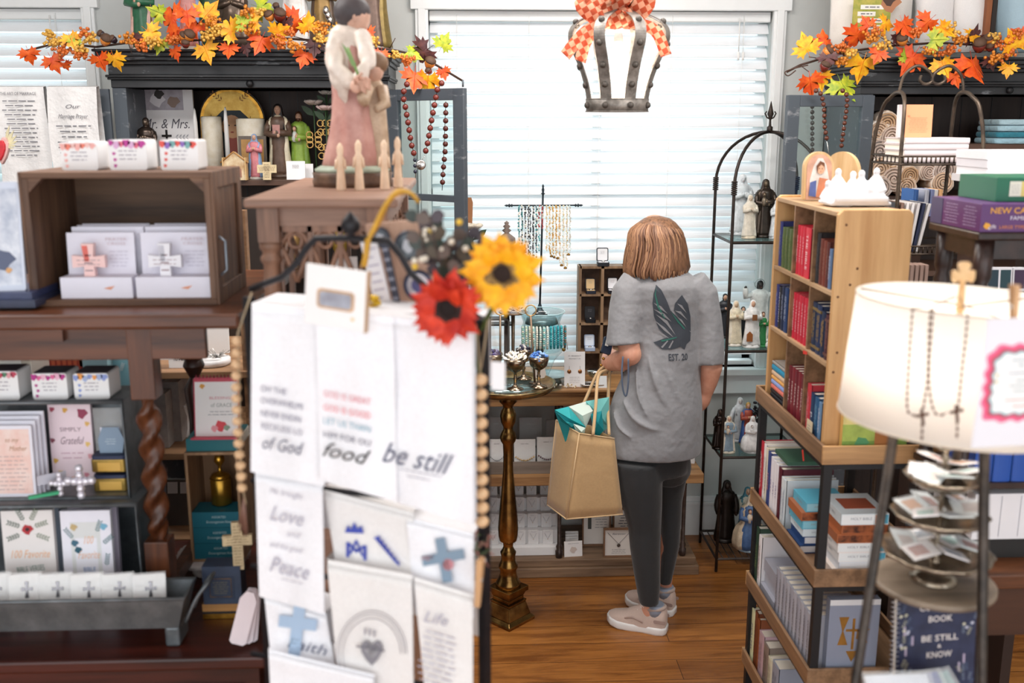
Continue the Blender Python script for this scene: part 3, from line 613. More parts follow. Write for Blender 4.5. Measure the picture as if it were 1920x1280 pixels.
garland('leaf_garland','autumn leaf garland trailing along the left hutch top','autumn garlands',
 [(38,98),(110,80),(180,88),(240,80),(330,78),(420,72),(500,70),(580,75),(660,88),(730,92),(790,105),(868,152)],
 [(52,95,-34,'O'),(95,108,-38,'O'),(120,118,-22,'O'),(130,66,34,'Y'),(140,82,24,'G'),(185,106,-36,'O'),(212,104,-38,'Y'),(275,57,42,'Y'),(305,26,36,'G'),(330,38,54,'O'),(325,60,34,'O'),(300,75,34,'G'),(325,92,-30,'O'),(382,34,50,'Y'),(372,58,44,'O'),(382,86,-44,'Y'),(440,60,44,'Y'),(430,85,-34,'O'),(462,46,34,'G'),(460,85,-26,'B'),(482,12,44,'G'),(492,70,44,'O'),(515,65,40,'Y'),(483,40,34,'Y'),(562,36,52,'O'),(578,56,42,'Y'),(572,98,-38,'O'),(535,50,36,'B'),(590,80,34,'B'),(640,60,34,'Y'),(622,90,34,'O'),(690,68,34,'O'),(715,96,-28,'O'),(765,96,38,'G'),(802,92,50,'B'),(828,88,36,'G'),(778,136,-50,'O'),(803,142,-46,'Y'),(830,130,-26,'O'),(350,20,40,'O'),(410,60,30,'B'),(250,70,30,'B')],
 [(92,64,10),(100,80,16),(118,95,18),(158,62,14),(170,72,18),(152,92,16),(150,103,12),(242,72,18),(262,86,18),(285,78,18),(325,76,16),(395,42,18),(405,60,16),(390,68,14),(464,22,16),(468,55,20),(484,22,14),(520,74,20),(545,58,16),(552,86,20),(530,82,16),(600,52,18),(606,72,18),(700,76,16),(745,103,12),(765,114,14),(655,84,16)],
 [(198,75,20,'o'),(190,64,13,'k'),(212,74,14,'k'),(354,67,20,'o'),(344,68,16,'o'),(348,82,15,'d'),(524,28,22,'d'),(505,30,18,'o'),(518,12,12,'k'),(806,118,20,'o'),(804,133,12,'d')], 3.78)
# big bead loop over the right door
BD = mat('#7a3128','mottle',.2,0,'#4c1a16'); p = at(790,300,3.6); r = T('bead_loop','loop of large maroon wooden beads with a medal over the open door','rosary',at(790,158,3.6))
m = MB(); u = sc(790,250,3.6)
for seg in ([(763,158),(757,172),(757,186),(761,205),(766,235),(769,255),(772,272),(776,287)],[(828,156),(820,168),(817,185),(812,210),(808,232),(804,256),(801,272),(797,288)]):
    m.tube([at(a,b,3.585) for a,b in seg],.0012,BLACK,4); beadparts(r, curve3([at(a,b,3.585) for a,b in seg],6), 5.6*u, BD, 14.2*u)
m.tube([at(836,190,3.66), at(829,357,3.66)],.0012,BLACK,4); beadparts(r, [at(836,197,3.66), at(835,280,3.66), at(831,320,3.66), at(829,355,3.66)], 5.2*u, mat('#5a2822','mottle',.25), 14.5*u)
m.build('cord', r); m = MB(); m.lathe([(9.5*u,0),(9.5*u,.002),(8*u,.004),(.001,.005)],SILVER,18,M=TR(*at(789,309,3.585)) @ RX(PI/2)); m.tube([at(776,291,3.585),at(780,315,3.585),at(779,335,3.585)],.0015,SILVER,5); m.tube([at(797,292,3.585),at(790,302,3.585)],.0012,SILVER,5)
beads(m,[at(778,300,3.585),at(779,330,3.585)],.007,mat('#2f3242','mottle',.2),.02); m.build('medal', r); 
m = MB(); m.tube([at(868,150,3.62),at(868,163,3.62)],.004,HP,6); m.solo('door_pin','small grey pin on the top corner of the open hutch door','pin')
# ============================================================ tall twist-leg table with the crate, front left
WD = mat('#6f3f24','woodx',.35,0,'#40200f',.8); WDZ = mat('#6f3f24','woodz',.35,0,'#40200f',.8); WDD = mat('#55241a','woodx',.4,0,'#2c0f08',.7)
TZ = at(200,577,2.03).z; LZ = at(430,1205,1.99).z; TX1 = at(447,590,1.95).x; TX0 = -1.75
r = T('twist_leg_table','dark wooden table with barley twist legs carrying the open crate','table',((TX0+TX1)/2,2.25,LZ))
MB().b(TX0,TX1,1.95,2.56,TZ-.03,TZ,WD).build('tabletop', r, bevel=.006)
AZ = at(150,675,2.07).z; a = MB(); a.b(TX0+.06,TX1-.1,2.07,2.09,AZ,TZ-.03,WD); a.b(TX0+.06,TX1-.1,2.47,2.49,AZ,TZ-.03,WD)
lx = at(281,800,2.095).x
a.b(lx-.012,lx+.012,2.07,2.49,AZ,TZ-.03,WD); a.build('apron', r, bevel=.002)
MB().b(TX0+.06,at(118,620,2.06).x,2.055,2.07,at(60,640,2.06).z,TZ-.034,WD).build('lopers', r)
for y_ in (2.095,2.46):
    l = MB(); z0 = LZ; zb = at(281,1010,2.09).z; zt = at(281,745,2.09).z; s_ = .026
    l.b(lx-s_,lx+s_,y_-s_,y_+s_,zt,TZ-.03,WDZ); l.b(lx-s_,lx+s_,y_-s_,y_+s_,z0,zb,WDZ)
    if y_ < 2.3:
        n, k = 16, 60; vs = []; fs = []
        for i in range(k+1):
            t = i/k; z = zb+(zt-zb)*t; tw = z*48; e = .5+.5*min(1,min(t,1-t)*10)
            for j in range(n):
                q = 2*PI*j/n; rad = (.0215+.0065*math.cos(2*(q-tw)))*e; vs.append((lx+rad*math.cos(q),y_+rad*math.sin(q),z))
        for i in range(k):
            for j in range(n): fs.append((i*n+j,i*n+(j+1)%n,(i+1)*n+(j+1)%n,(i+1)*n+j))
        l.add(vs, fs, WDZ, True)
    else: l.lathe([(.018,zb),(.03,zb+.03),(.012,zb+.05),(.024,zb+.1),(.02,(zb+zt)/2),(.028,zt-.08),(.012,zt-.05),(.027,zt-.02),(.02,zt)], mat('#3d2218','mottle',.35), 14, (lx,y_,0))
    l.build('leg', r, bevel=.002)
a = MB(); a.b(lx-.012,lx+.012,2.04,2.44,LZ+.05,LZ+.08,WD); a.build('stretcher', r)
# low chest below
cx1 = at(500,1215,1.95).x; r = T('low_chest','dark reddish wooden chest top holding tray and galvanized boxes','chest',((TX0+cx1)/2,2.3,0))
MB().b(TX0,cx1,1.93,2.55,LZ-.03,LZ-.001,WDD).build('top', r, bevel=.006)
m = MB(); m.b(TX0+.02,cx1-.02,1.955,2.53,0,LZ-.03,WDD); m.build('body', r)
for z in (.5,.25): MB().b(TX0+.05,cx1-.05,1.945,1.956,z-.0,z+.2,WDD).build('drawer_front', r, bevel=.004)
# open crate
cx0, cx_1 = at(50,450,2.05).x, at(400,450,2.05).x; ct = at(225,322,2.05).z; y0_, y1_ = 2.05, 2.30; CW = mat('#7c5b45','woodx',.6,0,'#4d3426',1.1); CWZ = mat('#7a5a45','woodz',.6,0,'#4a3326',1.1); CB = mat('#6b4f3a','woodx',.65,0,'#3d2b20',.7)
r = T('wooden_crate','weathered wooden crate on its side holding two cross display boxes','crate',((cx0+cx_1)/2,2.17,TZ)); th = .013
MB().b(cx0,cx_1,y0_,y1_,ct-th,ct,CW).build('top_board', r, bevel=.0015); MB().b(cx0,cx_1,y0_,y1_,TZ,TZ+th,CW).build('bottom_board', r, bevel=.0015)
for q in (0,1): 
    x = cx_1 if q == 0 else cx0-.006
    b = MB(); b.b(cx_1-th if q == 0 else cx0,cx_1 if q == 0 else cx0+th,y0_,y1_,TZ+th,ct-th,CWZ)
    b.b(x,x+.006,y0_,y0_+.035,TZ,ct,CWZ); b.b(x,x+.006,y1_-.035,y1_,TZ,ct,CWZ); b.b(x,x+.006,y0_+.035,y1_-.035,ct-.035,ct,CWZ); b.b(x,x+.006,y0_+.035,y1_-.035,TZ,TZ+.035,CWZ)
    b.build('side_board', r, bevel=.0015)
MB().b(cx0+th,cx_1-th,y1_-.008,y1_,TZ+th,ct-th,CB).build('back', r); MB().b(cx0+th,cx_1-th,y1_-.022,y1_-.008,at(225,430,2.28).z-.01,at(225,430,2.28).z+.012,CW).build('back_batten', r)
for sx,sz in ((1,1),(-1,1)):
    X = cx0+th if sx > 0 else cx_1-th; Z = ct-th
    MB(TR(X,y0_+.02,Z) @ FRONT).prism([(0,0),(sx*.028,0),(0,-.028)] if sx > 0 else [(0,0),(0,-.028),(-.028,0)], .018, CW).build('corner_block', r)
for x_ in (cx0-.007, cx_1+.006):
    m = MB(); m.tube([(x_,y0_+.02,TZ+.06),(x_+ (.012 if x_ > cx0 else -.012),y0_+.025,TZ+.07),(x_+(.012 if x_ > cx0 else -.012),y0_+.025,TZ+.13),(x_,y0_+.02,TZ+.14)],.003,mat('#9aa2ac','mottle',.35,.7),6); m.build('metal_handle', r)
LAV = mat('#e9e6f2','plain',.6)
for i,(xa,xb,lab,c1,c2) in enumerate(((115,250,'boxed prayer cross in coral and blush, left in the crate','#f0c8c4','#e8695c'),(256,396,'boxed prayer cross in patterned white, right in the crate','#eceaf0','#cfcdd8'))):
    p = at((xa+xb)/2,555,2.07); w_ = at(xb,500,2.07).x-at(xa,500,2.07).x; r = T('boxed_cross',lab,'boxed cross',(p.x,p.y,TZ+th),group='boxed crosses in the crate'); hh = at(180,436,2.07).z-TZ-th
    b = MB(); b.b(-w_/2,w_/2,.0,.05,0,hh*.32,LAV); b.b(-w_/2,w_/2-.006,.046,.052,hh*.3,hh*.98,LAV,RX(-.06)); F2 = TR(0,.042,0) @ FRONT
    b.text('PRAYER',.008,mat('#c9b3bb'),TR(w_*.22,.0445,hh*.86) @ FRONT,0,0,w_*.3); b.text('CROSS',.008,mat('#c9b3bb'),TR(w_*.22,.0445,hh*.79) @ FRONT,0,0,w_*.26)
    b.scrawl(w_*.1,w_*.38,hh*.42,hh*.7,5,mat('#c9c4d4'),TR(0,.0445,0) @ FRONT,.3); b.prism([(w_*.1,hh*.15),(w_*.2,hh*.13),(w_*.26,hh*.19),(w_*.16,hh*.17)],.0005,mat('#e29a7a'),TR(0,-.0001,0) @ FRONT); b.build('box', r, True, .0015)
    for k in (1,2,3): MB().b(-w_/2+.004*k,w_/2+.008,.055+k*.02,.06+k*.02,0,hh*(1.02+.01*k),LAV).build('spare_box', r, True)
    m = MB(TR(-w_*.12,.03,hh*.1) @ FRONT); cw = .056; m.prism(crossshape(cw*1.2,hh*.72,cw*.36,.62,.003),.014,mat(c1,'mottle',.35,0,c1)); m.prism([(x,y+hh*.45) for x,y in ((-.008,0),(.002,0),(.0,hh*.24),(-.012,hh*.24))],.0006,mat(c2,'mottle',.4),None,.014)
    m.scrawl(-.009,.009,hh*.02,hh*.6,5,mat('#9a7f86'),TR(0,0,.0146),.25); m.scrawl(-cw*.5,cw*.5,hh*.37,hh*.5,2,mat('#a58d92'),TR(0,0,.0146),.25); m.build('cross', r, True, .002)
# quote cubes
def cube(label, x0, y0, x1, y1, Y, zb, cs, rz=.0, group='quote cubes on the crate', dark=False):
    M,w,h = face(x0,y0,x1,y1,Y,0,rz,zb); m = MB(M); m.prism(rrect(w,h,w*.08), w*.95, mat('#f3f1f1',rough=.35), TR(0,h/2,-w*.95))
    rr = random.Random(int(x0*3+y0))
    for i in range(7):
        c = cs[i % len(cs)]; blob(m, (-.42+.8*i/6)*w, h*(.82+.08*rr.random()), w*.07*(1+rr.random()*.5), mat(c,rough=.5), 8, .0006)
    for i in range(3): blob(m, -w*.38+rr.random()*.05*w, h*(.15+.2*i), w*.045, mat(cs[0],rough=.5), 8, .0006)
    m.scrawl(-w*.25,w*.25,h*.3,h*.7,3,mat('#8d8390'),TR(0,0,.0009),.3)
    if dark: m.prism(rrect(w*.9,w*.86,w*.06),.0015,mat('#3a2d3a'),TR(0,h,-w*.47) @ RX(-PI/2))
    return m.solo('quote_cube', label, 'quote cube', group)
cube('left quote cube on the crate, washed in coral pink',116,266,185,316,2.12,ct,['#f3b3ac','#f0826e','#f5c6c0'])
cube('middle quote cube on the crate with magenta flowers',206,262,277,316,2.12,ct,['#c23a9a','#e0b0d8','#e86a8a'])
cube('right quote cube on the crate with red, violet and green blooms',302,262,373,316,2.12,ct,['#e8554a','#8f6ac0','#7ab0b0'])
# clear framed print and navy books at the left edge
b1 = MB(); PB(b1,-60,563,66,577,2.0,.14,mat('#2e3550','mottle',.4)); b1.solo('navy_book','lower navy book lying at the left end of the table','book','navy books on the table')
b1 = MB(); PB(b1,-50,549,60,563,2.01,.13,mat('#3a4266','mottle',.4)); b1.solo('navy_book','upper navy book lying under the tilted framed print','book','navy books on the table')
def frm(mb,w,h):
    mb.b(-w*.42,w*.44,h*.06,h*.94,0,.001,mat('#dfe3ec','mottle',.3,0,'#aab3c6')); blob(mb,-w*.2,h*.6,w*.18,mat('#b9c2d4'),z=.0015); blob(mb,w*.1,h*.3,w*.22,mat('#58617c'),z=.0015); blob(mb,w*.2,h*.2,w*.06,mat('#d9a46a'),z=.002)
panel('framed_print','tilted pale blue framed print at the left edge of the table','framed print',-45,342,47,548,2.03,mat('#cfd6e6','plain',.2),.012,.12,.15,frm,bevel=.003,round_=.008)
# ------------------------------------------------------------ galvanized boxes under the table
GAL = mat('#7d8286','mottle',.45,.6,'#5e6468',.5)
def metal_box(label, x1p, Y, yt, yb, d, zb=None):
    x1 = at(x1p,(yt+yb)/2,Y).x; zt = at(x1p,yt,Y).z; z0 = at(x1p,yb,Y).z if zb is None else zb; x0 = -1.55
    r = T('galvanized_box',label,'metal box',((x0+x1)/2,Y+d/2,z0),group='galvanized display boxes'); m = MB(); t = .004
    m.b(x0,x1,Y,Y+d,zt-t,zt,GAL); m.b(x0,x1,Y,Y+d,z0,z0+t,GAL); m.b(x1-t,x1,Y,Y+d,z0+t,zt-t,GAL); m.b(x0,x0+t,Y,Y+d,z0+t,zt-t,GAL); m.b(x0,x1,Y+d-t,Y+d,z0+t,zt-t,GAL); m.build('shell', r)
    m = MB(); m.tube([(x0,Y,z0),(x1,Y,z0),(x1,Y,zt),(x0,Y,zt)],.006,GAL,8,True); m.build('rolled_rim', r); return x1, z0, zt
B1 = metal_box('lower galvanized box holding two floral gift books', 265, 2.08, 945, 1165, .20, LZ)
B2 = metal_box('upper galvanized box with cubes on its top', 237, 2.12, 752, 932, .135, B1[2])
cube('quote cube on the metal box cut by the left edge',-24,696,38,752,2.14,B2[2],['#c2405a','#5a8a6a','#e8a0a8'],0,'quote cubes on the metal box',True)
cube('quote cube with magenta blooms on the metal box, in the middle',63,700,129,752,2.14,B2[2],['#b8308a','#e66aa0','#f0b8d0'],0,'quote cubes on the metal box',True)
cube('quote cube with orange and blue wash on the metal box, nearest the twisted leg',141,700,207,752,2.14,B2[2],['#8fa0d8','#f0a050','#a8b8e0'],0,'quote cubes on the metal box',True)
zi = B2[1]+.004
for k in range(4):
    panel('prayer_plaque',['front peach printed plaque in the upper metal box','second plaque, its grey edge behind the peach one','third plaque back in the upper metal box','rearmost plaque against the back of the upper metal box'][k],'plaque',-60+k*9,800-k*9,69+k*8,925-k*3,2.125+k*.014,mat('#eceaf4'),.006,.05,0,(lambda mb,w,h: (mb.b(-w*.44,w*.46,h*.05,h*.95,0,.0005,mat('#f0c6bb','mottle',.6,0,'#f5ded6')), mb.text('to my',h*.09,mat('#b98a68'),TR(w*.2,h*.8,.0012),.35,0,w*.2), mb.text('Mother',h*.1,mat('#b98a68'),TR(w*.28,h*.68,.0012),.35,0,w*.26), mb.scrawl(-w*.2,w*.42,h*.08,h*.6,9,mat('#b8a0a0'),TR(0,0,.0011),.25))) if k == 0 else None, group='plaques in the upper metal box',zbase=zi)
def gratitude(mb,w,h):
    mb.text('SIMPLY',h*.07,mat('#8b6f7c'),TR(0,h*.68,E_),0,0,w*.5); mb.text('Grateful',h*.13,mat('#8b6f7c'),TR(0,h*.54,E_),.35,0,w*.55); mb.scrawl(-w*.3,w*.3,h*.3,h*.42,2,mat('#c9a0b0'),Z1,.25)
    for x,y,c in ((-.4,.93,'#a8455a'),(-.1,.92,'#e0a848'),(.3,.88,'#9c3a58'),(.4,.75,'#e8b868'),(-.44,.55,'#8a4a5a'),(-.4,.3,'#e0b050'),(-.3,.15,'#e8c060'),(0,.07,'#e8a860'),(.3,.12,'#d88a9a'),(.42,.35,'#e0a0a8'),(.38,.5,'#f0c878')): blob(mb,x*w,y*h,w*.06*(2 if (x,y) == (.3,.88) else 1),mat(c),8)
panel('gift_booklet','pink booklet with scattered flowers standing behind crystal crosses','booklet',98,758,178,885,2.2,mat('#f3dde4'),.012,.05,0,gratitude,zbase=zi)
m = MB(); PB(m,180,765,232,915,2.19,.004,FILM); p = face(192,780,230,860,2.185)[0]; m.b(-.022,.022,0,.075,-.002,0,mat('#e4e4f2'),p); m.text('JEWELRY',.006,GREYINK,p @ TR(0,.05,.001),0,0,.03)
m.solo('packaged_card','cellophane packet with lilac card at the right of the pink booklet','packet')
for i,(xa,xb,ya,yb,lab) in enumerate(((172,238,862,897,'upper gold tin with blue card rising from it'),(176,240,893,930,'lower gold tin at the end of the metal box'))):
    a_ = at(xa,yb,2.15); q = at(xb,yb,2.15); h_ = at(xa,ya,2.15).z-a_.z; z = zi+(0 if i else .045)
    r = T('gold_tin',lab,'tin',((a_.x+q.x)/2,2.175,z),group='gold tins'); w_ = (q.x-a_.x)
    MB(TR(0,0,0)).prism(rrect(w_,.05,.008),.03,mat('#b5964f','mottle',.3,.8)).build('tin', r, True, .002); MB().b(-w_*.3,w_*.35,-.0262,-.0252,.004,.024,mat('#d8ab52','plain',.4)).build('label_band', r, True)
    MB().prism(rrect(w_*.96,.048,.008),.008,mat('#2b3350'),TR(0,0,.03)).build('lid', r, True)
    if i == 0:
        m = MB(TR(0,0,.038) @ RX(-.15) @ FRONT); m.prism([(-.024,0),(.026,0),(.03,.03),(.018,.058),(-.018,.058),(-.028,.03)],.002,mat('#8296ac')); m.scrawl(-.012,.014,.018,.034,3,mat('#c8d4de'),TR(0,0,.0026),.3); m.build('card', r, True)
for i,(px,py,s) in enumerate(((112,907,17),(150,903,24))):
    c = at(px,py,2.10); u = sc(px,py,2.10); m = MB(); rr = random.Random(i); cm = mat('#e8e4ee','plain',.08,.4)
    for dx,dy in ((0,0),(1,.1),(-1,.1),(0,1.1),(0,-.55),(0,-1.1),(.5,.05),(-.5,.05),(0,.55)): m.ball((c.x+dx*s*.9*u,c.y,c.z+dy*s*1.0*u),s*.36*u,cm,6,4)
    m.solo('crystal_cross',['small','large'][i]+' faceted crystal cross in front of the pink booklet','cross','crystal crosses')
M = TR(*at(82,930,2.08)) @ RZ(.5) @ RX(-.0); m = MB(M); m.b(-.03,.03,-.005,.005,0,.006,mat('#3fae7c')); m.solo('green_tag','bright green tag lying on the edge of the metal box','tag')
m = MB(TR(*at(98,905,2.12)) @ RZ(.6)); m.b(-.03,.03,-.001,.001,0,.022,mat('#c9c6d2')); m.solo('paper_slip','grey paper slip leaning behind the green tag','tag')
sx0, sx1 = at(240,700,2.75).x, at(475,700,2.75).x
# background between table and boxes
def plaid(mb,w,h):
    for i in range(6): mb.b(-w/2+w*i/6,-w/2+w*(i+.35)/6,0,h,0,.0004,mat('#b5402c')); mb.b(-w/2,w/2,h*i/6,h*(i+.3)/6,0.0004,.0008,mat('#e9d5cc' if i % 2 else '#a63a2a'))
panel('gift_bag','orange plaid gift bag seen between table and cubes','gift bag',98,610,160,735,2.62,mat('#df6a44'),.06,0,0,plaid)
panel('gift_bag','pale blue gift bag right of the plaid one','gift bag',154,640,206,735,2.62,mat('#a9cdd6'),.06)
panel('gift_bag','blue gift bag with white leaf sprigs next to the table leg','gift bag',207,640,262,735,2.66,mat('#8fc3cf'),.06,0,0,lambda mb,w,h: [sprig(mb,(-.3+.2*i)*w,h*(.1+.3*(i%3)),w*.3,1.2,mat('#f2f6f6')) for i in range(4)])
panel('gift_bag','cream gift bag behind the left cubes','gift bag',64,640,100,735,2.64,mat('#e8ddd0'),.06); panel('gift_bag','white gift bag with green trim at the far left under the table','gift bag',-10,640,46,735,2.64,mat('#e9ebe6'),.06)
m = MB(); m.b(-1.6,min(at(300,735,2.6).x,sx0-.01),2.56,2.9,at(200,735,2.6).z-.03,at(200,735,2.6).z-.002,WDD); m.b(-1.55,min(at(290,735,2.6).x,sx0-.02),2.6,2.86,0,at(200,735,2.6).z-.03,WDD); m.solo('back_counter','dark counter behind the table carrying the gift bags','counter')
# floral books
def verses(mb,w,h):
    s = lambda k: mat(k)
    mb.text('100 Favorite',h*.1,s('#eeb98f'),TR(0,h*.62,E_),.35,0,w*.76); mb.text('BIBLE VERSES',h*.075,s('#6c8a80'),TR(0,h*.49,E_) @ RZ(.1),0,0,w*.54)
    blob(mb,0,h*.84,w*.1,s('#b8323a')); blob(mb,0,h*.84,w*.04,s('#3a1a20'),z=.0015)
    for i,(x,y,a) in enumerate(((-.1,.86,2.8),(.1,.86,.3),(-.12,.8,3.5),(.12,.8,-.4),(-.05,.9,2),(.06,.9,1.1),(.3,.25,.9),(.35,.1,1.6),(-.3,.1,2.2))): sprig(mb,x*w,y*h,w*.26,a,s('#6f7f64' if i % 2 else '#3f5a48'))
    for x,y,c in ((-.42,.18,'#d85a6a'),(-.36,.32,'#e08a78'),(.42,.32,'#d8506a'),(-.1,.14,'#6f9a5a'),(.14,.17,'#7aa062'),(-.3,.05,'#9a7ab0'),(.3,.06,'#d86a5a'),(.0,.07,'#c8c0d0')): blob(mb,x*w,y*h,w*.08,s(c))
def prayers(mb,w,h):
    s = lambda k: mat(k)
    mb.b(-w*.32,w*.28,h*.1,h*.9,0,.0003,s('#dfe0e0')); mb.b(-w*.24,w*.2,h*.2,h*.76,.0003,.0006,s('#efeef6'))
    for t,y,k,c,ws in (('100',.74,.1,'#eebf9f',.2),('Favorite',.61,.1,'#eebf9f',.44),('BIBLE',.48,.06,'#6f8fc0',.24),('PRAYERS',.37,.06,'#6f8fc0',.38)): mb.text(t,h*k,s(c),TR(0.02*w,h*y,.0012),0 if c[1] == '6' else .35,0,w*ws)
    for x,y,a in ((.2,.8,1.2),(.3,.7,.7),(.36,.5,1.4),(-.25,.75,2.2),(.36,.2,1.5),(-.3,.2,1.3)): sprig(mb,x*w,y*h,w*.25,a,s('#4f7a80'))
    for x,y,c in ((-.24,.72,'#3f6a80'),(-.18,.66,'#28586a'),(.36,.86,'#7ab4d0'),(-.36,.12,'#2f6a7a'),(-.2,.08,'#48909a'),(-.05,.09,'#6aa0b0'),(.08,.06,'#356a80'),(-.24,.86,'#c9b080')): blob(mb,x*w,y*h,w*.07,s(c),z=.0015)
z2 = B1[1]+.004
for k,(x0,x1,dec,c,lab) in enumerate(((12,108,verses,'#ece6e4','floral gift book of 100 favorite bible verses'),(122,215,prayers,'#eeecf6','floral gift book of 100 favorite bible prayers'))):
    panel('gift_book',lab,'book',x0,962,x1,1110,2.085,mat(c),.014,.06,.02,dec,'floral gift books',.001,zbase=z2)
    panel('gift_book',lab.replace('floral','second copy of the').replace('gift book of','gift book of')+' standing behind the first','book',x0+14,952,x1+12,1098,2.15,mat('#b9c8da' if k == 0 else '#c6bccd'),.014,.06,.02,None,'floral gift books',.001,zbase=z2)
# galvanized tray with sachets
x1 = at(372,1110,1.97).x; z1 = at(300,1120,1.97).z
r = T('galvanized_tray','long galvanized tray on feet filled with white cross sachets','tray',((x1-1.4)/2,2.0,LZ)); m = MB(); y0, y1 = 1.965, 2.06; zt = at(300,1123,1.965).z; zb = LZ+.045
xe = at(345,1123,1.965).x
def ring(x1_, ya, yb, z): return [(-1.45,ya,z),(x1_,ya,z),(x1_,yb,z),(-1.45,yb,z)]
a = ring(xe,y0,y1,zt)+ring(xe-.02,y0+.012,y1-.012,zb); b_ = ring(xe-.004,y0+.004,y1-.004,zt)+ring(xe-.024,y0+.016,y1-.016,zb+.004)
fs = [(i,(i+1)%4,4+(i+1)%4,4+i) for i in range(4)]+[(4,5,6,7)]
m.add([Vector(v)-Vector((0,0,0)) for v in a],[tuple(reversed(f)) for f in fs],GAL); m.add(b_,fs,GAL); m.add(a[:4]+b_[:4],[(i,(i+1)%4,4+(i+1)%4,4+i) for i in range(4)],GAL)
m.tube([a[0],a[1],a[2],a[3]],.004,GAL,8,True); m.build('basin', r)
m = MB(); p1 = at(345,1125,1.97); m.tube(curve3([(xe-.006,y0+.02,zb+.01),(xe+.02,y0+.02,zt-.01),(xe+.045,y0+.03,zt+.022),(xe+.045,y1-.02,zt+.022),(xe+.02,y1-.01,zt-.01),(xe-.006,y1-.01,zb+.01)],4),.004,GAL,8); m.build('handle', r)
for x in (xe-.035,-1.2): m = MB(); m.b(x-.016,x+.016,y0+.012,y1-.012,LZ,zb+.002,GAL); m.build('foot', r, bevel=.006)
for i in range(6):
    px = 312-58*i; M,w,h = face(px-60,1083,px,1150,1.999+.006*(i % 2),.22,.12,zb+.012); m = MB(M); m.prism(rrect(w,h,.006),.006,mat('#f3f1f0','cloth',.7),TR(0,h/2,0)); m.b(-w*.52,w*.52,-.0,h*1.05,.0066,.0072,FILM)
    cm = mat('#8f8c90',rough=.25,metal=.8); m.prism([(x+w*.05,y+h*.5) for x,y in crossshape(w*.34,h*.34,w*.05,.55,w*.03)],.003,cm,None,.006)
    m.solo('cross_sachet',['rightmost cross sachet in the tray, by its handle','second cross sachet from the tray handle','third cross sachet from the tray handle','fourth cross sachet from the tray handle','fifth cross sachet from the tray handle','leftmost cross sachet in the tray at the picture edge'][i]+', white with silver cross','sachet','white sachets in the tray')
# right of the tray
m = MB(); PB(m,380,1062,452,1132,2.10,.05,mat('#39465e','mottle',.5)); M = face(380,1062,452,1132,2.099)[0]; m.b(-.03,.03,.012,.066,-.001,.0004,mat('#2f3a50'),M); m.tube([(-.024,.018,.001),(.024,.018,.001),(.024,.062,.001),(-.024,.062,.001)],.0007,GOLD,4,True,M); m.scrawl(-.018,.018,.024,.056,6,mat('#8f8560'),M @ TR(0,0,.0012),.25); m.solo('navy_box','navy boxed gift with gilt frame under the wooden cross','box')
m = MB(); p = at(416,1165,2.10); q=at(380,1150,2.1).x; q2=at(452,1150,2.1).x; zn=at(416,1132,2.1).z-.0005; m.b(q,q2,2.10,2.15,LZ,LZ+.012,GOLD); m.b(q,q2,2.10,2.15,LZ+.012,LZ+.018,BLACK); m.b(q,q2,2.10,2.15,LZ+.018,zn,mat('#c08a4e','woodx')); m.solo('gift_box','small tan box with dark cross stamp below the navy box','box')
M,w,h = face(422,978,476,1064,2.115,.05,.1); m = MB(M); m.prism(crossshape(w,h,w*.36,.62),.012,mat('#dcc49a','mottle')); m.scrawl(-w*.15,w*.15,h*.05,h*.95,14,mat('#8a6f50'),TR(0,0,.0128),.25); m.scrawl(-w*.46,w*.46,h*.5,h*.73,4,mat('#8a6f50'),TR(0,0,.0128),.25); m.solo('wooden_cross','light wooden cross covered in fine text left of the towel stand','cross')
TAGM = mat('#ece0e6','plain',.6)
for i,(dx,rl,lab) in enumerate(((0,-.28,'front pink paper tag leaning against the towel stand'),(12,-.2,'middle pink paper tag behind the front one'),(22,-.12,'rear pale tag nearest the black bar of the stand'))):
    p = at(445+dx,1207-i*3,1.96+i*.012); h = .125; w = .036; m = MB(TR(p.x,p.y,p.z) @ FRONT @ RZ(rl)); m.prism([(-w/2,0.006),(-w/2+.006,0),(w/2-.006,0),(w/2,.006),(w/2,h*.85),(w/2-.01,h),(-w/2+.01,h),(-w/2,h*.85)],.0025,TAGM); m.solo('paper_tag',lab,'tag','pink paper tags')
# scalloped stand with a little crate of teal boxes
cz = at(400,1043,2.32).z; c0 = at(400,1043,2.35); r = T('scalloped_stand','white scalloped stand beneath the small crate','cake stand',(c0.x,2.36,LZ))
MB().lathe([(.055,0),(.05,.01),(.02,.02),(.02,cz-LZ-.03),(.075,cz-LZ-.022),(.088,cz-LZ-.018),(.088,cz-LZ-.002),(.01,cz-LZ-.001)],mat('#efe4df','mottle',.4),72,fold=lambda a,z,t: 1+.02*math.sin(a*30)*(1 if t > .6 and t < .95 else 0)).build('plate', r, True)
kx0, kx1 = at(352,950,2.29).x, at(452,950,2.29).x; kt = at(400,848,2.29).z; KW = mat('#b08a66','woodz',.6,0,'#7d5c40')
r = T('small_crate','small light wooden crate holding teal boxes and a gold finial jar','crate',((kx0+kx1)/2,2.36,cz)); m = MB(); t = .007
m.b(kx0,kx1,2.29,2.43,cz,cz+t,KW); m.b(kx0,kx1,2.29,2.43,kt-t,kt,KW); m.b(kx0,kx0+t,2.29,2.43,cz+t,kt-t,KW); m.b(kx1-t,kx1,2.29,2.43,cz+t,kt-t,KW); m.build('frame', r, bevel=.001); MB().b(kx0+t,kx1-t,2.422,2.43,cz+t,kt-t,mat('#8a6647','woodz')).build('back', r)
TEAL = mat('#17697a','plain',.5); hh = (at(400,957,2.3).z-cz-t)/3
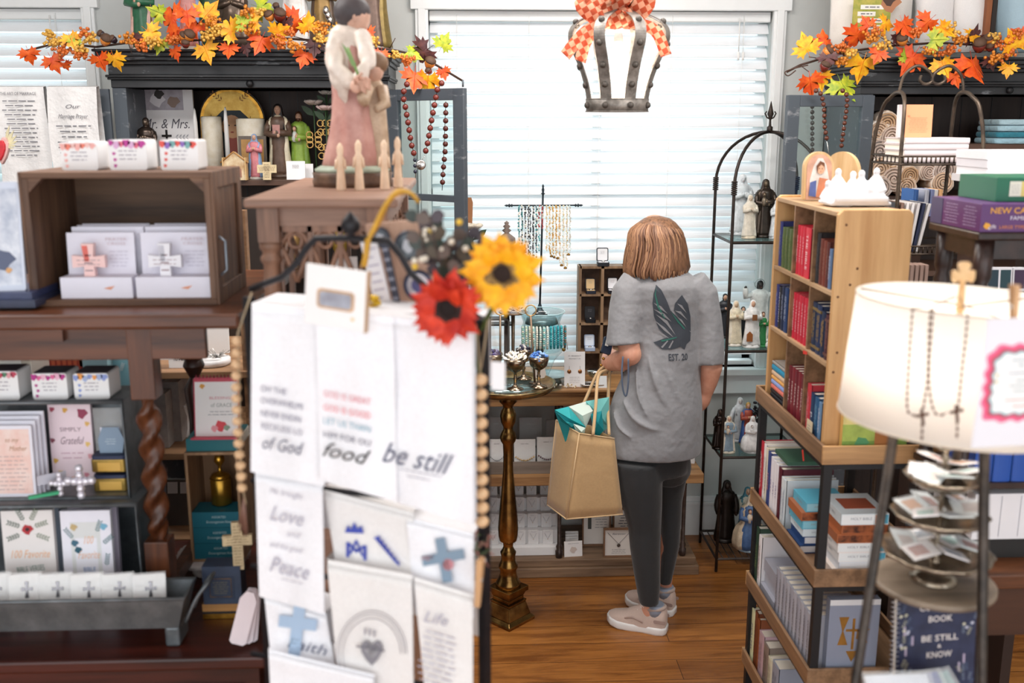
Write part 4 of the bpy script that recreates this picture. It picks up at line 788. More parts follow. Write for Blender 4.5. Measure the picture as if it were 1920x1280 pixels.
for i in range(3):
    m = MB(); z = cz+t+i*hh; m.b(kx0+t+.001,kx1-t-.001,2.292,2.36,z,z+hh-.001,TEAL); M = TR((kx0+kx1)/2,2.2915,z) @ FRONT; m.text('ASSORTED',hh*.2,mat('#bfd8da'),M @ TR(.008,hh*.66,0),0,0,.034); m.text('Encouragement Notes',hh*.24,mat('#bfd8da'),M @ TR(.008,hh*.36,0),.3,0,.062); m.solo('teal_box','%s teal box of encouragement notes in the small crate' % ['bottom','middle','top'][i],'box','teal boxes')
g = at(414,952,2.33); z = cz+t+3*hh; r = T('gold_jar','gold ribbed jar with finial lid in the small crate','jar',(g.x,2.345,z)); hj = kt-z-.016
MB().lathe([(.02,0),(.025,.004),(.025,hj*.5),(.022,hj*.52)],mat('#b58a35','mottle',.3,.85),32,fold=lambda a,z,t: 1+.02*math.sin(a*24)).build('jar', r, True); MB().lathe([(.026,hj*.5),(.02,hj*.58),(.005,hj*.62),(.004,hj*.72),(.013,hj*.82),(.012,hj*.9),(.004,hj*.96),(.001,hj)],mat('#c9983a','mottle',.25,.9),14).build('lid', r, True)
m = MB(); m.b(kx0+.004,kx1-.002,2.3,2.42,kt,kt+.03,mat('#0f6b74','plain',.45)); m.b(kx0+.006,kx1,2.305,2.421,kt+.004,kt+.026,PAGES); m.solo('teal_book','thick teal book lying on the small crate','book'); tb = kt+.03
r = T('flip_calendar','red spiral flip calendar with printed blessing on the teal book','calendar',((kx0+kx1)/2,2.35,tb)); M,w,h = face(366,712,446,806,2.31,.16,0,tb)
m = MB(M); m.b(-w/2,w/2,0,h,-.003,0,mat('#f3efed')); m.b(-w/2,w/2,h*.93,h,0,.0006,mat('#c8465a')); m.text('BLESSINGS',h*.06,mat('#d88a94'),TR(w*.12,h*.66,E_),0,0,w*.55); m.text('of GRACE',h*.09,mat('#9aa09a'),TR(w*.12,h*.54,E_),0,0,w*.5); m.scrawl(-w*.2,w*.42,h*.36,h*.46,2,GREYINK,Z1,.25)
blob(m,w*.1,h*.2,w*.13,mat('#d8404a')); blob(m,-w*.05,h*.16,w*.08,mat('#e89aa0'),z=.0015); blob(m,w*.24,h*.17,w*.07,mat('#8aa08a'),z=.0015); blob(m,-w*.32,h*.86,w*.06,mat('#e0a040')); m.build('pages', r)
m = MB(M); m.b(-w/2-.004,w/2+.004,-.0,h*.98,-.008,-.004,mat('#c23a50')); m.b(-w/2-.004,w/2+.004,0,.004,-.008,.03,mat('#c23a50')); m.build('easel', r)
m = MB(M)
for i in range(12): m.tube([(-w*.46+w*.92*i/11,h-.003,.003),(-w*.46+w*.92*i/11,h+.006,-.001),(-w*.46+w*.92*i/11,h-.003,-.009)],.0012,mat('#b8445a',rough=.3,metal=.5),5)
m.build('spiral', r)
# light wooden shelf unit behind
sx0, sx1 = at(240,700,2.75).x, at(475,700,2.75).x; s1 = at(380,697,2.75).z; SWM = mat('#a07a58','woodx',.55,0,'#76543a')
r = T('shelf_unit','light wooden shelf unit behind the table leg with tags and slabs','shelf unit',((sx0+sx1)/2,2.95,0)); m = MB()
for y_ in (2.76,3.22):
    for x_ in (sx0,sx1-.03): m.b(x_,x_+.03,y_,y_+.03,0,s1+.45,SWM)
m.build('posts', r)
zs = [s1, at(330,850,2.75).z, at(330,1010,2.75).z]
for z in zs: MB().b(sx0,sx1,2.75,3.25,z-.02,z,SWM).build('shelf', r, bevel=.002)
MB().b(sx0,sx1,3.23,3.25,.1,s1+.45,mat('#2b211c')).build('back_panel', r)
def soul(mb,w,h):
    for i,(t,k) in enumerate((('the',.1),('one',.2),('my',.1),('soul',.2),('loves',.16))): mb.text(t,h*k,INK,TR(0,h*(.9-.17*i),E_),.25,0,w*(.55 if k > .1 else .3))
panel('word_plaque','white plaque reading the one my soul loves on the wooden shelf','sign',317,610,358,690,2.8,mat('#f2f2f4'),.012,.04,0,soul,zbase=s1,bevel=.001)
panel('white_board','large white canvas board behind the word plaque','board',362,600,430,672,2.98,mat('#efefef'),.015,.05,0,None,zbase=s1); panel('white_board','narrow white canvas board to the left of the word plaque','board',296,600,316,684,2.9,mat('#e8e8ea'),.015,.05,0,None,zbase=s1)
c = at(395,688,2.83); MB(TR(c.x,2.84,s1)).lathe([(.05,0),(.055,.004),(.055,.018),(.05,.02),(.04,.012),(.001,.012)],mat('#f0eeee','mottle',.3),30).solo('round_tray','round white marble tray on the wooden shelf','tray')
m = MB(); rr = random.Random(4)
for i in range(26):
    a = rr.random()*6.28; l = rr.uniform(.01,.05); m.tube([(c.x+.02,2.84,s1+.02),(c.x+.02+l*math.cos(a),2.84-abs(l*math.sin(a))*.5,s1+.02+rr.random()*.03)],.0012,SILVER,4)
m.solo('tinsel_spray','spray of silver tinsel on the round tray','decoration')
SL = mat('#a8a09c','mottle',.6)
for i,(xa,ya,xb,yb,Y) in enumerate(((312,716,342,826,2.86),(296,738,318,850,2.8))): panel('grey_slab',['taller grey canvas edge-on beside the twisted leg','shorter grey canvas edge-on by the twisted leg'][i],'canvas',xa,ya,xb,yb,Y,SL,.1,0,0,None,'grey canvases',.001,zbase=zs[1])
panel('jewelry_card','kraft card with dark necklace on the wooden shelf','jewelry card',346,728,372,810,2.95,mat('#a87c4c'),.003,.05,0,lambda mb,w,h:(mb.tube([(-w*.3,h*.9,.001),(0,h*.35,.001),(w*.3,h*.9,.001)],.0012,INK,4),mb.b(-w*.5,w*.5,0,h*.35,.0005,.0015,CARD)),zbase=zs[1]); 
m = MB(); c = at(352,752,2.9); m.lathe([(.03,0),(.012,.02),(.01,.06),(.03,.09),(.034,.1),(.001,.1)],WHITE,16,(c.x-.02,2.93,zs[1])); m.solo('white_pedestal','small white pedestal dish beside the grey canvases','stand')
for i,px in enumerate((322,346)): panel('boxed_bracelet','%s boxed bracelet on the lowest wooden shelf' % ['left','right'][i],'boxed bracelet',px-12,905,px+12,952,2.85,mat('#6b6560'),.03,.2,0,lambda mb,w,h:mb.b(-w*.4,w*.4,h*.7,h*.95,0,.001,WHITE),'boxed bracelets',zbase=zs[2])
# ============================================================ carved pedestal with the big statue
PW = mat('#97705a','woodz',.5,0,'#64483a',1.); PWX = mat('#a07c69','woodx',.5,0,'#76594a',1.)
PY0, PY1 = 1.9, 2.6; px0, px1 = at(455,374,PY0).x, at(745,374,PY0).x; pz = at(600,372,PY0).z
r = T('carved_pedestal','square carved wooden pedestal with lattice sides under the big robed statue','pedestal',((px0+px1)/2,2.25,0))
MB().b(px0,px1,PY0,PY1,pz-.018,pz,PWX).build('top', r, bevel=.005)
ins = .02; pb = pz-.46
for x_ in (px0+ins,px1-ins-.04):
    for y_ in (PY0+ins,PY1-ins-.04):
        cx_, cy_ = x_+.02, y_+.02; m = MB(); m.b(x_,x_+.04,y_,y_+.04,pz-.085,pz-.018,PW)
        m.lathe([(.019,pb+.02),(.017,pz-.16),(.016,pz-.13),(.021,pz-.122),(.021,pz-.116),(.017,pz-.11),(.017,pz-.104),(.022,pz-.098),(.022,pz-.09),(.019,pz-.085)],PW,16,(cx_,cy_,0)); m.b(x_,x_+.04,y_,y_+.04,pb,pb+.02,PW); m.build('leg', r)
def lattice(mb, a, b, z0, z1, fr):       # pierced panel of pointed arches
    w = b-a; n = 3; s = .009; cw = w/n
    fr(mb,a,b,z1-.012,z1); fr(mb,a,b,z0,z0+.015)
    for i in range(n+1): x = a+cw*i; fr(mb,max(a,x-s/2),min(b,x+s/2),z0,z1)
def fbar(y):
    return lambda mb,a,b,z0,z1: mb.b(a,b,y-.006,y+.006,z0,z1,PW)
def sbar(x):
    return lambda mb,a,b,z0,z1: mb.b(x-.006,x+.006,a,b,z0,z1,PW)
def arcs(mb, a, b, z1, P, n=3):
    cw = (b-a)/n; rr_ = .0055
    for i in range(-1,n+1):
        for s_ in (1,-1):
            pts = []
            for k in range(9):
                t = k/8; u = a+cw*(i+.5)+s_*(t*cw); z = z1-.11+.1*math.sin(t*PI/2)
                if a <= u <= b: pts.append(P(u,z))
            if len(pts) > 2: mb.tube(pts, rr_, PW, 6)
    for i in range(n):
        c = a+cw*(i+.5); mb.tube([P(c+.013*math.cos(t),z1-.03+.013*math.sin(t)) for t in [2*PI*j/12 for j in range(12)]],.004,PW,6,True)
for k,(y_) in enumerate((PY0+.045,PY1-.045)):
    m = MB(); a, b = px0+ins+.038, px1-ins-.038; m.b(a,b,y_-.01,y_+.01,pz-.055,pz-.018,PWX); lattice(m,a,b,pb,pz-.055,fbar(y_)); arcs(m,a,b,pz-.055,lambda u,z: (u,y_,z)); m.build('lattice_panel', r)
for x_ in (px0+.04,px1-.04):
    m = MB(); a, b = PY0+ins+.038, PY1-ins-.038; m.b(x_-.01,x_+.01,a,b,pz-.055,pz-.018,PW); lattice(m,a,b,pb,pz-.055,sbar(x_)); arcs(m,a,b,pz-.055,lambda u,z: (x_,u,z)); m.build('lattice_panel', r)
m = MB(); m.b(px0+.005,px1-.005,PY0+.01,PY1-.01,pb-.03,pb,PWX); m.b(px0+.015,px1-.015,PY0+.02,PY1-.02,0,pb-.03,PWX); m.build('plinth_cabinet', r, bevel=.004)
# goods standing inside the lattice
panel('prayer_card','white prayer card inside the pedestal lattice','card',628,485,672,560,2.1,mat('#e9e2e0'),.004,.1,.1,lines(5,GREYINK,.2,.2,.8),zbase=pb); 
m = MB(); c = at(615,520,2.2); m.lathe([(.03,0),(.034,.01),(.034,.13),(.03,.15),(.018,.16),(.02,.2),(.001,.205)],mat('#a7a2a0','mottle',.25,.6),16,(c.x,2.2,pb)); m.solo('pewter_flask','pewter flask standing inside the pedestal lattice','flask')
m = MB(); c = at(700,520,2.3); m.lathe([(.03,0),(.03,.16),(.01,.2),(.001,.2)],mat('#6f6a6a','mottle',.3,.5),14,(c.x-.02,2.35,pb)); m.solo('dark_flask','dark grey flask at the right inside the pedestal lattice','flask')
# the big statue: standing robed man holding a child
sp = at(655,348,2.26); u = sc(655,200,2.26); top = at(655,6,2.26).z; hS = top-pz
ST_P = mat('#c99a8e','mottle',.45,0,'#b07a70',.7); ST_C = mat('#e6dad0','mottle',.5,0,'#cdbcae',.8); ST_S = mat('#dcae98','mottle',.5); ST_H = mat('#4a4244','mottle',.6); ST_B = mat('#6f5340','mottle',.5,0,'#4a3528'); ST_K = mat('#c9ae94','mottle',.5,0,'#a58a70')
sx = at(655,348,2.26).x; sy = 2.26; r = T('robed_statue','large plaster statue of a standing man in pink and cream robes with a child','statue',(sx,sy,pz)); V = lambda px,py,dy=0: at(px,py,sy+dy)
zb_ = V(655,322).z
m = MB(); m.lathe([(.088,pz),(.09,pz+.012),(.086,pz+.02),(.09,pz+.03),(.082,zb_)],ST_B,20,(at(662,340,sy).x,sy,0),sy=.8); m.lathe([(.083,zb_),(.085,zb_+.006),(.07,zb_+.014)],mat('#a9b3a0','mottle'),20,(at(662,330,sy).x,sy,0),sy=.8); m.build('base', r)
fold = lambda a,z,t: 1+.05*math.sin(a*9+z*16)*(1-t*.7)+.045*math.sin(a*5-z*30+1)*(1-t*.6)
def ringbody(rows, Y, m_, fo=None, n=30, squash=.75):       # rows: (py, x0, x1)
    mb = MB(); vs = []; fs = []
    for i,(py,a,b) in enumerate(rows):
        A, B = at(a,py,Y), at(b,py,Y); c = (A+B)/2; q = (B.x-A.x)/2; t = i/(len(rows)-1)
        for j in range(n):
            an = 2*PI*j/n; f_ = fo(an,c.z,1-t) if fo else 1; vs.append((c.x+q*f_*math.cos(an), Y+q*squash*f_*math.sin(an), c.z))
    k = len(rows)
    for i in range(k-1):
        for j in range(n): fs.append((i*n+j,(i+1)*n+j,(i+1)*n+(j+1)%n,i*n+(j+1)%n))
    fs.append(tuple(range(n))); fs.append(tuple(reversed([(k-1)*n+j for j in range(n)])))
    mb.add(vs, fs, m_, True); return mb
ringbody([(44,640,672),(58,626,684),(80,619,690),(110,618,696),(145,622,697),(180,624,695),(215,622,698),(250,618,704),(290,612,708),(322,606,712)],sy,ST_P,fold,60).build('robe', r)
m = ringbody([(46,634,668),(60,619,676),(85,612,672),(120,611,668),(150,616,672),(172,634,668)],sy-.01,ST_C,fold,30,.85)
m.tube([V(630,64,-.02),V(624,95,-.045),V(630,128,-.06),V(648,150,-.07),V(664,158,-.08)],[.017,.02,.022,.019,.011],ST_C,12); m.tube([V(676,62,-.02),V(688,92,-.04),V(688,120,-.06),V(674,150,-.08)],[.015,.017,.017,.011],ST_C,12)
m.tube([V(640,150,-.06),V(644,180,-.05),V(650,196,-.045)],[.02,.014,.006],ST_C,10)
def cloudy(o,st,sz,v):
    q = o.modifiers.new('remesh','REMESH'); q.mode = 'VOXEL'; q.voxel_size = v; q.use_smooth_shade = True; w = o.modifiers.new('smooth','SMOOTH'); w.iterations = 3
    t = bpy.data.textures.new('folds','WOOD'); t.wood_type = 'BANDNOISE'; t.noise_scale = sz; t.turbulence = 6; d = o.modifiers.new('folds','DISPLACE'); d.texture = t; d.strength = st; d.mid_level = .5; d.texture_coords = 'LOCAL'
cloudy(m.build('mantle', r),.007,.05,.004)
m = MB(); m.tube([V(655,55),V(660,38)],[.02,.017],ST_S,12); m.ball(V(668,30),.036,ST_S,18,12,(.85,.95,1.15)); m.ball(V(686,34,-.005),.0075,ST_S,8,6,(1.3,1,1)); m.ball(V(676,44,-.01),.016,ST_S,10,8); m.ball(V(664,34,-.034),.008,ST_S,8,6,(.5,.6,1.2)); m.ball(V(681,27,-.02),.004,INK,6,5); m.ball(V(684,40,-.014),.006,mat('#a85a50'),6,5,(1,.8,.5)); m.build('head', r)
m = MB(); m.ball(V(660,22),.04,ST_H,18,12,(1,.98,.85)); m.ball(V(650,32),.03,ST_H,14,10,(.8,.95,1)); m.build('hair', r)
m = MB()
for (hx,hy) in ((668,162),(676,156)):
    c = V(hx,hy,-.09); m.ball(c,.012,ST_S,10,8,(1.1,.7,1.2))
    for k in range(4): m.tube([c+Vector((.004*k-.004,-.004,.004)),c+Vector((.014,-.012,.01-.006*k)),c+Vector((.022,-.01,.004-.006*k))],[.0038,.0034,.0026],ST_S,6)
    m.tube([c,c+Vector((-.002,-.014,.014)),c+Vector((.006,-.018,.02))],[.004,.0036,.0028],ST_S,6)
m.build('hands', r)
m = MB(); m.tube([V(652,90,-.07),V(664,120,-.085),V(672,142,-.09)],.003,mat('#7a9a5a'),6); m.prism([(-.005,0),(.005,0),(.003,.04),(0,.05)],.002,mat('#7a9a5a'),TR(*V(664,122,-.09)) @ FRONT @ RZ(.5)); m.build('lily_stem', r)
ch = ringbody([(148,690,712),(160,684,720),(185,682,722),(215,684,724),(250,688,728),(285,692,730),(322,690,734)],sy+.0,ST_K,fold,24,.7)
ch.tube([V(690,165,-.03),V(682,190,-.06),V(676,180,-.08)],[.014,.013,.009],ST_K,8); ch.tube([V(716,165,-.02),V(722,195,-.04),V(706,205,-.06)],[.014,.013,.009],ST_K,8); ch.build('child_robe', r)
m = MB(); m.ball(V(700,130),.026,ST_S,14,10,(.9,.95,1.1)); m.ball(V(703,118,.004),.03,mat('#8a6a50','mottle'),14,10,(1,.95,.85)); m.ball(V(690,130,-.014),.005,ST_S,6,5); m.tube([V(702,150),V(701,140)],.012,ST_S,8); m.build('child_head', r)
PEG = mat('#e9cdb2','mottle',.5,0,'#dcbb9c')
for i,(px_,yt,yb,Y) in enumerate(((640,268,352,2.12),(674,262,353,2.12),(722,262,350,2.14),(747,256,345,2.2))):
    p = at(px_,yb,Y); h_ = at(px_,yt,Y).z-pz; m = MB(TR(p.x,Y,pz)); m.lathe([(.0095,0),(.0105,.003),(.0085,h_*.3),(.0072,h_*.62),(.0085,h_*.68),(.0055,h_*.74),(.0072,h_*.82),(.0065,h_*.92),(.002,h_)],PEG,14)
    for s_ in (-1,1): m.tube([(s_*.008,0,h_*.66),(s_*.011,-.002,h_*.45)],[.003,.0025],PEG,6)
    m.solo('peg_figure','pale carved wooden peg figure, %s in the row before the statue' % ['first from the left','second from the left','third from the left','rightmost'][i],'figurine','peg figures on the pedestal')
# ============================================================ towel stand in the foreground
TA = R(20); S0 = at(470,600,1.66); TD = Vector((math.cos(TA),-math.sin(TA),0)); TN = Vector((math.sin(TA),math.cos(TA),0))
def SP(px, py, off=0):
    d = ray(px,py); C0 = Vector((0,0,H)); t = (TN.dot(S0-C0)-off)/TN.dot(d); return C0+d*t
def SM(px, py, off=0): p = SP(px,py,off); return TR(*p) @ RZ(-TA) @ FRONT
r = T('towel_stand','black standing rack hung with folded white tea towels in the foreground','display stand',(SP(690,1200).x,SP(690,1200).y,0)); BK = mat('#211f24','mottle',.45,.4)
def bar(name, pts, rad, m_=BK, off=0): mb = MB(); mb.tube([SP(a,b,off) for a,b in pts], rad, m_, 8); return mb.build(name, r)
def flatbar(name, a, b, w): 
    mb = MB(); A, B = SP(*a), SP(*b); mb.tube([A,B],w,BK,4,smooth=False); return mb.build(name, r)
for x0_,x1_ in ((466,500),(905,912)):
    A = SP(x0_,556 if x0_ < 600 else 600); B = SP(x1_,1279); k = (0-A.z)/(B.z-A.z); mb = MB(); mb.tube([A,Vector((A.x,A.y,0))],.0105,BK,4,smooth=False); mb.build('upright', r)
bar('arch',[(470,542),(500,530),(528,520),(555,495),(572,468),(592,447),(640,446),(690,448),(728,452),(752,480),(770,512),(800,540),(905,600)],.0056)
m = MB(); c = SP(658,436); m.lathe([(.006,-.012),(.004,-.004),(.014,.004),(.016,.013),(.011,.023),(.004,.03),(.001,.034)],BK,14,c); m.build('finial', r)
for y0_,y1_ in ((575,596),(900,960),(1060,1110),(1225,1290)):
    A = SP(472,y0_,.005); B = SP(905,y1_,.005); B = Vector((B.x,B.y,A.z)); mb = MB(); mb.tube([A,B],.005,BK,8); mb.build('rung', r)
mb = MB(); f = SP(470,1270); 
for q in (SP(470,900),SP(907,900)): mb.b(q.x-.012,q.x+.012,q.y-.15,q.y+.15,0,.02,BK)
mb.build('foot', r)
TW = mat('#f7f6fa','cloth',.9,s=.6,bump=.25); TW2 = mat('#eeeae8','cloth',.9,s=.6,bump=.25); NAVY = mat('#5c6078'); 
def towel(label, TLc, TRc, BLc, BRc, off, texts, m_=TW, seed=0, layers=2, group='tea towels on the black stand'):
    mb = MB(); n, k = 16, 18
    def P(u, v, o): 
        px_ = (TLc[0]*(1-u)+TRc[0]*u)*(1-v)+(BLc[0]*(1-u)+BRc[0]*u)*v; py_ = (TLc[1]*(1-u)+TRc[1]*u)*(1-v)+(BLc[1]*(1-u)+BRc[1]*u)*v
        return SP(px_,py_,o+.0025*math.sin(u*7+seed+v*1.5)*(0.3+v)+.0015*math.sin(v*9+seed*2))
    for L_ in range(layers):
        o = off-L_*.006; vs = []
        for j in range(k+1):
            for i in range(n+1):
                v = j/k; vs.append(P(i/n*(1-.0*L_)+.012*L_, v*(1-.02*L_)+.01*L_, o*(min(1,.25+v*14)) if L_ == 0 else o))
        fs = [(j*(n+1)+i,(j+1)*(n+1)+i,(j+1)*(n+1)+i+1,j*(n+1)+i+1) for j in range(k) for i in range(n)]; mb.add(vs,fs,m_,True)
        bv = [vs[i] for i in range(n+1)]+[v+TN*(off+.012)+Vector((0,0,.004)) for v in vs[:n+1]]+[v+TN*(off+.016)-Vector((0,0,.12)) for v in vs[:n+1]]
        if L_ == 0: mb.add(bv,[(j*(n+1)+i,j*(n+1)+i+1,(j+1)*(n+1)+i+1,(j+1)*(n+1)+i) for j in range(2) for i in range(n)],m_,True)
    dx, dy = (BRc[0]-BLc[0]), (BRc[1]-BLc[1]); rot = -math.atan2(dy,dx)*.55
    for f in texts: f(mb, off+.0065, rot)
    return mb.solo('tea_towel', label, 'tea towel', group)
def tt(s, cx, cy, w, h, m_, sh=0, rt=None): return lambda mb,o,rot: mb.text(s, h*sc(cx,cy,1.58)*(1.0 if s.isupper() else 1.2), m_, SM(cx,cy,o) @ RZ(rt if rt is not None else rot*.6), sh, 0, w*sc(cx,cy,1.56))
def ts(cx, cy, w, h, n, m_, rt=-.08): return lambda mb,o,rot: mb.scrawl(-w/2*sc(cx,cy,1.56),w/2*sc(cx,cy,1.56),-h/2*sc(cx,cy,1.56),h/2*sc(cx,cy,1.56),n,m_,SM(cx,cy,o) @ RZ(rt),.3)
GI = mat('#83849a'); PKI = mat('#e8919c'); RDI = mat('#ee7782'); TLI = mat('#7fb0c4'); BLI = mat('#3f4fae'); LBI = mat('#a9c0da'); LGI = mat('#b5b3c2')
def poly(pts, m_): return lambda mb,o,rot: mb.add([SP(a,b,o) for a,b in pts],[tuple(range(len(pts)))],m_)
def crosspx(cx,cy,w,h,t,rot_,m_,ya=.6):
    P = crossshape(w,h,t,ya); c,s_ = math.cos(rot_), math.sin(rot_)
    return poly([(cx+x*c+(h/2-y)*-s_*-1*0+ (y-h/2)*s_, cy-(y-h/2)*c+x*s_) for x,y in P], m_)
towel('tea towel at bottom left of the stand, plain and folded',(503,1215),(700,1262),(512,1400),(700,1430),.075,[],seed=1)
towel('tea towel with sacred heart in a ring, lower middle of the stand',(612,1045),(772,1074),(640,1330),(775,1345),.058,[
    (lambda R_,th: (lambda mb,o,rot: mb.tube([SP(697+R_*.82*math.cos(t),1225-R_*math.sin(t),o) for t in [PI*(.0+1.15*i/26) for i in range(27)]],th,mat('#8f8a94'),4)))(k,.0006) for k in (80,74,66)]+[
    poly([(697+x*22,1222-y*26) for x,y in HEART],mat('#88868e')), poly([(697+x*14,1220-y*14) for x,y in HEART],mat('#b5b3b8')),
    tt('III',693,1186,22,20,mat('#9a98a2')), (lambda mb,o,rot: mb.scrawl(-.035,.03,-.004,.004,1,mat('#77757f'),SM(697,1216,o+.001),.6))],TW2,2)
towel('tea towel of small script lines, lower right of the stand',(775,1078),(886,1112),(800,1330),(886,1345),.055,[tt('Life',815,1160,46,26,LGI,.35),ts(820,1235,74,110,9,LGI,-.12)],TW2,3)
towel('tea towel with pale blue cross reading Faith, lower left of the stand',(495,1112),(610,1148),(515,1300),(640,1320),.042,[crosspx(557,1178,72,104,22,.12,LBI),tt('Faith',573,1212,84,26,NAVY,.35)],seed=4)
towel('tea towel with navy crowned monogram, middle of the stand',(606,915),(775,960),(640,1120),(780,1140),.028,[tt('M',668,1035,42,44,BLI),tt('A',668,1028,30,44,BLI),
    poly([(646,998),(652,984),(658,992),(664,978),(670,991),(678,985),(682,1000)],BLI)]+[ (lambda k: poly([(700+6*k,1008+7*k),(712+6*k,1004+8*k),(706+6*k,1014+7*k),(714+6*k,1020+7*k)],mat('#5563c0')))(k) for k in range(7)],TW2,5)
towel('tea towel with patterned blue cross, right middle of the stand',(762,968),(888,1000),(778,1150),(888,1160),.03,[crosspx(832,1050,80,84,19,-.18,mat('#8298ac'),.56),poly([(840+11*math.cos(t),1058+11*math.sin(t)) for t in [2*PI*i/10 for i in range(10)]],mat('#c98a92')),crosspx(802,1046,22,10,6,-.1,mat('#c9a8b0'))],TW,6)
towel('tea towel with faint looping script of Love and Peace, left of the stand',(478,878),(604,900),(486,1118),(608,1150),.052,[tt('He. brought',535,925,70,14,LGI,.3),tt('Love',535,968,72,36,LGI,.4),tt('and',548,1002,30,14,LGI,.35),tt('and the good',535,1026,70,14,LGI,.3),tt('Peace',540,1066,84,38,LGI,.4),ts(548,1090,60,8,1,LGI)],seed=7)
towel('tea towel in the top row lettered Oh the overwhelming, leftmost',(472,568),(602,577),(470,884),(608,912),.07,[tt('OH THE',512,732,54,17,GI),tt('OVERWHELMI',528,757,88,17,GI),tt('NEVER ENDIN',526,781,84,17,GI),tt('RECKLESS LO',528,805,86,17,GI),tt('of God',526,836,86,30,NAVY,.35)],seed=8,layers=3)
towel('tea towel in the top row lettered God is great with food script, centre',(592,576),(738,590),(600,900),(745,942),.078,[tt('GOD IS GREAT',650,746,94,17,PKI),tt('GOD IS GOOD',650,772,94,17,RDI),tt('LET US THAN',650,797,94,17,TLI),tt('HIM FOR OU',650,823,94,17,NAVY),tt('food',642,850,96,34,INK,.45)],seed=9,layers=3)
towel('tea towel in the top row with be still in script, rightmost',(733,589),(886,606),(738,940),(888,985),.072,[tt('be still',775,860,134,46,NAVY,.45),ts(788,886,110,6,1,GI),ts(784,896,50,6,1,GI)],seed=10,layers=4)
# card clipped on top
r2 = T('framed_card','white card with small framed landscape clipped to the stand top','card',SP(628,615,.1)); M = SM(628,558,.1) @ RZ(-.09); k = sc(628,558,1.55)
m = MB(M); m.b(-60*k,60*k,-55*k,55*k,-.006,0,mat('#f6f3f2')); m.prism(rrect(74*k,36*k,8*k),.002,mat('#d9b28c','mottle'),TR(2*k,-4*k,0)); m.prism(rrect(64*k,27*k,6*k),.0008,mat('#b3b7c4','mottle',.5,0,'#8e8d98'),TR(2*k,-4*k,.002)); m.b(34*k,40*k,-38*k,-32*k,0,.0006,mat('#e2c890')); m.build('card', r2)
MB(M).b(58*k,63*k,-57*k,55*k,-.01,-.002,mat('#c9a37c','woodz')).build('wooden_back', r2)
# medal box and leaning frames behind the stand top
r3 = T('medal_display','tan wooden board with round saint medals behind the red sunflower','display board',SP(740,620,-.12)); M = SM(748,505,-.1) @ RZ(.12); k = sc(748,505,1.7)
MB(M).b(-56*k,62*k,-95*k,88*k,-.02,0,mat('#c9a38c','woodz',.6,0,'#a98570')).build('board', r3)
for i,(x,y,rd) in enumerate(((28,42,25),(36,-32,26),(-26,62,16))):
    m = MB(M); ring_ = [(x*k+rd*k*math.cos(t),y*k+rd*k*math.sin(t),.004) for t in [2*PI*j/24 for j in range(24)]]; m.prism([(a,b) for a,b,_ in ring_],.004,mat('#6f7880' if i != 1 else '#e6e2ea','mottle',.2,.3)); m.tube(ring_,.0032,mat('#39425e' if i == 1 else '#4b4f5a','mottle',.3,.5),6,True); blob(m,x*k,y*k,rd*k*.5,mat('#c9ccd4' if i != 1 else '#5a5a8a'),9,.005); m.build('medal', r3)
m = MB(SM(706,520,-.06) @ RZ(.22)); m.b(-16*k,16*k,-72*k,70*k,-.004,0,mat('#ebe7ea')); m.scrawl(-12*k,12*k,-60*k,60*k,8,mat('#b8b0c0'),Z1,.3); m.solo('prayer_strip','long white prayer strip leaning in front of the medal board','card')
m = MB(SM(733,520,-.065) @ RZ(.2)); m.b(-6*k,6*k,-70*k,75*k,-.006,0,mat('#3a3d4c'))
for i in range(7): m.b(-6*k,6*k,(-60+i*18)*k,(-54+i*18)*k,0,.0005,mat('#8a8c9a'))
m.solo('beaded_strap','dark banded strap hanging between the white strip and the medals','strap')
m = MB(); m.tube(curve3([SP(690,450,.01),SP(700,430,.02),SP(722,385,.03),SP(745,358,.03),SP(770,362,.02),SP(784,378,.0)],6),.0032,mat('#dca83a','mottle',.4),8); m.tube(curve3([SP(690,450,.01),SP(708,425,.01),SP(735,372,.01),SP(768,360,.0)],6),.0025,mat('#c98f2a','mottle',.4),8); m.tube([SP(690,448,.01),SP(686,480,.01),SP(682,500,.015)],.005,mat('#e0a832','mottle',.4),8)
m.solo('gold_tassel_cord','looped gold cord standing up from the stand top','decoration')
m = MB(); rr = random.Random(3)
for i in range(22): m.ball(SP(694+rr.uniform(-10,16),570+rr.uniform(-14,12),-.02),.0045,mat('#d9b33c','plain',.15,.9),8,6)
m.solo('gold_beads','little heap of shiny gold beads hanging behind the framed card','beads')
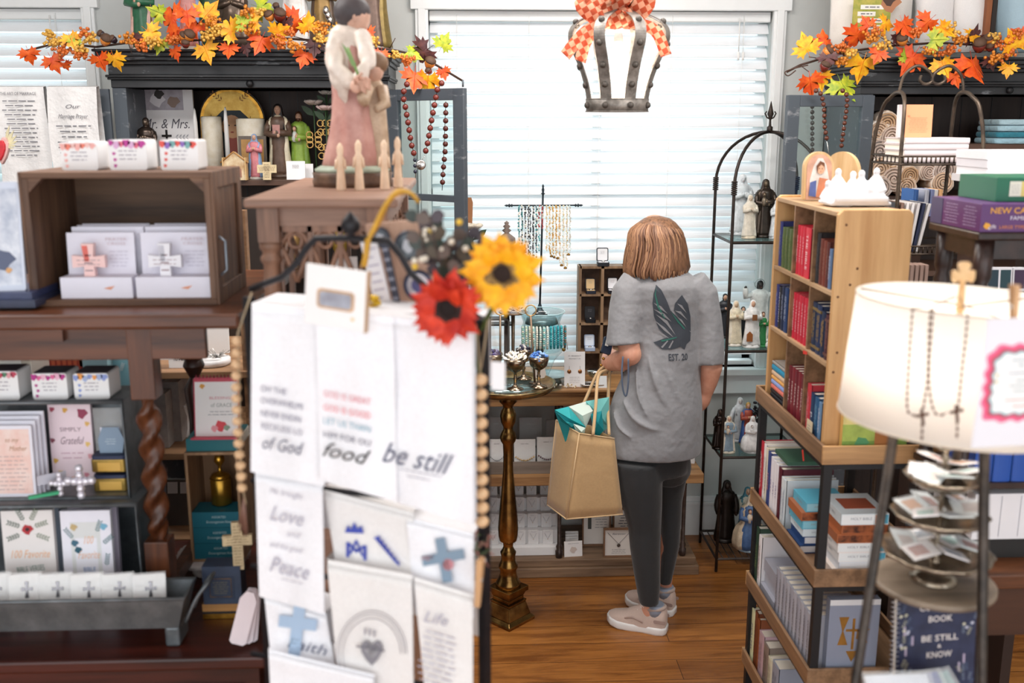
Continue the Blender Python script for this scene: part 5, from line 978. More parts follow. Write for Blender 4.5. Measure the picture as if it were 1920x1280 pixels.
# sunflowers
def sunflower(label, px, py, rad, off, cols, disc, ringc, tilt=.0, rz=0, petals=20, group='sunflowers on the stand'):
    p = SP(px,py,off); k = sc(px,py,1.5); R_ = rad*k*1.18; r = T('sunflower', label, 'flower', p, group=group); M = TR(*p) @ RZ(-TA+rz) @ RX(-tilt) @ FRONT; rr = random.Random(int(px)); m_ = mat(cols[0],'mottle',.6,0,cols[1],1.2,.3)
    for i in range(petals*2):
        a = 2*PI*i/petals*(1 if i < petals else 1)+(PI/petals if i >= petals else 0)+rr.uniform(-.1,.1); L = R_*rr.uniform(.85,1.08)*(1 if i < petals else .8); w = R_*rr.uniform(.17,.22); lift = rr.uniform(-.35,.35)
        q = MB(M @ RZ(a) @ RY(lift*.5) @ TR(0,0,.003*(i % 3)+(.006 if i >= petals else 0)))
        n = 7; vs = []
        for j in range(n+1):
            t = j/n; ww = w*math.sin(min(1,.25+t*1.0)*PI)**.7 if t < 1 else 0; x = R_*.25+(L-R_*.25)*t; z = .25*R_*math.sin(t*2.2)*.5-.2*R_*t*t*max(0,lift)
            vs += [(x,-ww,z-ww*.25),(x,0,z),(x,ww,z-ww*.25)]
        fs = []
        for j in range(n): fs += [(j*3,(j+1)*3,(j+1)*3+1,j*3+1),(j*3+1,(j+1)*3+1,(j+1)*3+2,j*3+2)]
        q.add(vs,fs,m_,True); q.build('petal', r)
    d = MB(M); d.lathe([(R_*.42,0),(R_*.44,R_*.08),(R_*.36,R_*.16),(R_*.2,R_*.14),(R_*.19,R_*.12),(.001,R_*.1)],mat(ringc,'mottle',.8,0,disc,3,.8),24,fold=lambda a,z,t: 1+.06*math.sin(a*19)); d.ball((0,0,R_*.1),R_*.2,mat(disc,'mottle',.9,s=3,bump=.8),14,8,(1,1,.35)); d.build('disc', r)
    s_ = MB(); s_.tube(curve3([p+TN*.02,p+TN*.06+Vector((-.01,0,-.01)),SP(895,640,.0),SP(900,700,.01)],4),.004,mat('#4f5f2a','mottle'),7); s_.build('stem', r)
sunflower('big yellow sunflower at the right corner of the towel stand',944,512,74,.1,('#fbc312','#f09a08'),'#2a1a14','#b08a4a',.0,.12,22)
sunflower('red-orange sunflower hanging left of the yellow one on the towel stand',842,577,70,.13,('#e2401c','#b01d10'),'#1d100e','#3a1a14',-.1,-.1,18)
r4 = T('faux_eucalyptus','spray of dark eucalyptus leaves and white buds above the sunflowers','foliage',SP(830,620,.02)); rr = random.Random(8)
for i in range(9):
    a, b = SP(860,560,.02), SP(rr.uniform(770,905),rr.uniform(400,470),.02+rr.uniform(-.04,.04)); pts = curve3([a,(a+b)/2+Vector((rr.uniform(-.02,.02),0,0)),b],5); q = MB(); q.tube(pts,.0018,mat('#4a3a34'),5); q.build('stem', r4)
    for j in range(3,len(pts),2):
        for s_ in (-1,1):
            q = MB(TR(*pts[j]) @ RZ(rr.uniform(-1,1)) @ FRONT @ RZ(s_*1.1+rr.uniform(-.4,.4))); q.prism([(0,0),(.008,.007),(.01,.016),(.005,.024),(-.005,.024),(-.01,.016),(-.008,.007)],.0006,mat(rr.choice(['#4a4048','#5c5246','#3f4a44','#6a5a52']),'mottle',.5)); q.build('leaf', r4)
for i in range(14):
    q = MB(); q.ball(SP(rr.uniform(770,895),rr.uniform(410,510),.03),.005,mat(rr.choice(['#e8e0d0','#e8e0d0','#e8c040'])),8,6); q.build('bud', r4)
# wooden bead garlands and clothespins on the stand
WB = mat('#d9b48c','mottle',.5,0,'#c39a70',1.,.05)
r = T('wooden_bead_garland','wooden bead garland hanging down the left side of the towel stand','bead garland',SP(450,640,.03),group='wooden bead garlands'); q = MB(); q.tube([SP(472,548,.03),SP(446,625,.035),SP(452,905,.035),SP(462,945,.03)],.0014,mat('#b59f80'),6); q.build('string', r)
beadparts(r,[SP(444,640,.035),SP(443,740,.035),SP(448,840,.035),SP(456,930,.035)],.0088,WB,.0198,'bead',.88)
q = MB(); 
for i in range(16): q.tube([SP(458,930,.03),SP(452+rr.uniform(-10,14),1000+rr.uniform(-20,10),.03)],.0012,mat('#7a5648'),4)
q.build('tassel', r)
r = T('wooden_bead_garland','wooden bead garland hanging down the right side of the towel stand','bead garland',SP(900,700,.03),group='wooden bead garlands'); q = MB(); q.tube([SP(893,610,.02),SP(900,690,.03),SP(905,985,.03)],.0014,mat('#b59f80'),6); q.tube([SP(915,600,.02),SP(902,690,.03)],.0014,mat('#b59f80'),6); q.build('string', r)
beadparts(r,[SP(901,712,.035),SP(902,850,.035),SP(904,978,.035)],.0112,WB,.0232,'bead',.85)
q = MB()
for i in range(26):
    a = SP(906+rr.uniform(-12,12),985+rr.uniform(0,60),.03+rr.uniform(-.01,.01)); q.tube([a,a+Vector((rr.uniform(-.012,.012),0,rr.uniform(-.02,.01)))],[.002,.001],mat('#8a5a50' if i % 2 else '#4a5a3a'),4)
q.ball(SP(907,1050,.05),.0035,WHITE,8,6); q.build('dried_sprig', r)
def pin(label, c, M, k=1., col='#d9aa7c'):
    q = MB(M); w = mat(col,'woodz'); 
    q.b(-.004*k,.004*k,-.036*k,.036*k,.001*k,.005*k,w,RX(.07)); q.b(-.004*k,.004*k,-.036*k,.036*k,-.005*k,-.001*k,w,RX(-.07)); q.tube([(-.005*k,.004*k,0),(.005*k,.004*k,0)],.0035*k,SILVER,8); return q.solo('clothespin',label,'clothespin')
pin('wooden clothespin on the right edge of the towel stand',0,SM(898,1092,.06) @ RZ(-.08),1.15)
m = MB(SM(934,705,.05)); m.b(-.011,.011,-.022,.022,-.0008,0,mat('#f2f0f2')); m.tube([(-.0,.022,0),(-.012,.09,0)],.0006,mat('#b59f80'),4); m.solo('price_tag','small blank white tag hanging at the right edge of the stand','tag')
# ============================================================ brass pedestal table with goblets
bc = on(953,1160,0); bY = bc.y; bX = bc.x; r = T('brass_pedestal_table','round brass topped pedestal table on a square stepped foot','table',(bX,bY,0))
def rz_(py): return at(955,py,bY).z
uu = lambda py: sc(955,py,bY)
prof = [(r_*uu(y),rz_(y)) for y,r_ in ((1097,24),(1090,23),(1084,19),(1076,16),(1068,15),(1062,18),(1058,18),(1050,14),(1042,13),(1034,15),(1030,12),(1024,9),(1016,10),(1012,16),(1004,18),(990,19),(960,17),(920,13),(880,9.5),(850,9),(832,10),(826,14),(818,16),(810,13),(804,9),(798,10),(790,14),(778,15.5),(770,13),(764,9),(758,11),(752,17),(744,15),(738,14),(733,22))]
MB().lathe(prof, BRASS, 32, (bX,bY,0)).build('column', r)
m = MB(TR(bX,bY,0) @ RZ(PI/4)); zA = rz_(1097)
def sq(a, b, z0, z1): m.add([(-a,-a,z0),(a,-a,z0),(a,a,z0),(-a,a,z0),(-b,-b,z1),(b,-b,z1),(b,b,z1),(-b,b,z1)],[(3,2,1,0),(4,5,6,7),(0,1,5,4),(1,2,6,5),(2,3,7,6),(3,0,4,7)],BRASS)
k_ = uu(1150)/math.sqrt(2)
sq(50*k_,50*k_,0,.012); sq(50*k_,42*k_,.012,.025); sq(42*k_,33*k_,.025,.075); sq(33*k_,35*k_,.075,.085); sq(29*k_,29*k_,.085,zA-.04); sq(29*k_,34*k_,zA-.04,zA-.02); sq(38*k_,38*k_,zA-.02,zA); m.build('foot', r, bevel=.002)
tz = at(955,722,bY).z; tr_ = .172
MB().lathe([(.02,tz-.02),(tr_-.01,tz-.012),(tr_,tz+.004),(tr_+.004,tz+.012),(tr_-.002,tz+.012),(tr_-.008,tz+.001),(.001,tz)],mat('#b39a6b','mottle',.2,.9,'#77664a'),48,(bX,bY,0)).build('tray_top', r); tz += .001
MB().lathe([(tr_-.01,tz-.0005),(.001,tz)],mat('#8aa3a3','mottle',.12,.6,'#6f8484'),40,(bX,bY,0)).build('mirror_glass', r)
GOB = mat('#a59480','mottle',.22,.95,'#6f5f4e')
def goblet(label, px, py, Y, rad, col, kind):
    c = at(px,py,Y); r = T('goblet',label,'goblet',(c.x,Y,tz),group='silver goblets on the brass table'); h = .115
    MB().lathe([(.03,0),(.03,.003),(.012,.01),(.005,.02),(.006,.035),(.008,.04),(.005,.046),(.006,.062),(.02,.07),(rad*.85,.08),(rad,.1),(rad*1.03,h),(rad*.98,h),(rad*.8,.09),(.001,.08)],GOB,24).build('cup', r, True)
    q = MB(); rr = random.Random(px); cm = [mat(c_,'plain',.25) for c_ in col]
    for i in range(46):
        a = rr.random()*6.28; d = rad*.9*math.sqrt(rr.random()); z = .1+.022*(1-(d/rad)**2)+rr.random()*.008
        if kind == 'bead': q.ball((d*math.cos(a),d*math.sin(a),z),.0055,rr.choice(cm),7,5)
        else:
            b_ = rr.random()*3; q.tube([(d*math.cos(a),d*math.sin(a),z),(d*math.cos(a)+.018*math.cos(b_),d*math.sin(a)+.018*math.sin(b_),z+.008)],.0035,rr.choice(cm),5)
    q.build('beads', r, True)
goblet('silver goblet heaped with bright blue beads',1010,722,bY-.03,.036,['#5a8fd8','#3f6fc0','#9cc0ec'],'bead')
goblet('silver goblet heaped with white and pearl sticks',966,735,bY-.06,.038,['#f2efe8','#e8dcc8','#ffffff'],'stick')
goblet('silver goblet of purple beads half hidden behind the stand',924,712,bY+.02,.036,['#3a2f5a','#8a84b0','#5a4f80'],'bead')
goblet('silver goblet with dark beads behind the white filled one',982,706,bY+.09,.03,['#4a4a60','#2a2a3a','#c8c4c0'],'bead')
for i,(px,y0,y1,lab) in enumerate(((938,590,700,'left'),(1003,592,690,'right'))):
    a, b = at(px,y1,bY+.02), at(px-(8 if i else 0),y0,bY+.02); q = MB(); q.tube([(a.x,a.y,tz),(b.x,b.y,b.z)],.004,mat('#8c7763','mottle',.35,.7),8); q.tube([(a.x,a.y,tz),(a.x,a.y,tz+.004)],.02,mat('#8c7763','mottle',.35,.7),14); q.tube([(b.x+.02*math.cos(t),b.y,b.z+.02+.02*math.sin(t)) for t in [2*PI*j/14 for j in range(14)]],.0025,mat('#c9a26a','mottle',.3,.8),6,True); q.solo('ring_rod','slender metal rod with ring top, %s of two on the brass table' % lab,'display rod','rods on the brass table')
m = MB(TR(at(1018,690,bY).x,bY+.09,tz) @ RZ(-.2) @ RX(-.25) @ FRONT @ RZ(.25)); m.b(-.022,.022,0,.085,-.003,0,mat('#a89f98')); m.solo('leaning_card','grey card leaning behind the blue bead goblet','card')
# ============================================================ console table under the window
CON = mat('#b08455','woodx',.5,0,'#7d5735',1.); CONP = mat('#8f7258','woodx',.55,0,'#644d3a',1.); LEGM = mat('#5a4c46','mottle',.35,.6,'#3b312d')
qx0, qx1 = at(800,1060,3.87).x, at(1311,1060,3.87).x; QY = 3.87; q1 = at(1000,732,QY).z; q1b = at(1000,764,QY).z; q2 = at(1000,893,QY).z; q3 = at(1000,1052,QY).z
r = T('console_table','light wooden console table with two lower tiers under the window','table',((qx0+qx1)/2,4.05,0))
m = MB(); m.b(qx0,qx1,QY,4.27,q1-.012,q1,CON); m.b(qx0+.01,qx1-.01,QY+.01,4.27,q1-.026,q1-.012,CON); m.b(qx0+.016,qx1-.016,QY+.018,4.26,q1b,q1-.026,CON); m.build('tabletop', r, bevel=.003)
m = MB(); m.b(qx0+.02,qx1+.004,QY+.0,4.26,at(1000,911,QY).z,q2,CON); m.build('middle_shelf', r, bevel=.003)
m = MB(); m.b(qx0,qx1,QY,4.26,0,at(1000,1066,QY).z,CONP); m.b(qx0+.012,qx1-.012,QY+.012,4.25,at(1000,1066,QY).z,q3,CONP); m.build('plinth', r, bevel=.004)
for px in (1050,1284):
    for y_ in (QY+.035,4.2):
        x = at(px,1000,QY).x if y_ < 4 else at(px,1000,QY).x+.01
        for z0,z1 in ((q3,at(1000,911,QY).z),(q2,q1b)): MB().lathe([(.013,z0),(.016,z0+.012),(.016,z0+.03),(.011,z0+.036),(.014,z0+.05),(.0085,z0+.062),(.0085,z1-.02),(.012,z1)],LEGM,14,(x,y_,0)).build('leg', r)
# necklace cards on a white riser
r = T('card_riser','white stepped riser full of necklace cards on the console plinth','display riser',(at(985,1040,3.97).x,4.03,q3)); m = MB(); a, b = at(905,1000,3.95).x, at(1046,1000,3.95).x
for i in range(4): m.b(a,b,3.93+i*.05,3.98+i*.05,q3,q3+.035+i*.055,mat('#eceaea',rough=.35))
m.b(a-.004,a,3.93,4.13,q3,q3+.25,mat('#eceaea')); m.b(b,b+.004,3.93,4.13,q3,q3+.25,mat('#e2e0e0')); m.build('riser', r)
def necklace(mb,w,h): mb.text('Beloved',h*.1,GREYINK,TR(0,h*.86,E_),.3,0,w*.4); mb.tube([(-w*.3,h*.76,.001),(-w*.12,h*.5,.001),(0,h*.4,.001),(w*.12,h*.5,.001),(w*.3,h*.76,.001)],.0008,GREYINK,4); blob(mb,0,h*.34,w*.06,mat('#b08a5a' if w > .03 else '#77777e'),8); mb.b(-w/2,w/2,0,h,.002,.0024,FILM)
rr = random.Random(5)
for i in range(4):
    for j in range(5):
        w = .046; x = a+.014+(b-a-.028)*(j+.5)/5+rr.uniform(-.002,.002); z = q3+.0355+i*.055 if True else 0
        q = MB(TR(x,3.965+i*.05,z) @ RZ(rr.uniform(-.06,.06)) @ RX(-.12) @ FRONT); q.b(-.022,.022,0,.062,-.001,0,mat('#dcd7d6')); necklace(q,.044,.062)
        q.solo('necklace_card','pale necklace card, %s in the %s row of the white riser' % (['first','second','third','fourth','last'][j],['front','second','third','back'][i]),'necklace card','necklace cards on the white riser')
m = MB(); PB(m,1058,1018,1090,1052,3.93,.05,mat('#efeded')); m.v = [Vector((v.x,v.y,v.z)) for v in m.v]; 
panel('earring_card','single pendant card in front of the small stack, right of the console leg','necklace card',1058,1016,1092,1053,3.91,mat('#e8e4e2'),.003,.15,.1,lambda mb,w,h:(blob(mb,0,h*.45,w*.18,mat('#c9b9b0')),mb.scrawl(-w*.3,w*.3,h*.8,h*.9,1,GREYINK,Z1,.3)),zbase=q3)
for i in range(4): panel('necklace_card','card %s in the small upright stack behind the pendant card' % ['nearest','second','third','rearmost'][i],'necklace card',1060,1012-i*5,1084,1050-i*2,3.945+i*.012,mat('#dedad8'),.002,.1,0,necklace,'small upright stack of cards',zbase=q3)
def framed(label, x0, y0, x1, y1, Y, dec, fr='#8a6448', lean=.08, rz=0, zb=None, grp='framed necklaces'):
    M,w,h = face(x0,y0,x1,y1,Y,lean,rz,zb); r = T('framed_necklace',label,'framed necklace',M.translation,group=grp); m = MB(M); t = .006; f_ = mat(fr,'woodx')
    m.b(-w/2,w/2,0,t,-.012,.006,f_); m.b(-w/2,w/2,h-t,h,-.012,.006,f_); m.b(-w/2,-w/2+t,t,h-t,-.012,.006,f_); m.b(w/2-t,w/2,t,h-t,-.012,.006,f_); m.build('frame', r)
    m = MB(M); m.b(-w/2+t,w/2-t,t,h-t,-.01,-.002,mat('#ece6df')); mm = MB(M @ TR(0,0,-.002)); dec(mm,w,h); mm.build('necklace', r); m.build('backing_card', r)
def fneck(mb,w,h): mb.text('forever',h*.09,GREYINK,TR(0,h*.8,E_),.3,0,w*.45); mb.tube([(-w*.36,h*.85,.001),(0,h*.45,.001),(w*.36,h*.85,.001)],.0008,mat('#5a5048'),4); mb.ball((0,h*.4,.002),w*.06,mat('#5a5048',metal=.6),8,6,(1,1,.4)); mb.scrawl(-w*.25,w*.25,h*.1,h*.28,3,GREYINK,Z1,.25)
framed('framed pendant necklace nearest the shopper shoe on the plinth',1131,992,1188,1054,3.90,fneck,zb=q3)
framed('framed necklace with dark tassel behind, left of the front frame',1091,962,1144,1050,4.02,lambda mb,w,h:(mb.b(-w*.3,-w*.18,h*.5,h*.92,0,.004,mat('#4a4a44')),mb.scrawl(-w*.05,w*.4,h*.5,h*.9,5,GREYINK,Z1,.25)),zb=q3)
framed('framed text card partly hidden behind the shopper legs',1148,955,1200,1050,4.02,lines(6,GREYINK,.2,.4,.85),zb=q3)
framed('framed necklace at the right end of the plinth past the dark leggings',1238,990,1272,1050,3.93,fneck,zb=q3)
# middle shelf: open tray of cards
r = T('card_tray','grey wooden tray of bracelet cards on the console middle shelf','tray',(at(980,885,3.9).x,3.95,q2)); a, b = at(905,880,3.9).x, at(1045,880,3.9).x; t1 = at(980,866,3.9).z; m = MB(); TG = mat('#8a7d72','woodx',.6,0,'#6a5f56')
m.b(a,b,3.9,3.908,q2,t1,TG); m.b(a,b,4.1,4.108,q2,t1+.02,TG); m.b(a,b,3.908,4.1,q2,q2+.006,TG); m.b(b-.008,b,3.908,4.1,q2+.006,t1,TG); m.b(a,a+.008,3.908,4.1,q2+.006,t1,TG); m.build('tray', r, bevel=.001)
def brac(c): return lambda mb,w,h:([mb.ball((-w*.42+w*.84*i/9,h*(.42-.12*math.sin(PI*i/9)),.002),w*.05,mat(c,'plain',.3,.3),7,5) for i in range(10)],mb.scrawl(-w*.2,w*.2,h*.8,h*.9,1,GREYINK,Z1,.3),mb.b(-w/2,w/2,0,h,.005,.0055,FILM))
for i,(xa,xb,y0,y1,Y,c,dk,lab) in enumerate(((918,946,826,884,3.935,'#44444a',0,'left bracelet card with dark charm in the tray'),(964,1004,826,884,3.935,'#c9a05a',0,'middle bracelet card with gold beads in the tray'),(1007,1046,822,884,3.94,'#6a3f48',0,'right bracelet card with maroon beads in the tray'),(917,944,785,850,4.03,'#2a2a33',1,'dark card with earrings at the back left of the tray'),(974,1016,786,856,4.03,'#3a3a3a',1,'clear boxed dark bracelet at the back of the tray'),(1024,1044,790,850,4.05,'#3a3a3a',1,'dark card at the back right of the tray by the paper bag'),(1282,1302,838,878,4.0,'#8a8a90',0,'bracelet card right of the shopper on the console middle shelf'))):
    panel('bracelet_card',lab,'bracelet card',xa,y0,xb,y1,Y,mat('#d8d4d2' if not dk else '#4a4a50'),.004,.15,0,brac(c),'bracelet cards on the middle shelf',zbase=q2+(.007 if i < 6 else 0))
# on the console top
r = T('necklace_stand','black iron T shaped necklace stand hung with beaded necklaces','jewelry stand',(at(1012,590,4.055).x,4.055,q1)); nx = at(1012,590,4.055).x; n0 = at(1012,592,4.055).z; n1 = at(1019,345,4.055).z; nb = at(1018,385,4.055).z; nxt = at(1018,385,4.055).x
NK = mat('#26323a','mottle',.4,.5)
m = MB(); m.lathe([(.036,n0-.0),(.034,n0+.004),(.012,n0+.028),(.006,n0+.05)],NK,20,(nx,4.055,0)); m.tube([(nx,4.055,n0+.03),(nxt,4.055,n1-.03)],.0042,NK,8); m.lathe([(.004,0),(.009,.003),(.004,.008),(.006,.02),(.003,.028),(.005,.034),(.001,.042)],NK,10,(nxt,4.055,n1-.042)); m.lathe([(.038,0),(.038,.004),(.02,.012),(.012,n0-q1)],NK,20,(nx,4.055,q1)); m.build('pole', r)
m = MB(); a, b = at(956,385,4.055), at(1083,385,4.055); m.tube([(a.x,4.055,nb),(b.x,4.055,nb)],.0032,NK,8)
for s_,e in ((-1,a.x),(1,b.x)): m.lathe([(.003,0),(.007,.004),(.003,.009),(.008,.014),(.003,.02),(.005,.026),(.001,.034)],NK,10,M=TR(e-s_*.012,4.055,nb) @ RY(s_*PI/2))
m.build('crossbar', r)
necks = [(976,500,'#2b8a8a'),(982,482,'#222226'),(988,486,'#333'),(997,480,'#26262a'),(1003,486,'#3a3a3c'),(1008,470,'#2fa0a0'),(1014,430,'#c23a3a'),(1028,470,'#e8c88a'),(1034,478,'#d9a54e'),(1040,480,'#e0b45c'),(1046,482,'#d9a54e'),(1053,495,'#efe0c8'),(1060,500,'#e6cf9f'),(1066,475,'#c9c0b0')]
for i,(px,yb,c) in enumerate(necks):
    c = c if len(c) == 7 else '#333333'; q = MB(); rr = random.Random(i); m1, m2 = mat(c,'plain',.3,.2), mat('#dff0ee' if i % 2 else '#f4ead8','plain',.3)
    for dx in (-3,3):
        y = 386
        while y < yb: 
            p = at(px+dx+rr.uniform(-1.2,1.2),y,4.0-.006+rr.uniform(-.004,.004)); q.ball(p,.0026+rr.random()*.0015,m1 if rr.random() < .65 else m2,6,4); y += 3.2
    q.tube([at(px-3,386,4.052),at(px,yb+2,4.049),at(px+3,386,4.052)],.0007,m1,4); p = at(px,yb+2,4.049)
    
    if i > 7: q.lathe([(.006,-.004),(.008,0),(.002,.006)],mat('#a97a34','mottle',.3,.8),8,p)
    q.solo('beaded_necklace',['teal edged necklace, first from the left on the stand','short black and white necklace, second from the left','black speckled necklace, third from the left','long black necklace, fourth from the left','black knotted necklace, fifth from the left','teal and black necklace just left of the pole','short red and teal necklace at the pole','pale gold necklace just right of the pole','gold necklace, second right of the pole','deep gold necklace, third right of the pole','gold necklace with charm, fourth right of the pole','cream and gold necklace, fifth right of the pole','long cream necklace with cross charm','thin silver necklace at the far right of the bar'][i],'necklace','necklaces on the iron stand')
# glass jar with bangles
c = at(1013,665,3.98); r = T('glass_bangle_jar','clear glass jar on the console with turquoise bracelets around it','jar',(c.x,3.92,q1)); GL2 = mat('#f0fafb','glass'); u = sc(1013,620,3.96); H_ = lambda y: at(1013,y,3.96).z-q1
MB().lathe([(36*u,0),(40*u,.004),(14*u,.01),(10*u,.03),(26*u,H_(668)),(38*u,H_(655)),(38*u,H_(612)),(34*u,H_(600)),(38*u,H_(588)),(43*u,H_(580)),(41*u,H_(580)),(35*u,H_(590)),(31*u,H_(600)),(35*u,H_(612)),(35*u,H_(652))],GL2,32).build('glass', r, True); MB().lathe([(20*u,H_(606)),(31*u,H_(602)),(28*u,H_(592)),(.001,H_(590))],mat('#7d8c8e','mottle',.3,.5),24).build('inner_tray', r, True)
MB().tube([(43*u*math.cos(t),43*u*math.sin(t),H_(580)) for t in [2*PI*j/30 for j in range(30)]],.0018,mat('#bfe0e4','plain',.1),6,True).build('rim', r, True)
BC = ['#8fbfae','#b9d0b8','#d8d2b0','#9fc8b8','#e4ded0','#c9e0d8','#8ac8c0','#d8e4e0','#46b6bc','#2fa3ad','#35aab5','#56bcc2','#7a6a58']
for i,cc in enumerate(BC):
    px = 980+i*6.6; y = 634-abs(i-5)*.4; p = at(px,y,3.845+.0006*(i-6)**2); q = MB(TR(*p)); rr = random.Random(i+50); m1, m2 = mat(cc,'plain',.3), mat('#efe9da' if i < 8 else '#1f8f9c','plain',.3); R2 = .043
    for j in range(30):
        a = 2*PI*j/30; q.ball(((i-6)*-.0*R2,R2*.55*math.cos(a),R2*math.sin(a)),.0048,m1 if (j*7+i) % 3 else m2,6,4)
    q.solo('bead_bracelet','%s bead bracelet, number %s from the left around the glass jar' % ('turquoise' if 8 <= i < 12 else ('brown' if i == 12 else 'pale green and cream'),['one','two','three','four','five','six','seven','eight','nine','ten','eleven','twelve','thirteen'][i]),'bracelet','bracelets on the glass jar')
m = MB(); c = at(1057,655,3.9); m.lathe([(.008,0),(.008,.002)],mat('#c9a35a','mottle',.3,.8),14,M=TR(*c) @ RX(PI/2)); m.tube([at(1057,645,3.9),at(1057,653,3.9)],.0008,GOLD,4); m.tube([at(1063,640,3.9),at(1064,655,3.9)],.0012,SILVER,4); m.solo('medal_charm','round gold medal hanging at the right of the turquoise bracelets','charm')
m = MB(); c = at(1035,690,4.0); m.lathe([(.06,0),(.07,.003),(.075,.008),(.073,.009),(.06,.004),(.001,.003)],mat('#a9bcbc','mottle',.2,.4),28,(c.x,4.0,q1+.028)); m.lathe([(.04,0),(.03,.028)],mat('#a9bcbc','mottle',.2,.4),20,(c.x,4.0,q1)); m.solo('glass_plate','low pale glass plate on the console behind the earring card','plate')
def ear(mb,w,h): 
    mb.text('ST. BENEDICT',h*.05,GREYINK,TR(0,h*.88,E_),0,0,w*.62); mb.text('PROTECT US',h*.05,GREYINK,TR(0,h*.8,E_),0,0,w*.55)
    for s_ in (-1,1): mb.lathe([(w*.1,0),(w*.09,.0015)],mat('#b37a4a','mottle',.3,.8),14,M=TR(s_*w*.26,h*.44,E_)); mb.tube([(s_*w*.26,h*.5,.002),(s_*w*.26,h*.6,.002)],.0006,GREYINK,4)
    mb.scrawl(-w*.3,w*.3,h*.1,h*.3,4,mat('#b9b4b4'),Z1,.25)
panel('earring_display','white card with two round copper earrings on the console','earring card',1058,661,1097,716,3.92,CARD,.002,.12,0,ear,zbase=q1)
m = MB(); c = at(1117,700,3.98); m.lathe([(.022,0),(.02,.003),(.006,.008),(.005,.018),(.028,.03),(.036,.052),(.034,.052),(.026,.034),(.001,.022)],mat('#e6eeee','glass'),24,(c.x,3.98,q1)); 
m.lathe([(.034,.05),(.0355,.0535)],SILVER,24,(c.x,3.98,q1)); m.solo('crystal_dish','small crystal footed dish of jewelry right of the earring card','dish')
m = MB(); c = at(1112,718,3.93); m.prism(rrect(.1,.05,.02),.003,SILVER,TR(c.x,3.93,q1+.006)); m.tube([(c.x+x,3.93+y,q1+.01) for x,y in rrect(.104,.054,.02)],.003,SILVER,6,True); m.b(c.x-.03,c.x+.04,3.915,3.945,q1,q1+.006,SILVER); m.solo('silver_tray','small silver rimmed tray at the console front edge','tray')
m = MB(); rr = random.Random(2)
for i in range(36):
    p = at(1040+rr.uniform(-16,40),722+rr.uniform(-8,6),3.9); m.ball((p.x,3.89+rr.random()*.04,q1+.004+rr.random()*.01),.0035,mat(rr.choice(['#e8d8b8','#f4efe6','#c9b48a'])),6,4)
tag(m.solo('bead_pile','spill of cream and gold beads along the console front','beads'),'spill of cream and gold beads along the console front','beads',None,'stuff')
panel('silver_card','white card in silver frame at the console edge near the bag handles','card',1122,706,1138,732,3.9,mat('#dfe3e6'),.006,.3,0,None,zbase=q1)
# printer's tray with ring boxes
w0, w1 = at(1087,580,4.12).x, at(1212,580,4.12).x; CUB = mat('#9a7c5e','woodz',.6,0,'#6f5641'); CUBD = mat('#6b5140','mottle',.7,0,'#4f3b2e'); ztop = at(1140,499,4.12).z
r = T('cubby_shelf','small upright wooden cubby shelf of ring boxes on the console','cubby shelf',((w0+w1)/2,4.16,q1)); m = MB(); nx_ = 3; cw = (w1-w0)/nx_
for i in range(nx_+1): x = w0+cw*i; m.b(x-.006,x+.006,4.12,4.19,q1,ztop,CUB)
rows = [q1+.004, at(1140,660,4.12).z, at(1140,607,4.12).z, at(1140,553,4.12).z, ztop-.005]
for z in rows: m.b(w0,w1,4.12,4.19,z-.005,z+.005,CUB)
m.build('grid', r); MB().b(w0,w1,4.185,4.195,q1,ztop,CUBD).build('back', r)
def ringbox(label, cx, z, w, lid, inner, base, open_=True, Y=4.135):
    r = T('ring_box',label,'ring box',(cx,Y,z),group='ring boxes by the window'); MB().prism(rrect(w,w*.8,w*.12),w*.3,mat(base,'plain',.4)).build('base', r, True)
    M = TR(0,w*.38,w*.3) @ RX(-.15) @ FRONT; MB(M).prism(rrect(w,w*1.15,w*.15),w*.2,mat(lid,'plain',.4),TR(0,w*.58,-w*.2)).build('lid', r, True); q = MB(M); q.prism(rrect(w*.84,w*.98,w*.1),.001,mat(inner,'plain',.6),TR(0,w*.58,0)); q.scrawl(-w*.2,w*.2,w*.6,w*.9,3,GREYINK,TR(0,0,.0014),.25); q.build('lid_lining', r, True)
    MB().b(-w*.4,w*.4,-w*.3,w*.3,w*.3,w*.33,mat(inner)).build('cushion', r, True); q = MB(); q.ball((0,-w*.1,w*.36),w*.16,SILVER,8,6,(1,1,.7)); q.build('ring', r, True)
cxs = [w0+cw*(i+.5) for i in range(3)]
ringbox('ring box on top of the cubby shelf with pale lining',at(1131,495,4.13).x,ztop+.001,.05,'#2a3038','#e9eaee','#20242a')
ringbox('navy ring box with gold lining in the top left cubby',cxs[0],rows[3]+.006,.042,'#1d2130','#d8b98a','#1d2130')
ringbox('dark ring box with white lining in the top middle cubby',cxs[1],rows[3]+.006,.044,'#1b1c24','#ececf0','#1b1c24')
ringbox('black velvet ring box in the second cubby down',cxs[0],rows[2]+.006,.044,'#0d0d12','#15151c','#0d0d12')
ringbox('pale blue ring box in the third cubby down',cxs[0],rows[1]+.006,.044,'#a9b9d4','#dfe6f2','#a9b9d4')
m = MB(); c = at(950,455,4.0); u = sc(950,440,4.0); m.lathe([(10*u,at(950,500,4.0).z-c.z),(11*u,-.02),(17*u,0),(16*u,.02),(7*u,.035),(4*u,.04),(9*u,.05),(4*u,.058),(7*u,.066),(3*u,.074),(5*u,.08),(.001,.088)],mat('#8c7a70','mottle',.6,0,'#6a5a52'),18,c); zq = at(950,500,4.0).z; m.lathe([(.05,q1),(.05,q1+.02),(.012,q1+.05),(.01,zq)],mat('#8c7a70','mottle'),16,(c.x,4.0,0)); m.solo('turned_finial','turned grey wooden finial post behind the yellow sunflower','finial')
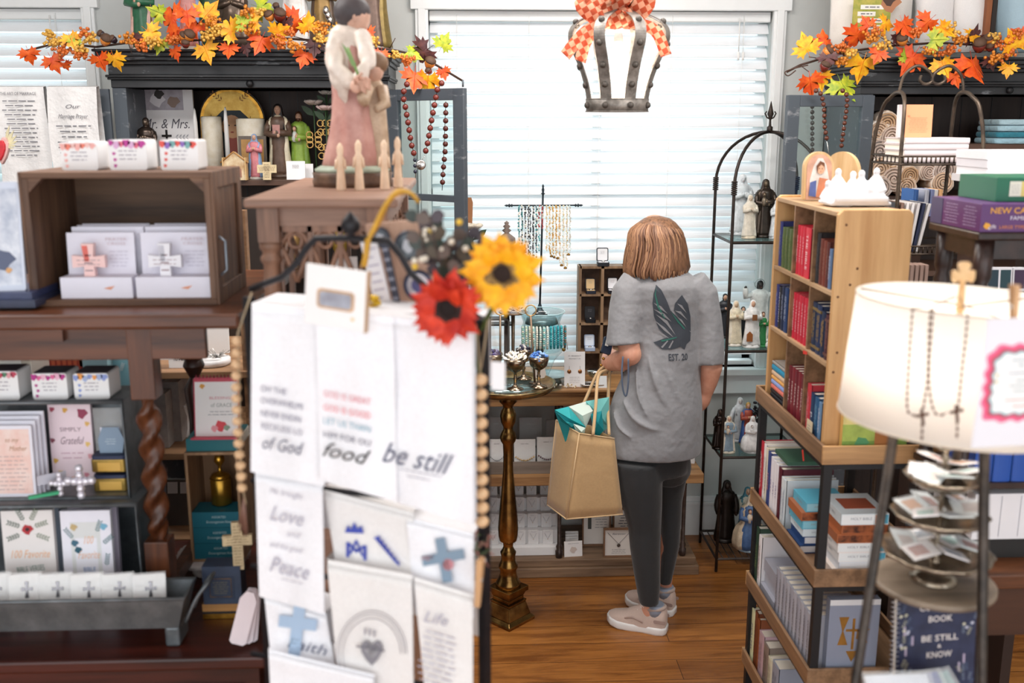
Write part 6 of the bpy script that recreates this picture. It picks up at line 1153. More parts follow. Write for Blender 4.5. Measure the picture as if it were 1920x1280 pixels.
m = MB(); c = at(962,585,3.95); m.lathe([(.001,0),(.055,.004),(.06,.01),(.058,.012),(.05,.008),(.001,.006)],mat('#a68d78','mottle',.3,.5),26,(c.x,3.95,c.z-.008)); m.lathe([(.04,0),(.01,.02),(.006,.1),(.008,c.z-q1-.01)],mat('#8c7763','mottle',.35,.6),14,(c.x,3.95,q1)); m.solo('footed_tray','footed tray holding small charms behind the yellow sunflower','tray')
rr = random.Random(6); q = MB()
for i in range(30): q.tube([(c.x+rr.uniform(-.04,.04),3.95+rr.uniform(-.03,.03),c.z+.002),(c.x+rr.uniform(-.045,.045),3.95+rr.uniform(-.03,.03),c.z+.016)],.0016,mat(rr.choice(['#c9c4d0','#4a4868','#e8e4e0'])),4)
tag(q.solo('charm_heap','heap of small silver and violet charms on the footed tray','charms'),'heap of small silver and violet charms on the footed tray','charms',None,'stuff')
m = MB(); 
for k in range(2): a = at(918,600+k*14,3.9); b = at(956+k*8,600,3.9); m.b(a.x,b.x,3.92+k*.04,3.98+k*.04,a.z-.006,a.z,mat('#55504c','mottle')); m.b(b.x-.006,b.x,3.92+k*.04,3.98+k*.04,q1,a.z,mat('#55504c','mottle')); m.b(a.x,a.x+.006,3.92+k*.04,3.98+k*.04,q1,a.z,mat('#55504c','mottle'))
m.solo('metal_riser','grey metal stepped riser left of the glass jar','riser')
m = MB(); M = face(873,362,886,432,3.95)[0]; m = MB(M); m.prism([(-.02,0),(.012,0),(.016,.11),(.01,.13),(-.02,.13)],.01,mat('#a46c44','woodz')); m.tube([(-.004,0,-.005),(-.004,-.2,-.005)],.004,mat('#8a5a3a'),6); m.solo('wooden_paddle','brown wooden paddle panel just right of the open door','panel')
rose('dried_bloom','pale cream dried bloom behind the sunflower top left',886,428,3.9,.035,'#eadcc8',None,q1); 
# ============================================================ crown chandelier
CY = 3.15; cc = at(1157,200,CY); cu = sc(1157,200,CY); ZINC = mat('#9a948d','mottle',.5,.35,'#6a645e',1.2,.4); r = T('crown_chandelier','hanging grey metal crown lamp with studs, dressed with a checked bow','lamp',(cc.x,CY,at(1157,208,CY).z))
zf = lambda y: at(1157,y,CY).z
m = MB(); n = 48; za, zb_ = zf(209), zf(186); vs = []
for z,rd in ((za,58),(zb_,59),(zb_,56),(za,55)): vs += [(cc.x+rd*cu*math.cos(2*PI*i/n),CY+rd*cu*math.sin(2*PI*i/n),z) for i in range(n)]
m.add(vs,[(k*n+i,k*n+(i+1)%n,((k+1)%4)*n+(i+1)%n,((k+1)%4)*n+i) for k in range(4) for i in range(n)],ZINC,True)
for z in (za,zb_): m.tube([(cc.x+58.5*cu*math.cos(2*PI*i/n),CY+58.5*cu*math.sin(2*PI*i/n),z) for i in range(n)],.0016,ZINC,6,True)
m.build('base_band', r)
ribp = [(186,57),(170,60),(150,65),(125,74),(105,83),(88,91),(74,95),(60,94),(48,87),(38,74),(28,52),(20,30),(14,14)]
for k in range(8):
    a = 2*PI*(k+.5)/8-.12; m = MB(); vs = []; w = 12*cu
    sp_ = curve3([(rd*cu,0,zf(y)) for y,rd in ribp],3)
    for j,p in enumerate(sp_):
        ww = w*(1-.35*max(0,(j/len(sp_)-.6))); tn = (sp_[min(j+1,len(sp_)-1)]-sp_[max(j-1,0)]).normalized(); no = Vector((tn.z,0,-tn.x))*.0012
        for s_,o_ in ((-1,1),(1,1),(1,-1),(-1,-1)): vs.append((cc.x+(p.x+no.x*o_)*math.cos(a)-s_*ww*math.sin(a)*.9,CY+(p.x+no.x*o_)*math.sin(a)+s_*ww*math.cos(a)*.9,p.z+no.z*o_))
    L = len(sp_); m.add(vs,[(j*4+i,j*4+(i+1)%4,(j+1)*4+(i+1)%4,(j+1)*4+i) for j in range(L-1) for i in range(4)]+[(3,2,1,0),((L-1)*4,(L-1)*4+1,(L-1)*4+2,(L-1)*4+3)],ZINC,False)
    for y,rd in ((160,63),(125,75),(86,93),(44,84)): m.ball((cc.x+(rd+1)*cu*math.cos(a),CY+(rd+1)*cu*math.sin(a),zf(y)),6*cu,mat('#5e5852','mottle',.5,.4,None,4,.8),8,6)
    m.ball((cc.x+60*cu*math.cos(a),CY+60*cu*math.sin(a),(za+zb_)/2),6*cu,mat('#5e5852','mottle',.5,.4,None,4,.8),8,6); m.build('rib', r)
m = MB(); m.tube([(cc.x,CY,zf(30)),(cc.x,CY,2.9)],.004,ZINC,8); m.lathe([(.001,2.88),(.05,2.885),(.05,2.9)],ZINC,18,(cc.x,CY,0)); m.build('hanging_rod', r)
bm = MB(); bm.lathe([(.012,zf(62)),(.014,zf(70)),(.014,zf(78))],WHITE,12,(cc.x,CY,0)); bm.lathe([(.01,zf(78)),(.02,zf(95)),(.024,zf(110)),(.018,zf(122)),(.001,zf(128))],mat('#fff3e0','emit',e=6),16,(cc.x,CY,0)); bm.build('bulb', r)
pl = bpy.data.lights.new('crown_bulb_light','POINT'); pl.energy = 7; pl.color = (1,.85,.7); pl.shadow_soft_size = .03; po = bpy.data.objects.new('crown_bulb_light',pl); po.location = (cc.x,CY,zf(140)); COL.objects.link(po)
PLD = bpy.data.materials.new('checked_ribbon'); PLD.use_nodes = True
def plaid_nodes():
    nt = PLD.node_tree; N = nt.nodes; L = nt.links; b = N['Principled BSDF']; tc = N.new('ShaderNodeTexCoord'); ck = N.new('ShaderNodeTexChecker'); ck.inputs['Scale'].default_value = 60; ck.inputs[1].default_value = lin('#d2603c'); ck.inputs[2].default_value = lin('#f3b795'); mp = N.new('ShaderNodeMapping'); mp.inputs['Rotation'].default_value = (0,.5,0); mp.inputs['Scale'].default_value = (1,.01,1); L.new(tc.outputs['Object'],mp.inputs[0]); L.new(mp.outputs[0],ck.inputs[0]); L.new(ck.outputs[0],b.inputs['Base Color']); b.inputs['Roughness'].default_value = .8
    tl = N.new('ShaderNodeBsdfTranslucent'); L.new(ck.outputs[0],tl.inputs[0]); mx = N.new('ShaderNodeMixShader'); mx.inputs[0].default_value = .35; L.new(b.outputs[0],mx.inputs[1]); L.new(tl.outputs[0],mx.inputs[2]); L.new(mx.outputs[0],N['Material Output'].inputs[0])
plaid_nodes()
def ribbon(pts, w, name='bow_loop', twist=0):
    P_ = curve3(pts,6); m = MB(); vs = []
    for i,p in enumerate(P_):
        t = i/(len(P_)-1); tn = (P_[min(i+1,len(P_)-1)]-P_[max(i-1,0)]).normalized(); ax = Vector((0,1,0)); sd = (ax-tn*ax.dot(tn)).normalized(); sd = Matrix.Rotation(twist,3,tn) @ sd
        ww = w*(.45+.55*math.sin(PI*min(max(t,.06),.94))) if name == 'bow_loop' else w; vs += [p-sd*ww,p+sd*ww]
    m.add(vs,[(2*i,2*i+2,2*i+3,2*i+1) for i in range(len(P_)-1)],PLD,True); o = m.build(name, r); q = o.modifiers.new('thickness','SOLIDIFY'); q.thickness = .0008; return o
kn = at(1152,22,CY-.05)
for (dx,dz,w,tw) in ((-58,14,.028,1.1),(56,16,.028,-1.1),(-40,-6,.026,.9),(44,-4,.026,-.9),(-12,34,.03,1.4),(20,38,.03,-1.3),(-46,38,.026,1.2),(52,40,.026,-1.2),(0,-16,.026,1.5)):
    d = Vector((dx*cu,-.02,dz*cu)); s_ = Vector((-d.z,0,d.x)).normalized()*.032
    ribbon([kn,kn+d*.5+s_+Vector((0,-.03,0)),kn+d,kn+d*.5-s_+Vector((0,-.0,0)),kn],w,'bow_loop',tw)
for pts in ([(1140,40),(1105,55),(1080,78),(1060,104)],[(1165,40),(1205,46),(1232,62),(1249,104)],[(1145,38),(1118,50),(1098,80),(1088,115)]):
    ribbon([at(a,b,CY-.07-(.04*(i/3))) for i,(a,b) in enumerate(pts)],.018,'ribbon_tail',1.35)
# ============================================================ domed iron rack with glass shelves
RY0, RY1 = 3.9, 4.2; rx0 = at(1378,380,RY0).x-.0; rx0b = at(1340,1070,RY0).x; rx1 = rx0+.34; rx0 = (rx0+rx0b)/2
RK = mat('#40352f','mottle',.45,.5,'#2a221f'); g = [at(1350,y,RY0).z for y in (452,656,855,1045)]; zd = at(1378,350,RY0).z; za_ = at(1446,247,4.05).z; ax_ = (rx0+rx1)/2
r = T('domed_iron_rack','tall domed iron rack with glass shelves of statues right of the shopper','rack',(ax_,4.05,0))
for x_ in (rx0,rx1):
    for y_ in (RY0,RY1):
        c_ = Vector((ax_,(RY0+RY1)/2,za_)); b_ = Vector((x_,y_,zd)); pts = [Vector((x_,y_,0)),Vector((x_,y_,zd*.5)),b_]
        arc_ = [Vector((x_+(ax_-x_)*(1-math.cos(t)),y_+(c_.y-y_)*(1-math.cos(t)),zd+(za_-zd)*math.sin(t))) for t in [PI/2*i/10 for i in range(1,11)]]
        MB().tube(pts+arc_,.0065,RK,8).build('post', r)
        q = MB()
        for k in range(7): q.tube([(x_+.0095*math.cos(t),y_+.0095*math.sin(t),zd-.03+k*.008) for t in [2*PI*j/10 for j in range(10)]],.0035,RK,5,True)
        q.build('wire_wrap', r)
m = MB(); m.lathe([(.008,0),(.012,.01),(.012,.024),(.006,.028),(.004,.05),(.006,.056),(.013,.075),(.008,.095),(.001,.125)],RK,12,(ax_,4.05,za_-.005))
for s_ in (-1,1): m.tube([(ax_,4.05,za_+.05),(ax_+s_*.014,4.05,za_+.056),(ax_+s_*.022,4.05,za_+.072),(ax_+s_*.016,4.05,za_+.08)],.003,RK,6)
m.build('finial', r)
for i,z in enumerate(g):
    m = MB()
    for a,b in (((rx0,RY0),(rx1,RY0)),((rx1,RY0),(rx1,RY1)),((rx1,RY1),(rx0,RY1)),((rx0,RY1),(rx0,RY0))): m.tube([(*a,z-.007),(*b,z-.007)],.006,RK,4,smooth=False)
    if i == 3:
        for k in range(1,12): y = RY0+(RY1-RY0)*k/12; x = rx0+(rx1-rx0)*k/12; m.tube([(x,RY0,z-.006),(x,RY1,z-.006)],.0025,RK,5)
    m.build('shelf_frame', r)
    if i < 3: MB().b(rx0,rx1,RY0,RY1,z-.004,z,mat('#cfe3e2','glass')).build('glass_shelf', r)
G0, G1, G2, G3 = g; FK = dict(group=None)
figure('clear glass robed figurine at the back left of the top rack shelf',1388,322,436,4.12,'#dfe6ea','#e8eef2',face_='#e6ecf0',veil='#e8eef2',base='#e0e6ea',zb=G0,rough=.1)
figure('ivory praying figurine with hands joined on the top rack shelf',1404,358,440,3.99,'#efe4d2','#f1e8d8',veil='#f1e8d8',face_='#ecd8c0',base='#e6d6bc',zb=G0)
figure('dark bronze holy family figurine on the top rack shelf',1431,331,440,4.03,'#4a3f38','#5a4d42',face_='#7a6a58',veil='#3f3530',metal=.6,rough=.3,mate='mottle',arms='cradle',child='#8a7c6c',base='#3c332e',zb=G0,wide=1.1)
figure('lacy silver white figurine by the dark door on the top rack shelf',1454,372,445,3.98,'#e4e6e8','#d4d8dc',veil='#eef0f2',face_='#e0dcd6',base='#d0d4d8',zb=G0)
figure('black and white robed figurine at the back left of the second rack shelf',1356,558,640,4.14,'#2a2c33','#1c1e24',hair='#222222',base='#2a2a2e',zb=G1)
figure('tall ivory praying figurine on the second rack shelf',1377,556,640,3.98,'#efe2c6','#f2e8d4',veil='#f2e8d4',face_='#e8ccaa',base='#eee6da',zb=G1)
figure('black robed bearded figurine with staff on the second rack shelf',1391,568,634,4.05,'#17181d','#141519',hood=True,veil='#141519',beard=True,hair='#dddddd',staff='#d9c9a4',base='#20201f',zb=G1)
figure('large white figurine with crown, centre of the second rack shelf',1408,562,650,3.95,'#f4f1ee','#f6f4f2',veil='#f8f6f4',base='#f3f0ee',zb=G1,wide=1.1,hold='#8a5a34')
figure('white angel figurine with dark haired head and raised wreath, back of the second shelf',1420,532,640,4.12,'#f1efec','#f4f2f0',hair='#17181c',face_='#3a3230',arms='up',halo='#c9d0d0',base='#eeeae6',zb=G1,wide=1.15)
figure('small green skirted figurine with long hair on the second rack shelf',1428,583,648,3.96,'#2f8a4a','#e9e4d8',hair='#6a3a1c',base='#2f8a4a',zb=G1)
figure('tiny white kneeling figurine at the right of the second rack shelf',1441,632,652,3.94,'#f4f2f0',None,veil='#f4f2f0',sit=True,base='#f4f2f0',zb=G1,wide=1.5)
m = MB(); m.prism([(-.012,0),(.012,0),(.012,.03),(0,.042),(-.012,.03)],.004,mat('#a8622e','mottle'),TR(*at(1405,640,3.925)) @ FRONT); m.solo('house_charm','small brown house shaped charm before the large white figurine','charm')
figure('glossy dark bronze figurine at the left of the third rack shelf',1348,758,832,4.0,'#30231e','#2a1f1b',veil='#2a1f1b',face_='#4a382e',metal=.6,rough=.2,mate='mottle',base='#241b18',zb=G2)
figure('figurine of a mother in blue cradling a baby on the third rack shelf',1365,766,834,3.95,'#8fa4b4','#e6dccb',veil='#e3d7c4',arms='cradle',child='#efe2cc',base='#d8cdb8',zb=G2,wide=1.15)
figure('tall pale grey robed figurine with open hands, third rack shelf back',1385,731,812,4.1,'#d3d5d8','#dcdee0',veil='#e2e4e6',face_='#d6d0cc',arms='out',base='#c9ccd0',zb=G2)
figure('figurine in rust red gown and blue cloak on the third rack shelf',1400,743,822,4.05,'#b2503c','#3f5f9c',hair='#c99a4c',face_='#e0a888',base='#c9b48c',zb=G2)
figure('white kneeling mother and child figurine, front of the third rack shelf',1409,773,840,3.95,'#f3f1f0','#f6f4f3',veil='#f8f6f5',arms='cradle',child='#f4f2f0',sit=True,base='#f1efee',zb=G2,wide=1.2,face_='#eee6e0')
m = MB(); rr = random.Random(11)
for i in range(40): m.ball(at(1420+rr.uniform(-7,8),772+rr.uniform(-20,22),4.02+rr.uniform(-.01,.01)),.006,mat('#15161c','plain',.12),7,5)
m.lathe([(.02,G2),(.012,G2+.02),(.006,at(1420,790,4.02).z)],BLACK,10,(at(1420,800,4.02).x,4.02,0)); m.solo('black_rosary','heap of glossy black rosary beads at the right of the third rack shelf','rosary')
figure('tall dark bronze robed figurine on the rack bottom shelf',1359,886,998,4.08,'#2f2723','#2a221f',veil='#2a221f',face_='#3f342d',metal=.6,rough=.35,mate='mottle',arms='open',base='#26201d',zb=G3)
figure('colourful seated mother in blue with man and child on the rack bottom shelf',1404,930,1032,3.98,'#4a6a9a','#d9c3a6',veil='#e6d8c4',face_='#e0b092',sit=True,arms='cradle',child='#efe0cc',base='#a9bfd0',zb=G3,wide=1.2)
figure('standing figurine in teal and white behind the seated blue mother',1398,905,1000,4.1,'#e6e0d0','#4a8a9a',veil='#3f7f92',base='#a88a70',zb=G3)
# ============================================================ the shopper
YB = 3.45
hipc = at(1225,900,YB); person = T('person','woman with shoulder length brown hair, grey tee and black leggings seen from behind','person',(hipc.x,YB,0))
def remesh(o, v, it=4):
    q = o.modifiers.new('remesh','REMESH'); q.mode = 'VOXEL'; q.voxel_size = v; q.use_smooth_shade = True
    if it: w = o.modifiers.new('smooth','SMOOTH'); w.iterations = it; w.factor = .5
    return o
LY, RY_ = 3.40, 3.53                                  # planes of the near and far leg
elbL, wrL, hdL = at(1181,664,3.40), at(1141,682,3.50), at(1146,670,3.60)
shL, shR = at(1176,552,3.46), at(1316,548,3.45); elbR, wrR = at(1334,690,3.43), at(1323,738,3.45)
neck = at(1238,505,YB+.02); headc = at(1230,458,YB+.03)
FW = Vector((-.42,.9,0)).normalized(); SD = Vector((FW.y,-FW.x,0))
ank = at(1217,1132,3.42); ankR = at(1248,1100,3.56)
b = MB()
b.tube([shL,(shL+elbL)/2+Vector((-.008,0,0)),elbL,(elbL*.6+wrL*.4)+Vector((0,-.004,-.008)),wrL],[.044,.042,.04,.04,.027],SKIN,16)
b.ball(elbL,.042,SKIN,14,10); b.tube([wrL,wrL*.4+hdL*.6,hdL],[.027,.034,.036],SKIN,14)
b.tube([shR,(shR+elbR)/2,elbR,(elbR+wrR)/2,wrR],[.05,.045,.04,.034,.025],SKIN,16); b.ball(elbR,.038,SKIN,14,10)
hdR = wrR+Vector((-.022,.02,-.045)); b.tube([wrR,(wrR+hdR)/2,hdR],[.026,.034,.033],SKIN,14)
b.tube([neck-Vector((0,0,.06)),neck,headc-Vector((0,0,.05))-FW*.01],[.07,.052,.05],SKIN,16); b.ball(headc+FW*.012,.083,SKIN,20,14,(.92,.98,1.25))
b.ball(headc+FW*.095-Vector((0,0,.012)),.016,SKIN,8,6,(1,1,1.3)); b.ball(headc+FW*.05-Vector((0,0,.075)),.04,SKIN,10,8)
for s_ in (-1,1): b.ball(headc+SD*s_*.08+Vector((0,0,-.012)),.02,SKIN,8,6,(.5,.8,1.4))
b.tube([at(1232,520,YB),at(1236,600,YB),at(1235,700,YB),at(1225,800,YB),at(1224,860,YB)],[.05,.055,.055,.055,.06],SKIN,18)
b.tube([at(1205,860,LY+.03),at(1206,960,LY+.02),at(1210,1040,LY),ank,ank-Vector((0,0,.07))],[.055,.046,.038,.03,.034],SKIN,16)
b.tube([at(1258,860,RY_-.02),at(1254,960,RY_),at(1252,1030,RY_),ankR,ankR-Vector((0,0,.05))],[.05,.03,.027,.025,.03],SKIN,16)
def fingers(mb, c, d, side, up, curl=1, L=.07):
    for k in range(4):
        o = c+side*(-.024+.016*k); l = L*(.85,1,.95,.78)[k]
        mb.tube([o-d*.012,o+d*l*.38,o+d*l*.72-up*curl*l*.22,o+d*l*.82-up*curl*l*.55],[.0095,.009,.0085,.0072],SKIN,9)
    mb.tube([c-d*.035-side*.022,c-d*.01-side*.042-up*.012,c+d*.018-side*.044-up*.028],[.012,.0105,.009],SKIN,9)
fingers(b, hdL+Vector((0,.03,.01)), Vector((.1,.85,.4)).normalized(), Vector((.0,-.4,.6)).normalized(), Vector((.9,.2,0)).normalized(), .9)
fingers(b, hdR+Vector((-.004,.006,-.022)), Vector((-.5,.35,-.8)).normalized(), Vector((.2,-.95,0)).normalized(), Vector((1,.2,0)).normalized(), .8, .06)
remesh(b.build('body', person), .0055, 3)
# leggings
LG = mat('#26282b','cloth',.85,s=.7,bump=.1)
def rows(mb, rws, Y, m_, n=26, sq=.95, dY=0):
    q = ringbody(rws, Y, m_, None, n, sq); mb.add([v+Vector((0,dY,0)) for v in q.v], q.f, m_, True)
g_ = MB()
rows(g_,[(800,1150,1300),(850,1146,1292),(885,1150,1288)],YB,LG,sq=.72)
rows(g_,[(862,1149,1240),(900,1155,1242),(950,1167,1241),(990,1178,1239),(1025,1181,1238),(1060,1186,1238),(1095,1192,1238),(1132,1199,1235)],LY,LG,sq=.95)
rows(g_,[(860,1206,1291),(900,1222,1286),(940,1233,1279),(980,1238,1277),(1020,1240,1274),(1060,1239,1266),(1094,1237,1258)],RY_,LG,sq=1.05)
g_.tube([at(1200,850,YB),at(1202,880,LY+.02)],[.085,.09],LG,18); g_.tube([at(1252,850,YB),at(1254,880,RY_-.02)],[.08,.085],LG,18)
remesh(g_.build('leggings', person), .007, 6)
# t-shirt
TS = mat('#8c8d91','cloth',.9,0,'#6d6e72',.5,.5); s_b = MB()
fo = lambda a,z,t: 1+.014*math.sin(a*5+z*12)*t+.01*t*math.sin(a*9-z*16)
trow = [(498,1213,1268),(506,1198,1284),(518,1186,1302),(534,1178,1314),(560,1182,1318),(600,1187,1314),(650,1185,1312),(690,1174,1313),(720,1160,1314),(750,1148,1315),(780,1140,1315),(810,1134,1315),(834,1131,1314),(847,1132,1312)]
q = ringbody(trow,YB,TS,fo,40,.74); s_b.add(q.v,q.f,TS,True)
s_b.tube([at(1196,524,YB),at(1180,548,YB),at(1172,590,YB-.02),at(1168,628,YB-.035),at(1169,645,YB-.04)],[.055,.062,.06,.058,.062],TS,20)
s_b.tube([at(1296,526,YB),at(1314,552,YB),at(1324,600,YB-.01),at(1330,650,YB-.02),at(1331,682,YB-.025)],[.055,.06,.054,.052,.054],TS,20)
def surf(px, py):
    for (y0,a0,b0),(y1,a1,b1) in zip(trow,trow[1:]):
        if y0 <= py <= y1: k = (py-y0)/(y1-y0); a,b = a0+(a1-a0)*k, b0+(b1-b0)*k; break
    else: a,b = trow[-1][1:]
    c,q = (a+b)/2,(b-a)/2; u = max(-.97,min(.97,(px-c)/q)); return at(px,py,YB-.74*q*sc(c,py,YB)*math.sqrt(1-u*u)+.002)
for rad_,pts in ((.010,[(1166,744),(1176,768),(1194,790),(1222,804),(1252,808)]),(.011,[(1250,690),(1262,725),(1278,758),(1303,776)]),(.009,[(1216,668),(1226,710),(1244,752),(1272,786)]),(.010,[(1268,596),(1282,640),(1296,680),(1311,704)]),(.008,[(1285,690),(1298,712),(1312,722)]),(.008,[(1150,770),(1160,800),(1182,822)]),(.008,[(1232,700),(1250,760),(1290,812)]),(.007,[(1192,690),(1196,740),(1212,780)]),(.007,[(1300,560),(1304,600),(1302,640)])):
    pp = curve3([surf(*p) for p in pts],5); n9 = len(pp); s_b.tube(pp,[rad_*(.25+.75*math.sin(PI*i/(n9-1))) for i in range(n9)],TS,8)
sho = remesh(s_b.build('t_shirt', person), .006, 5)
dt = bpy.data.textures.new('cloth_folds','CLOUDS'); dt.noise_scale = .16; dt.noise_depth = 2
dm = sho.modifiers.new('folds','DISPLACE'); dm.texture = dt; dm.strength = .009; dm.mid_level = .5; dm.texture_coords = 'LOCAL'
# drape creases running from the shoulder to the hem
for i,pts in enumerate(([(1325,690),(1300,740),(1262,790),(1215,812)],[(1320,640),(1290,690),(1240,745),(1190,790)],[(1172,560),(1180,620),(1176,690),(1168,740)])): pass
# printed eagle on the back, wrapped onto the shirt
PR = mat('#3c424b','plain',.8); PRG = mat('#2f6f62','plain',.8); PRL = mat('#8b8c90','plain',.8)
def printed(name, polys):
    m_ = bmesh.new(); me = bpy.data.meshes.new(name); mats = []
    for pts, mm, ly in polys:
        if mm not in mats: mats.append(mm)
        vs = [m_.verts.new(at(a,c,YB-.19-ly*.002)) for a,c in pts]
        if len(set((round(v.co.x,5),round(v.co.z,5)) for v in vs)) < 3: continue
        f = m_.faces.new(vs); f.material_index = mats.index(mm)
    bmesh.ops.triangulate(m_, faces=m_.faces[:])
    for _ in range(3): 
        es = [e for e in m_.edges if e.calc_length() > .008]
        if es: bmesh.ops.subdivide_edges(m_, edges=es, cuts=1)
        bmesh.ops.triangulate(m_, faces=m_.faces[:])
    off = wl(person)
    lay = {}
    for v in m_.verts: v.co -= off
    m_.to_mesh(me); m_.free()
    for x in mats: me.materials.append(x)
    o = bpy.data.objects.new(name, me); COL.objects.link(o); o.parent = person
    k = o.modifiers.new('wrap','SHRINKWRAP'); k.target = sho; k.wrap_method = 'PROJECT'; k.use_project_x = False; k.use_project_y = True; k.use_project_z = False; k.use_positive_direction = True; k.use_negative_direction = False; k.offset = .0022
    return o
wing1 = [(1241,543),(1250,552),(1260,572),(1270,598),(1280,628),(1284,650),(1262,644),(1246,628),(1237,604),(1234,578),(1236,560)]
wing2 = [(1290,562),(1302,580),(1308,604),(1309,634),(1300,628),(1284,606),(1274,592),(1276,578),(1284,568)]
body_ = [(1268,592),(1280,604),(1296,622),(1309,636),(1308,652),(1300,658),(1296,668),(1288,662),(1280,664),(1276,648),(1264,614)]
tail_ = [(1236,655),(1256,646),(1278,642),(1284,652),(1288,662),(1270,667),(1252,667)]
feath = [[(1240,600),(1262,612),(1278,640),(1260,618)],[(1238,612),(1258,626),(1274,644),(1256,631)],[(1236,590),(1256,598),(1270,614),(1254,603)],[(1242,630),(1258,640),(1266,646),(1256,642)],[(1236,578),(1250,584),(1262,598),(1248,589)],[(1280,604),(1290,610),(1300,626),(1289,614)],[(1276,592),(1288,594),(1302,612),(1287,599)],[(1280,578),(1290,582),(1300,598),(1289,587)],
 [(1250,663),(1262,650),(1264,651),(1253,665)],[(1264,664),(1272,650),(1274,651),(1267,665)]]
gr = [[(1241,548),(1240,562),(1246,584),(1258,606),(1256,608),(1243,586),(1238,562)],[(1268,594),(1284,612),(1297,628),(1295,629),(1282,615)],[(1250,650),(1280,643),(1280,645),(1252,653)]]
printed('eagle_print',[(p_,PR,0) for p_ in (wing1,wing2,body_,tail_)])
for o_ in (printed('eagle_print_lines',[(p_,PRL,1) for p_ in feath]),printed('eagle_print_highlight',[(p_,PRG,1) for p_ in gr])): o_.modifiers['wrap'].offset = .0032
def flatletters(s, cx, cy, w, h):
    vs, fs = textmesh(s,0,.02); x = max(v.x for v in vs)-min(v.x for v in vs); return [([(cx+vs[i].x*w/x, cy-vs[i].y*h) for i in f],PR,1) for f in fs]
printed('lettering', flatletters('EST. 20',1283,683,38,18))
# sneakers and socks
def shoe(heel, toe, h=.075):
    d = (toe-heel); L = d.length; d.normalize(); ang = math.atan2(d.y,d.x); r = bpy.data.objects.new('sneaker',None); COL.objects.link(r); r.parent = person; r.location = Vector((heel.x,heel.y,0))-wl(person); r.rotation_euler = (0,0,ang)
    US = mat('#cbb4a8','cloth',.8,s=.6,bump=.1); SO = mat('#eceae8','plain',.5)
    out = [(0,.03),(.03,.037),(.1,.034),(.17,.04),(.22,.045),(.26,.038),(.285,.015)]; k = L/.285
    o2 = [(x*k,y) for x,y in out]+[(x*k,-y) for x,y in reversed(out)]+[(-.008,-.018),(-.008,.018)]
    m = MB(); vs = []; n = len(o2)
    for z,s_,toeup in ((0,.95,1),(.006,1,1),(.022,1.02,1),(.03,.98,1)): vs += [(x*1.0 if s_ > .96 else x*.98+.004,y*s_,z+max(0,(x/k-.2))*.16*(1 if z < .03 else 1.0)) for x,y in o2]
    m.add(vs,[(j*n+i,j*n+(i+1)%n,(j+1)*n+(i+1)%n,(j+1)*n+i) for j in range(3) for i in range(n)]+[tuple(reversed(range(n))),tuple(3*n+i for i in range(n))],SO,True); m.build('sole', r, True)
    m = MB(); sec = [(-.004,.022,.072),(.012,.031,.088),(.05,.034,.078),(.085,.035,.072),(.12,.036,.078),(.155,.038,.064),(.19,.04,.048),(.225,.041,.036),(.255,.034,.026),(.276,.018,.016)]; vs = []; nn = 12
    for x,w,hh in sec:
        for j in range(nn+1):
            t = PI*j/nn; vs.append((x*k,w*math.cos(t)*(1 if math.sin(t) < .6 else .9),.024+max(0,x-.2)*.16+hh*math.sin(t)**.75))
    fs = [(i*(nn+1)+j,i*(nn+1)+j+1,(i+1)*(nn+1)+j+1,(i+1)*(nn+1)+j) for i in range(len(sec)-1) for j in range(nn)]+[tuple(reversed(range(nn+1)))]
    m.add(vs,fs,US,True); m.build('upper', r, True)
    m = MB(); m.tube([(.016*k+.03*math.cos(t)*1.2+.028,.026*math.sin(t),.098-.006*math.cos(t)) for t in [2*PI*i/16 for i in range(16)]],.008,mat('#b9a69c','cloth',.9),8,True); m.build('collar', r, True)
    m = MB()
    for i in range(5): x = (.115+.017*i)*k; z = .1-.0085*i; m.tube([(x,-.02,z-.008),(x+.004,0,z+.003),(x,.02,z-.008)],.0022,mat('#e6dcd4'),6)
    m.tube([(.112*k,0,.105),(.12*k,.02,.112),(.1*k,.026,.1)],.0018,mat('#e6dcd4'),5); m.build('laces', r, True)
    m = MB()
    for s_ in (-1,1): m.prism([(.02*k+x,y) for x,y in rrect(.045,.013,.006)],.0015,mat('#a58e86'),TR(0,s_*.0335 if s_ < 0 else .0335,.055) @ RX(PI/2 if s_ < 0 else -PI/2)); m.tube([(.1*k,s_*.036,.045),(.15*k,s_*.038,.06),(.19*k,s_*.036,.05)],.003,mat('#b9a096'),5)
    m.build('side_patch', r, True)
    MB().lathe([(.03,.07),(.033,.09),(.032,.112),(.028,.112)],mat('#8e97a8','cloth',.9),18,(.05*k,0,0)).build('sock', r, True)
shoe(on(1247,1186,0), on(1140,1166,0)); shoe(on(1262,1152,0), on(1174,1130,0))
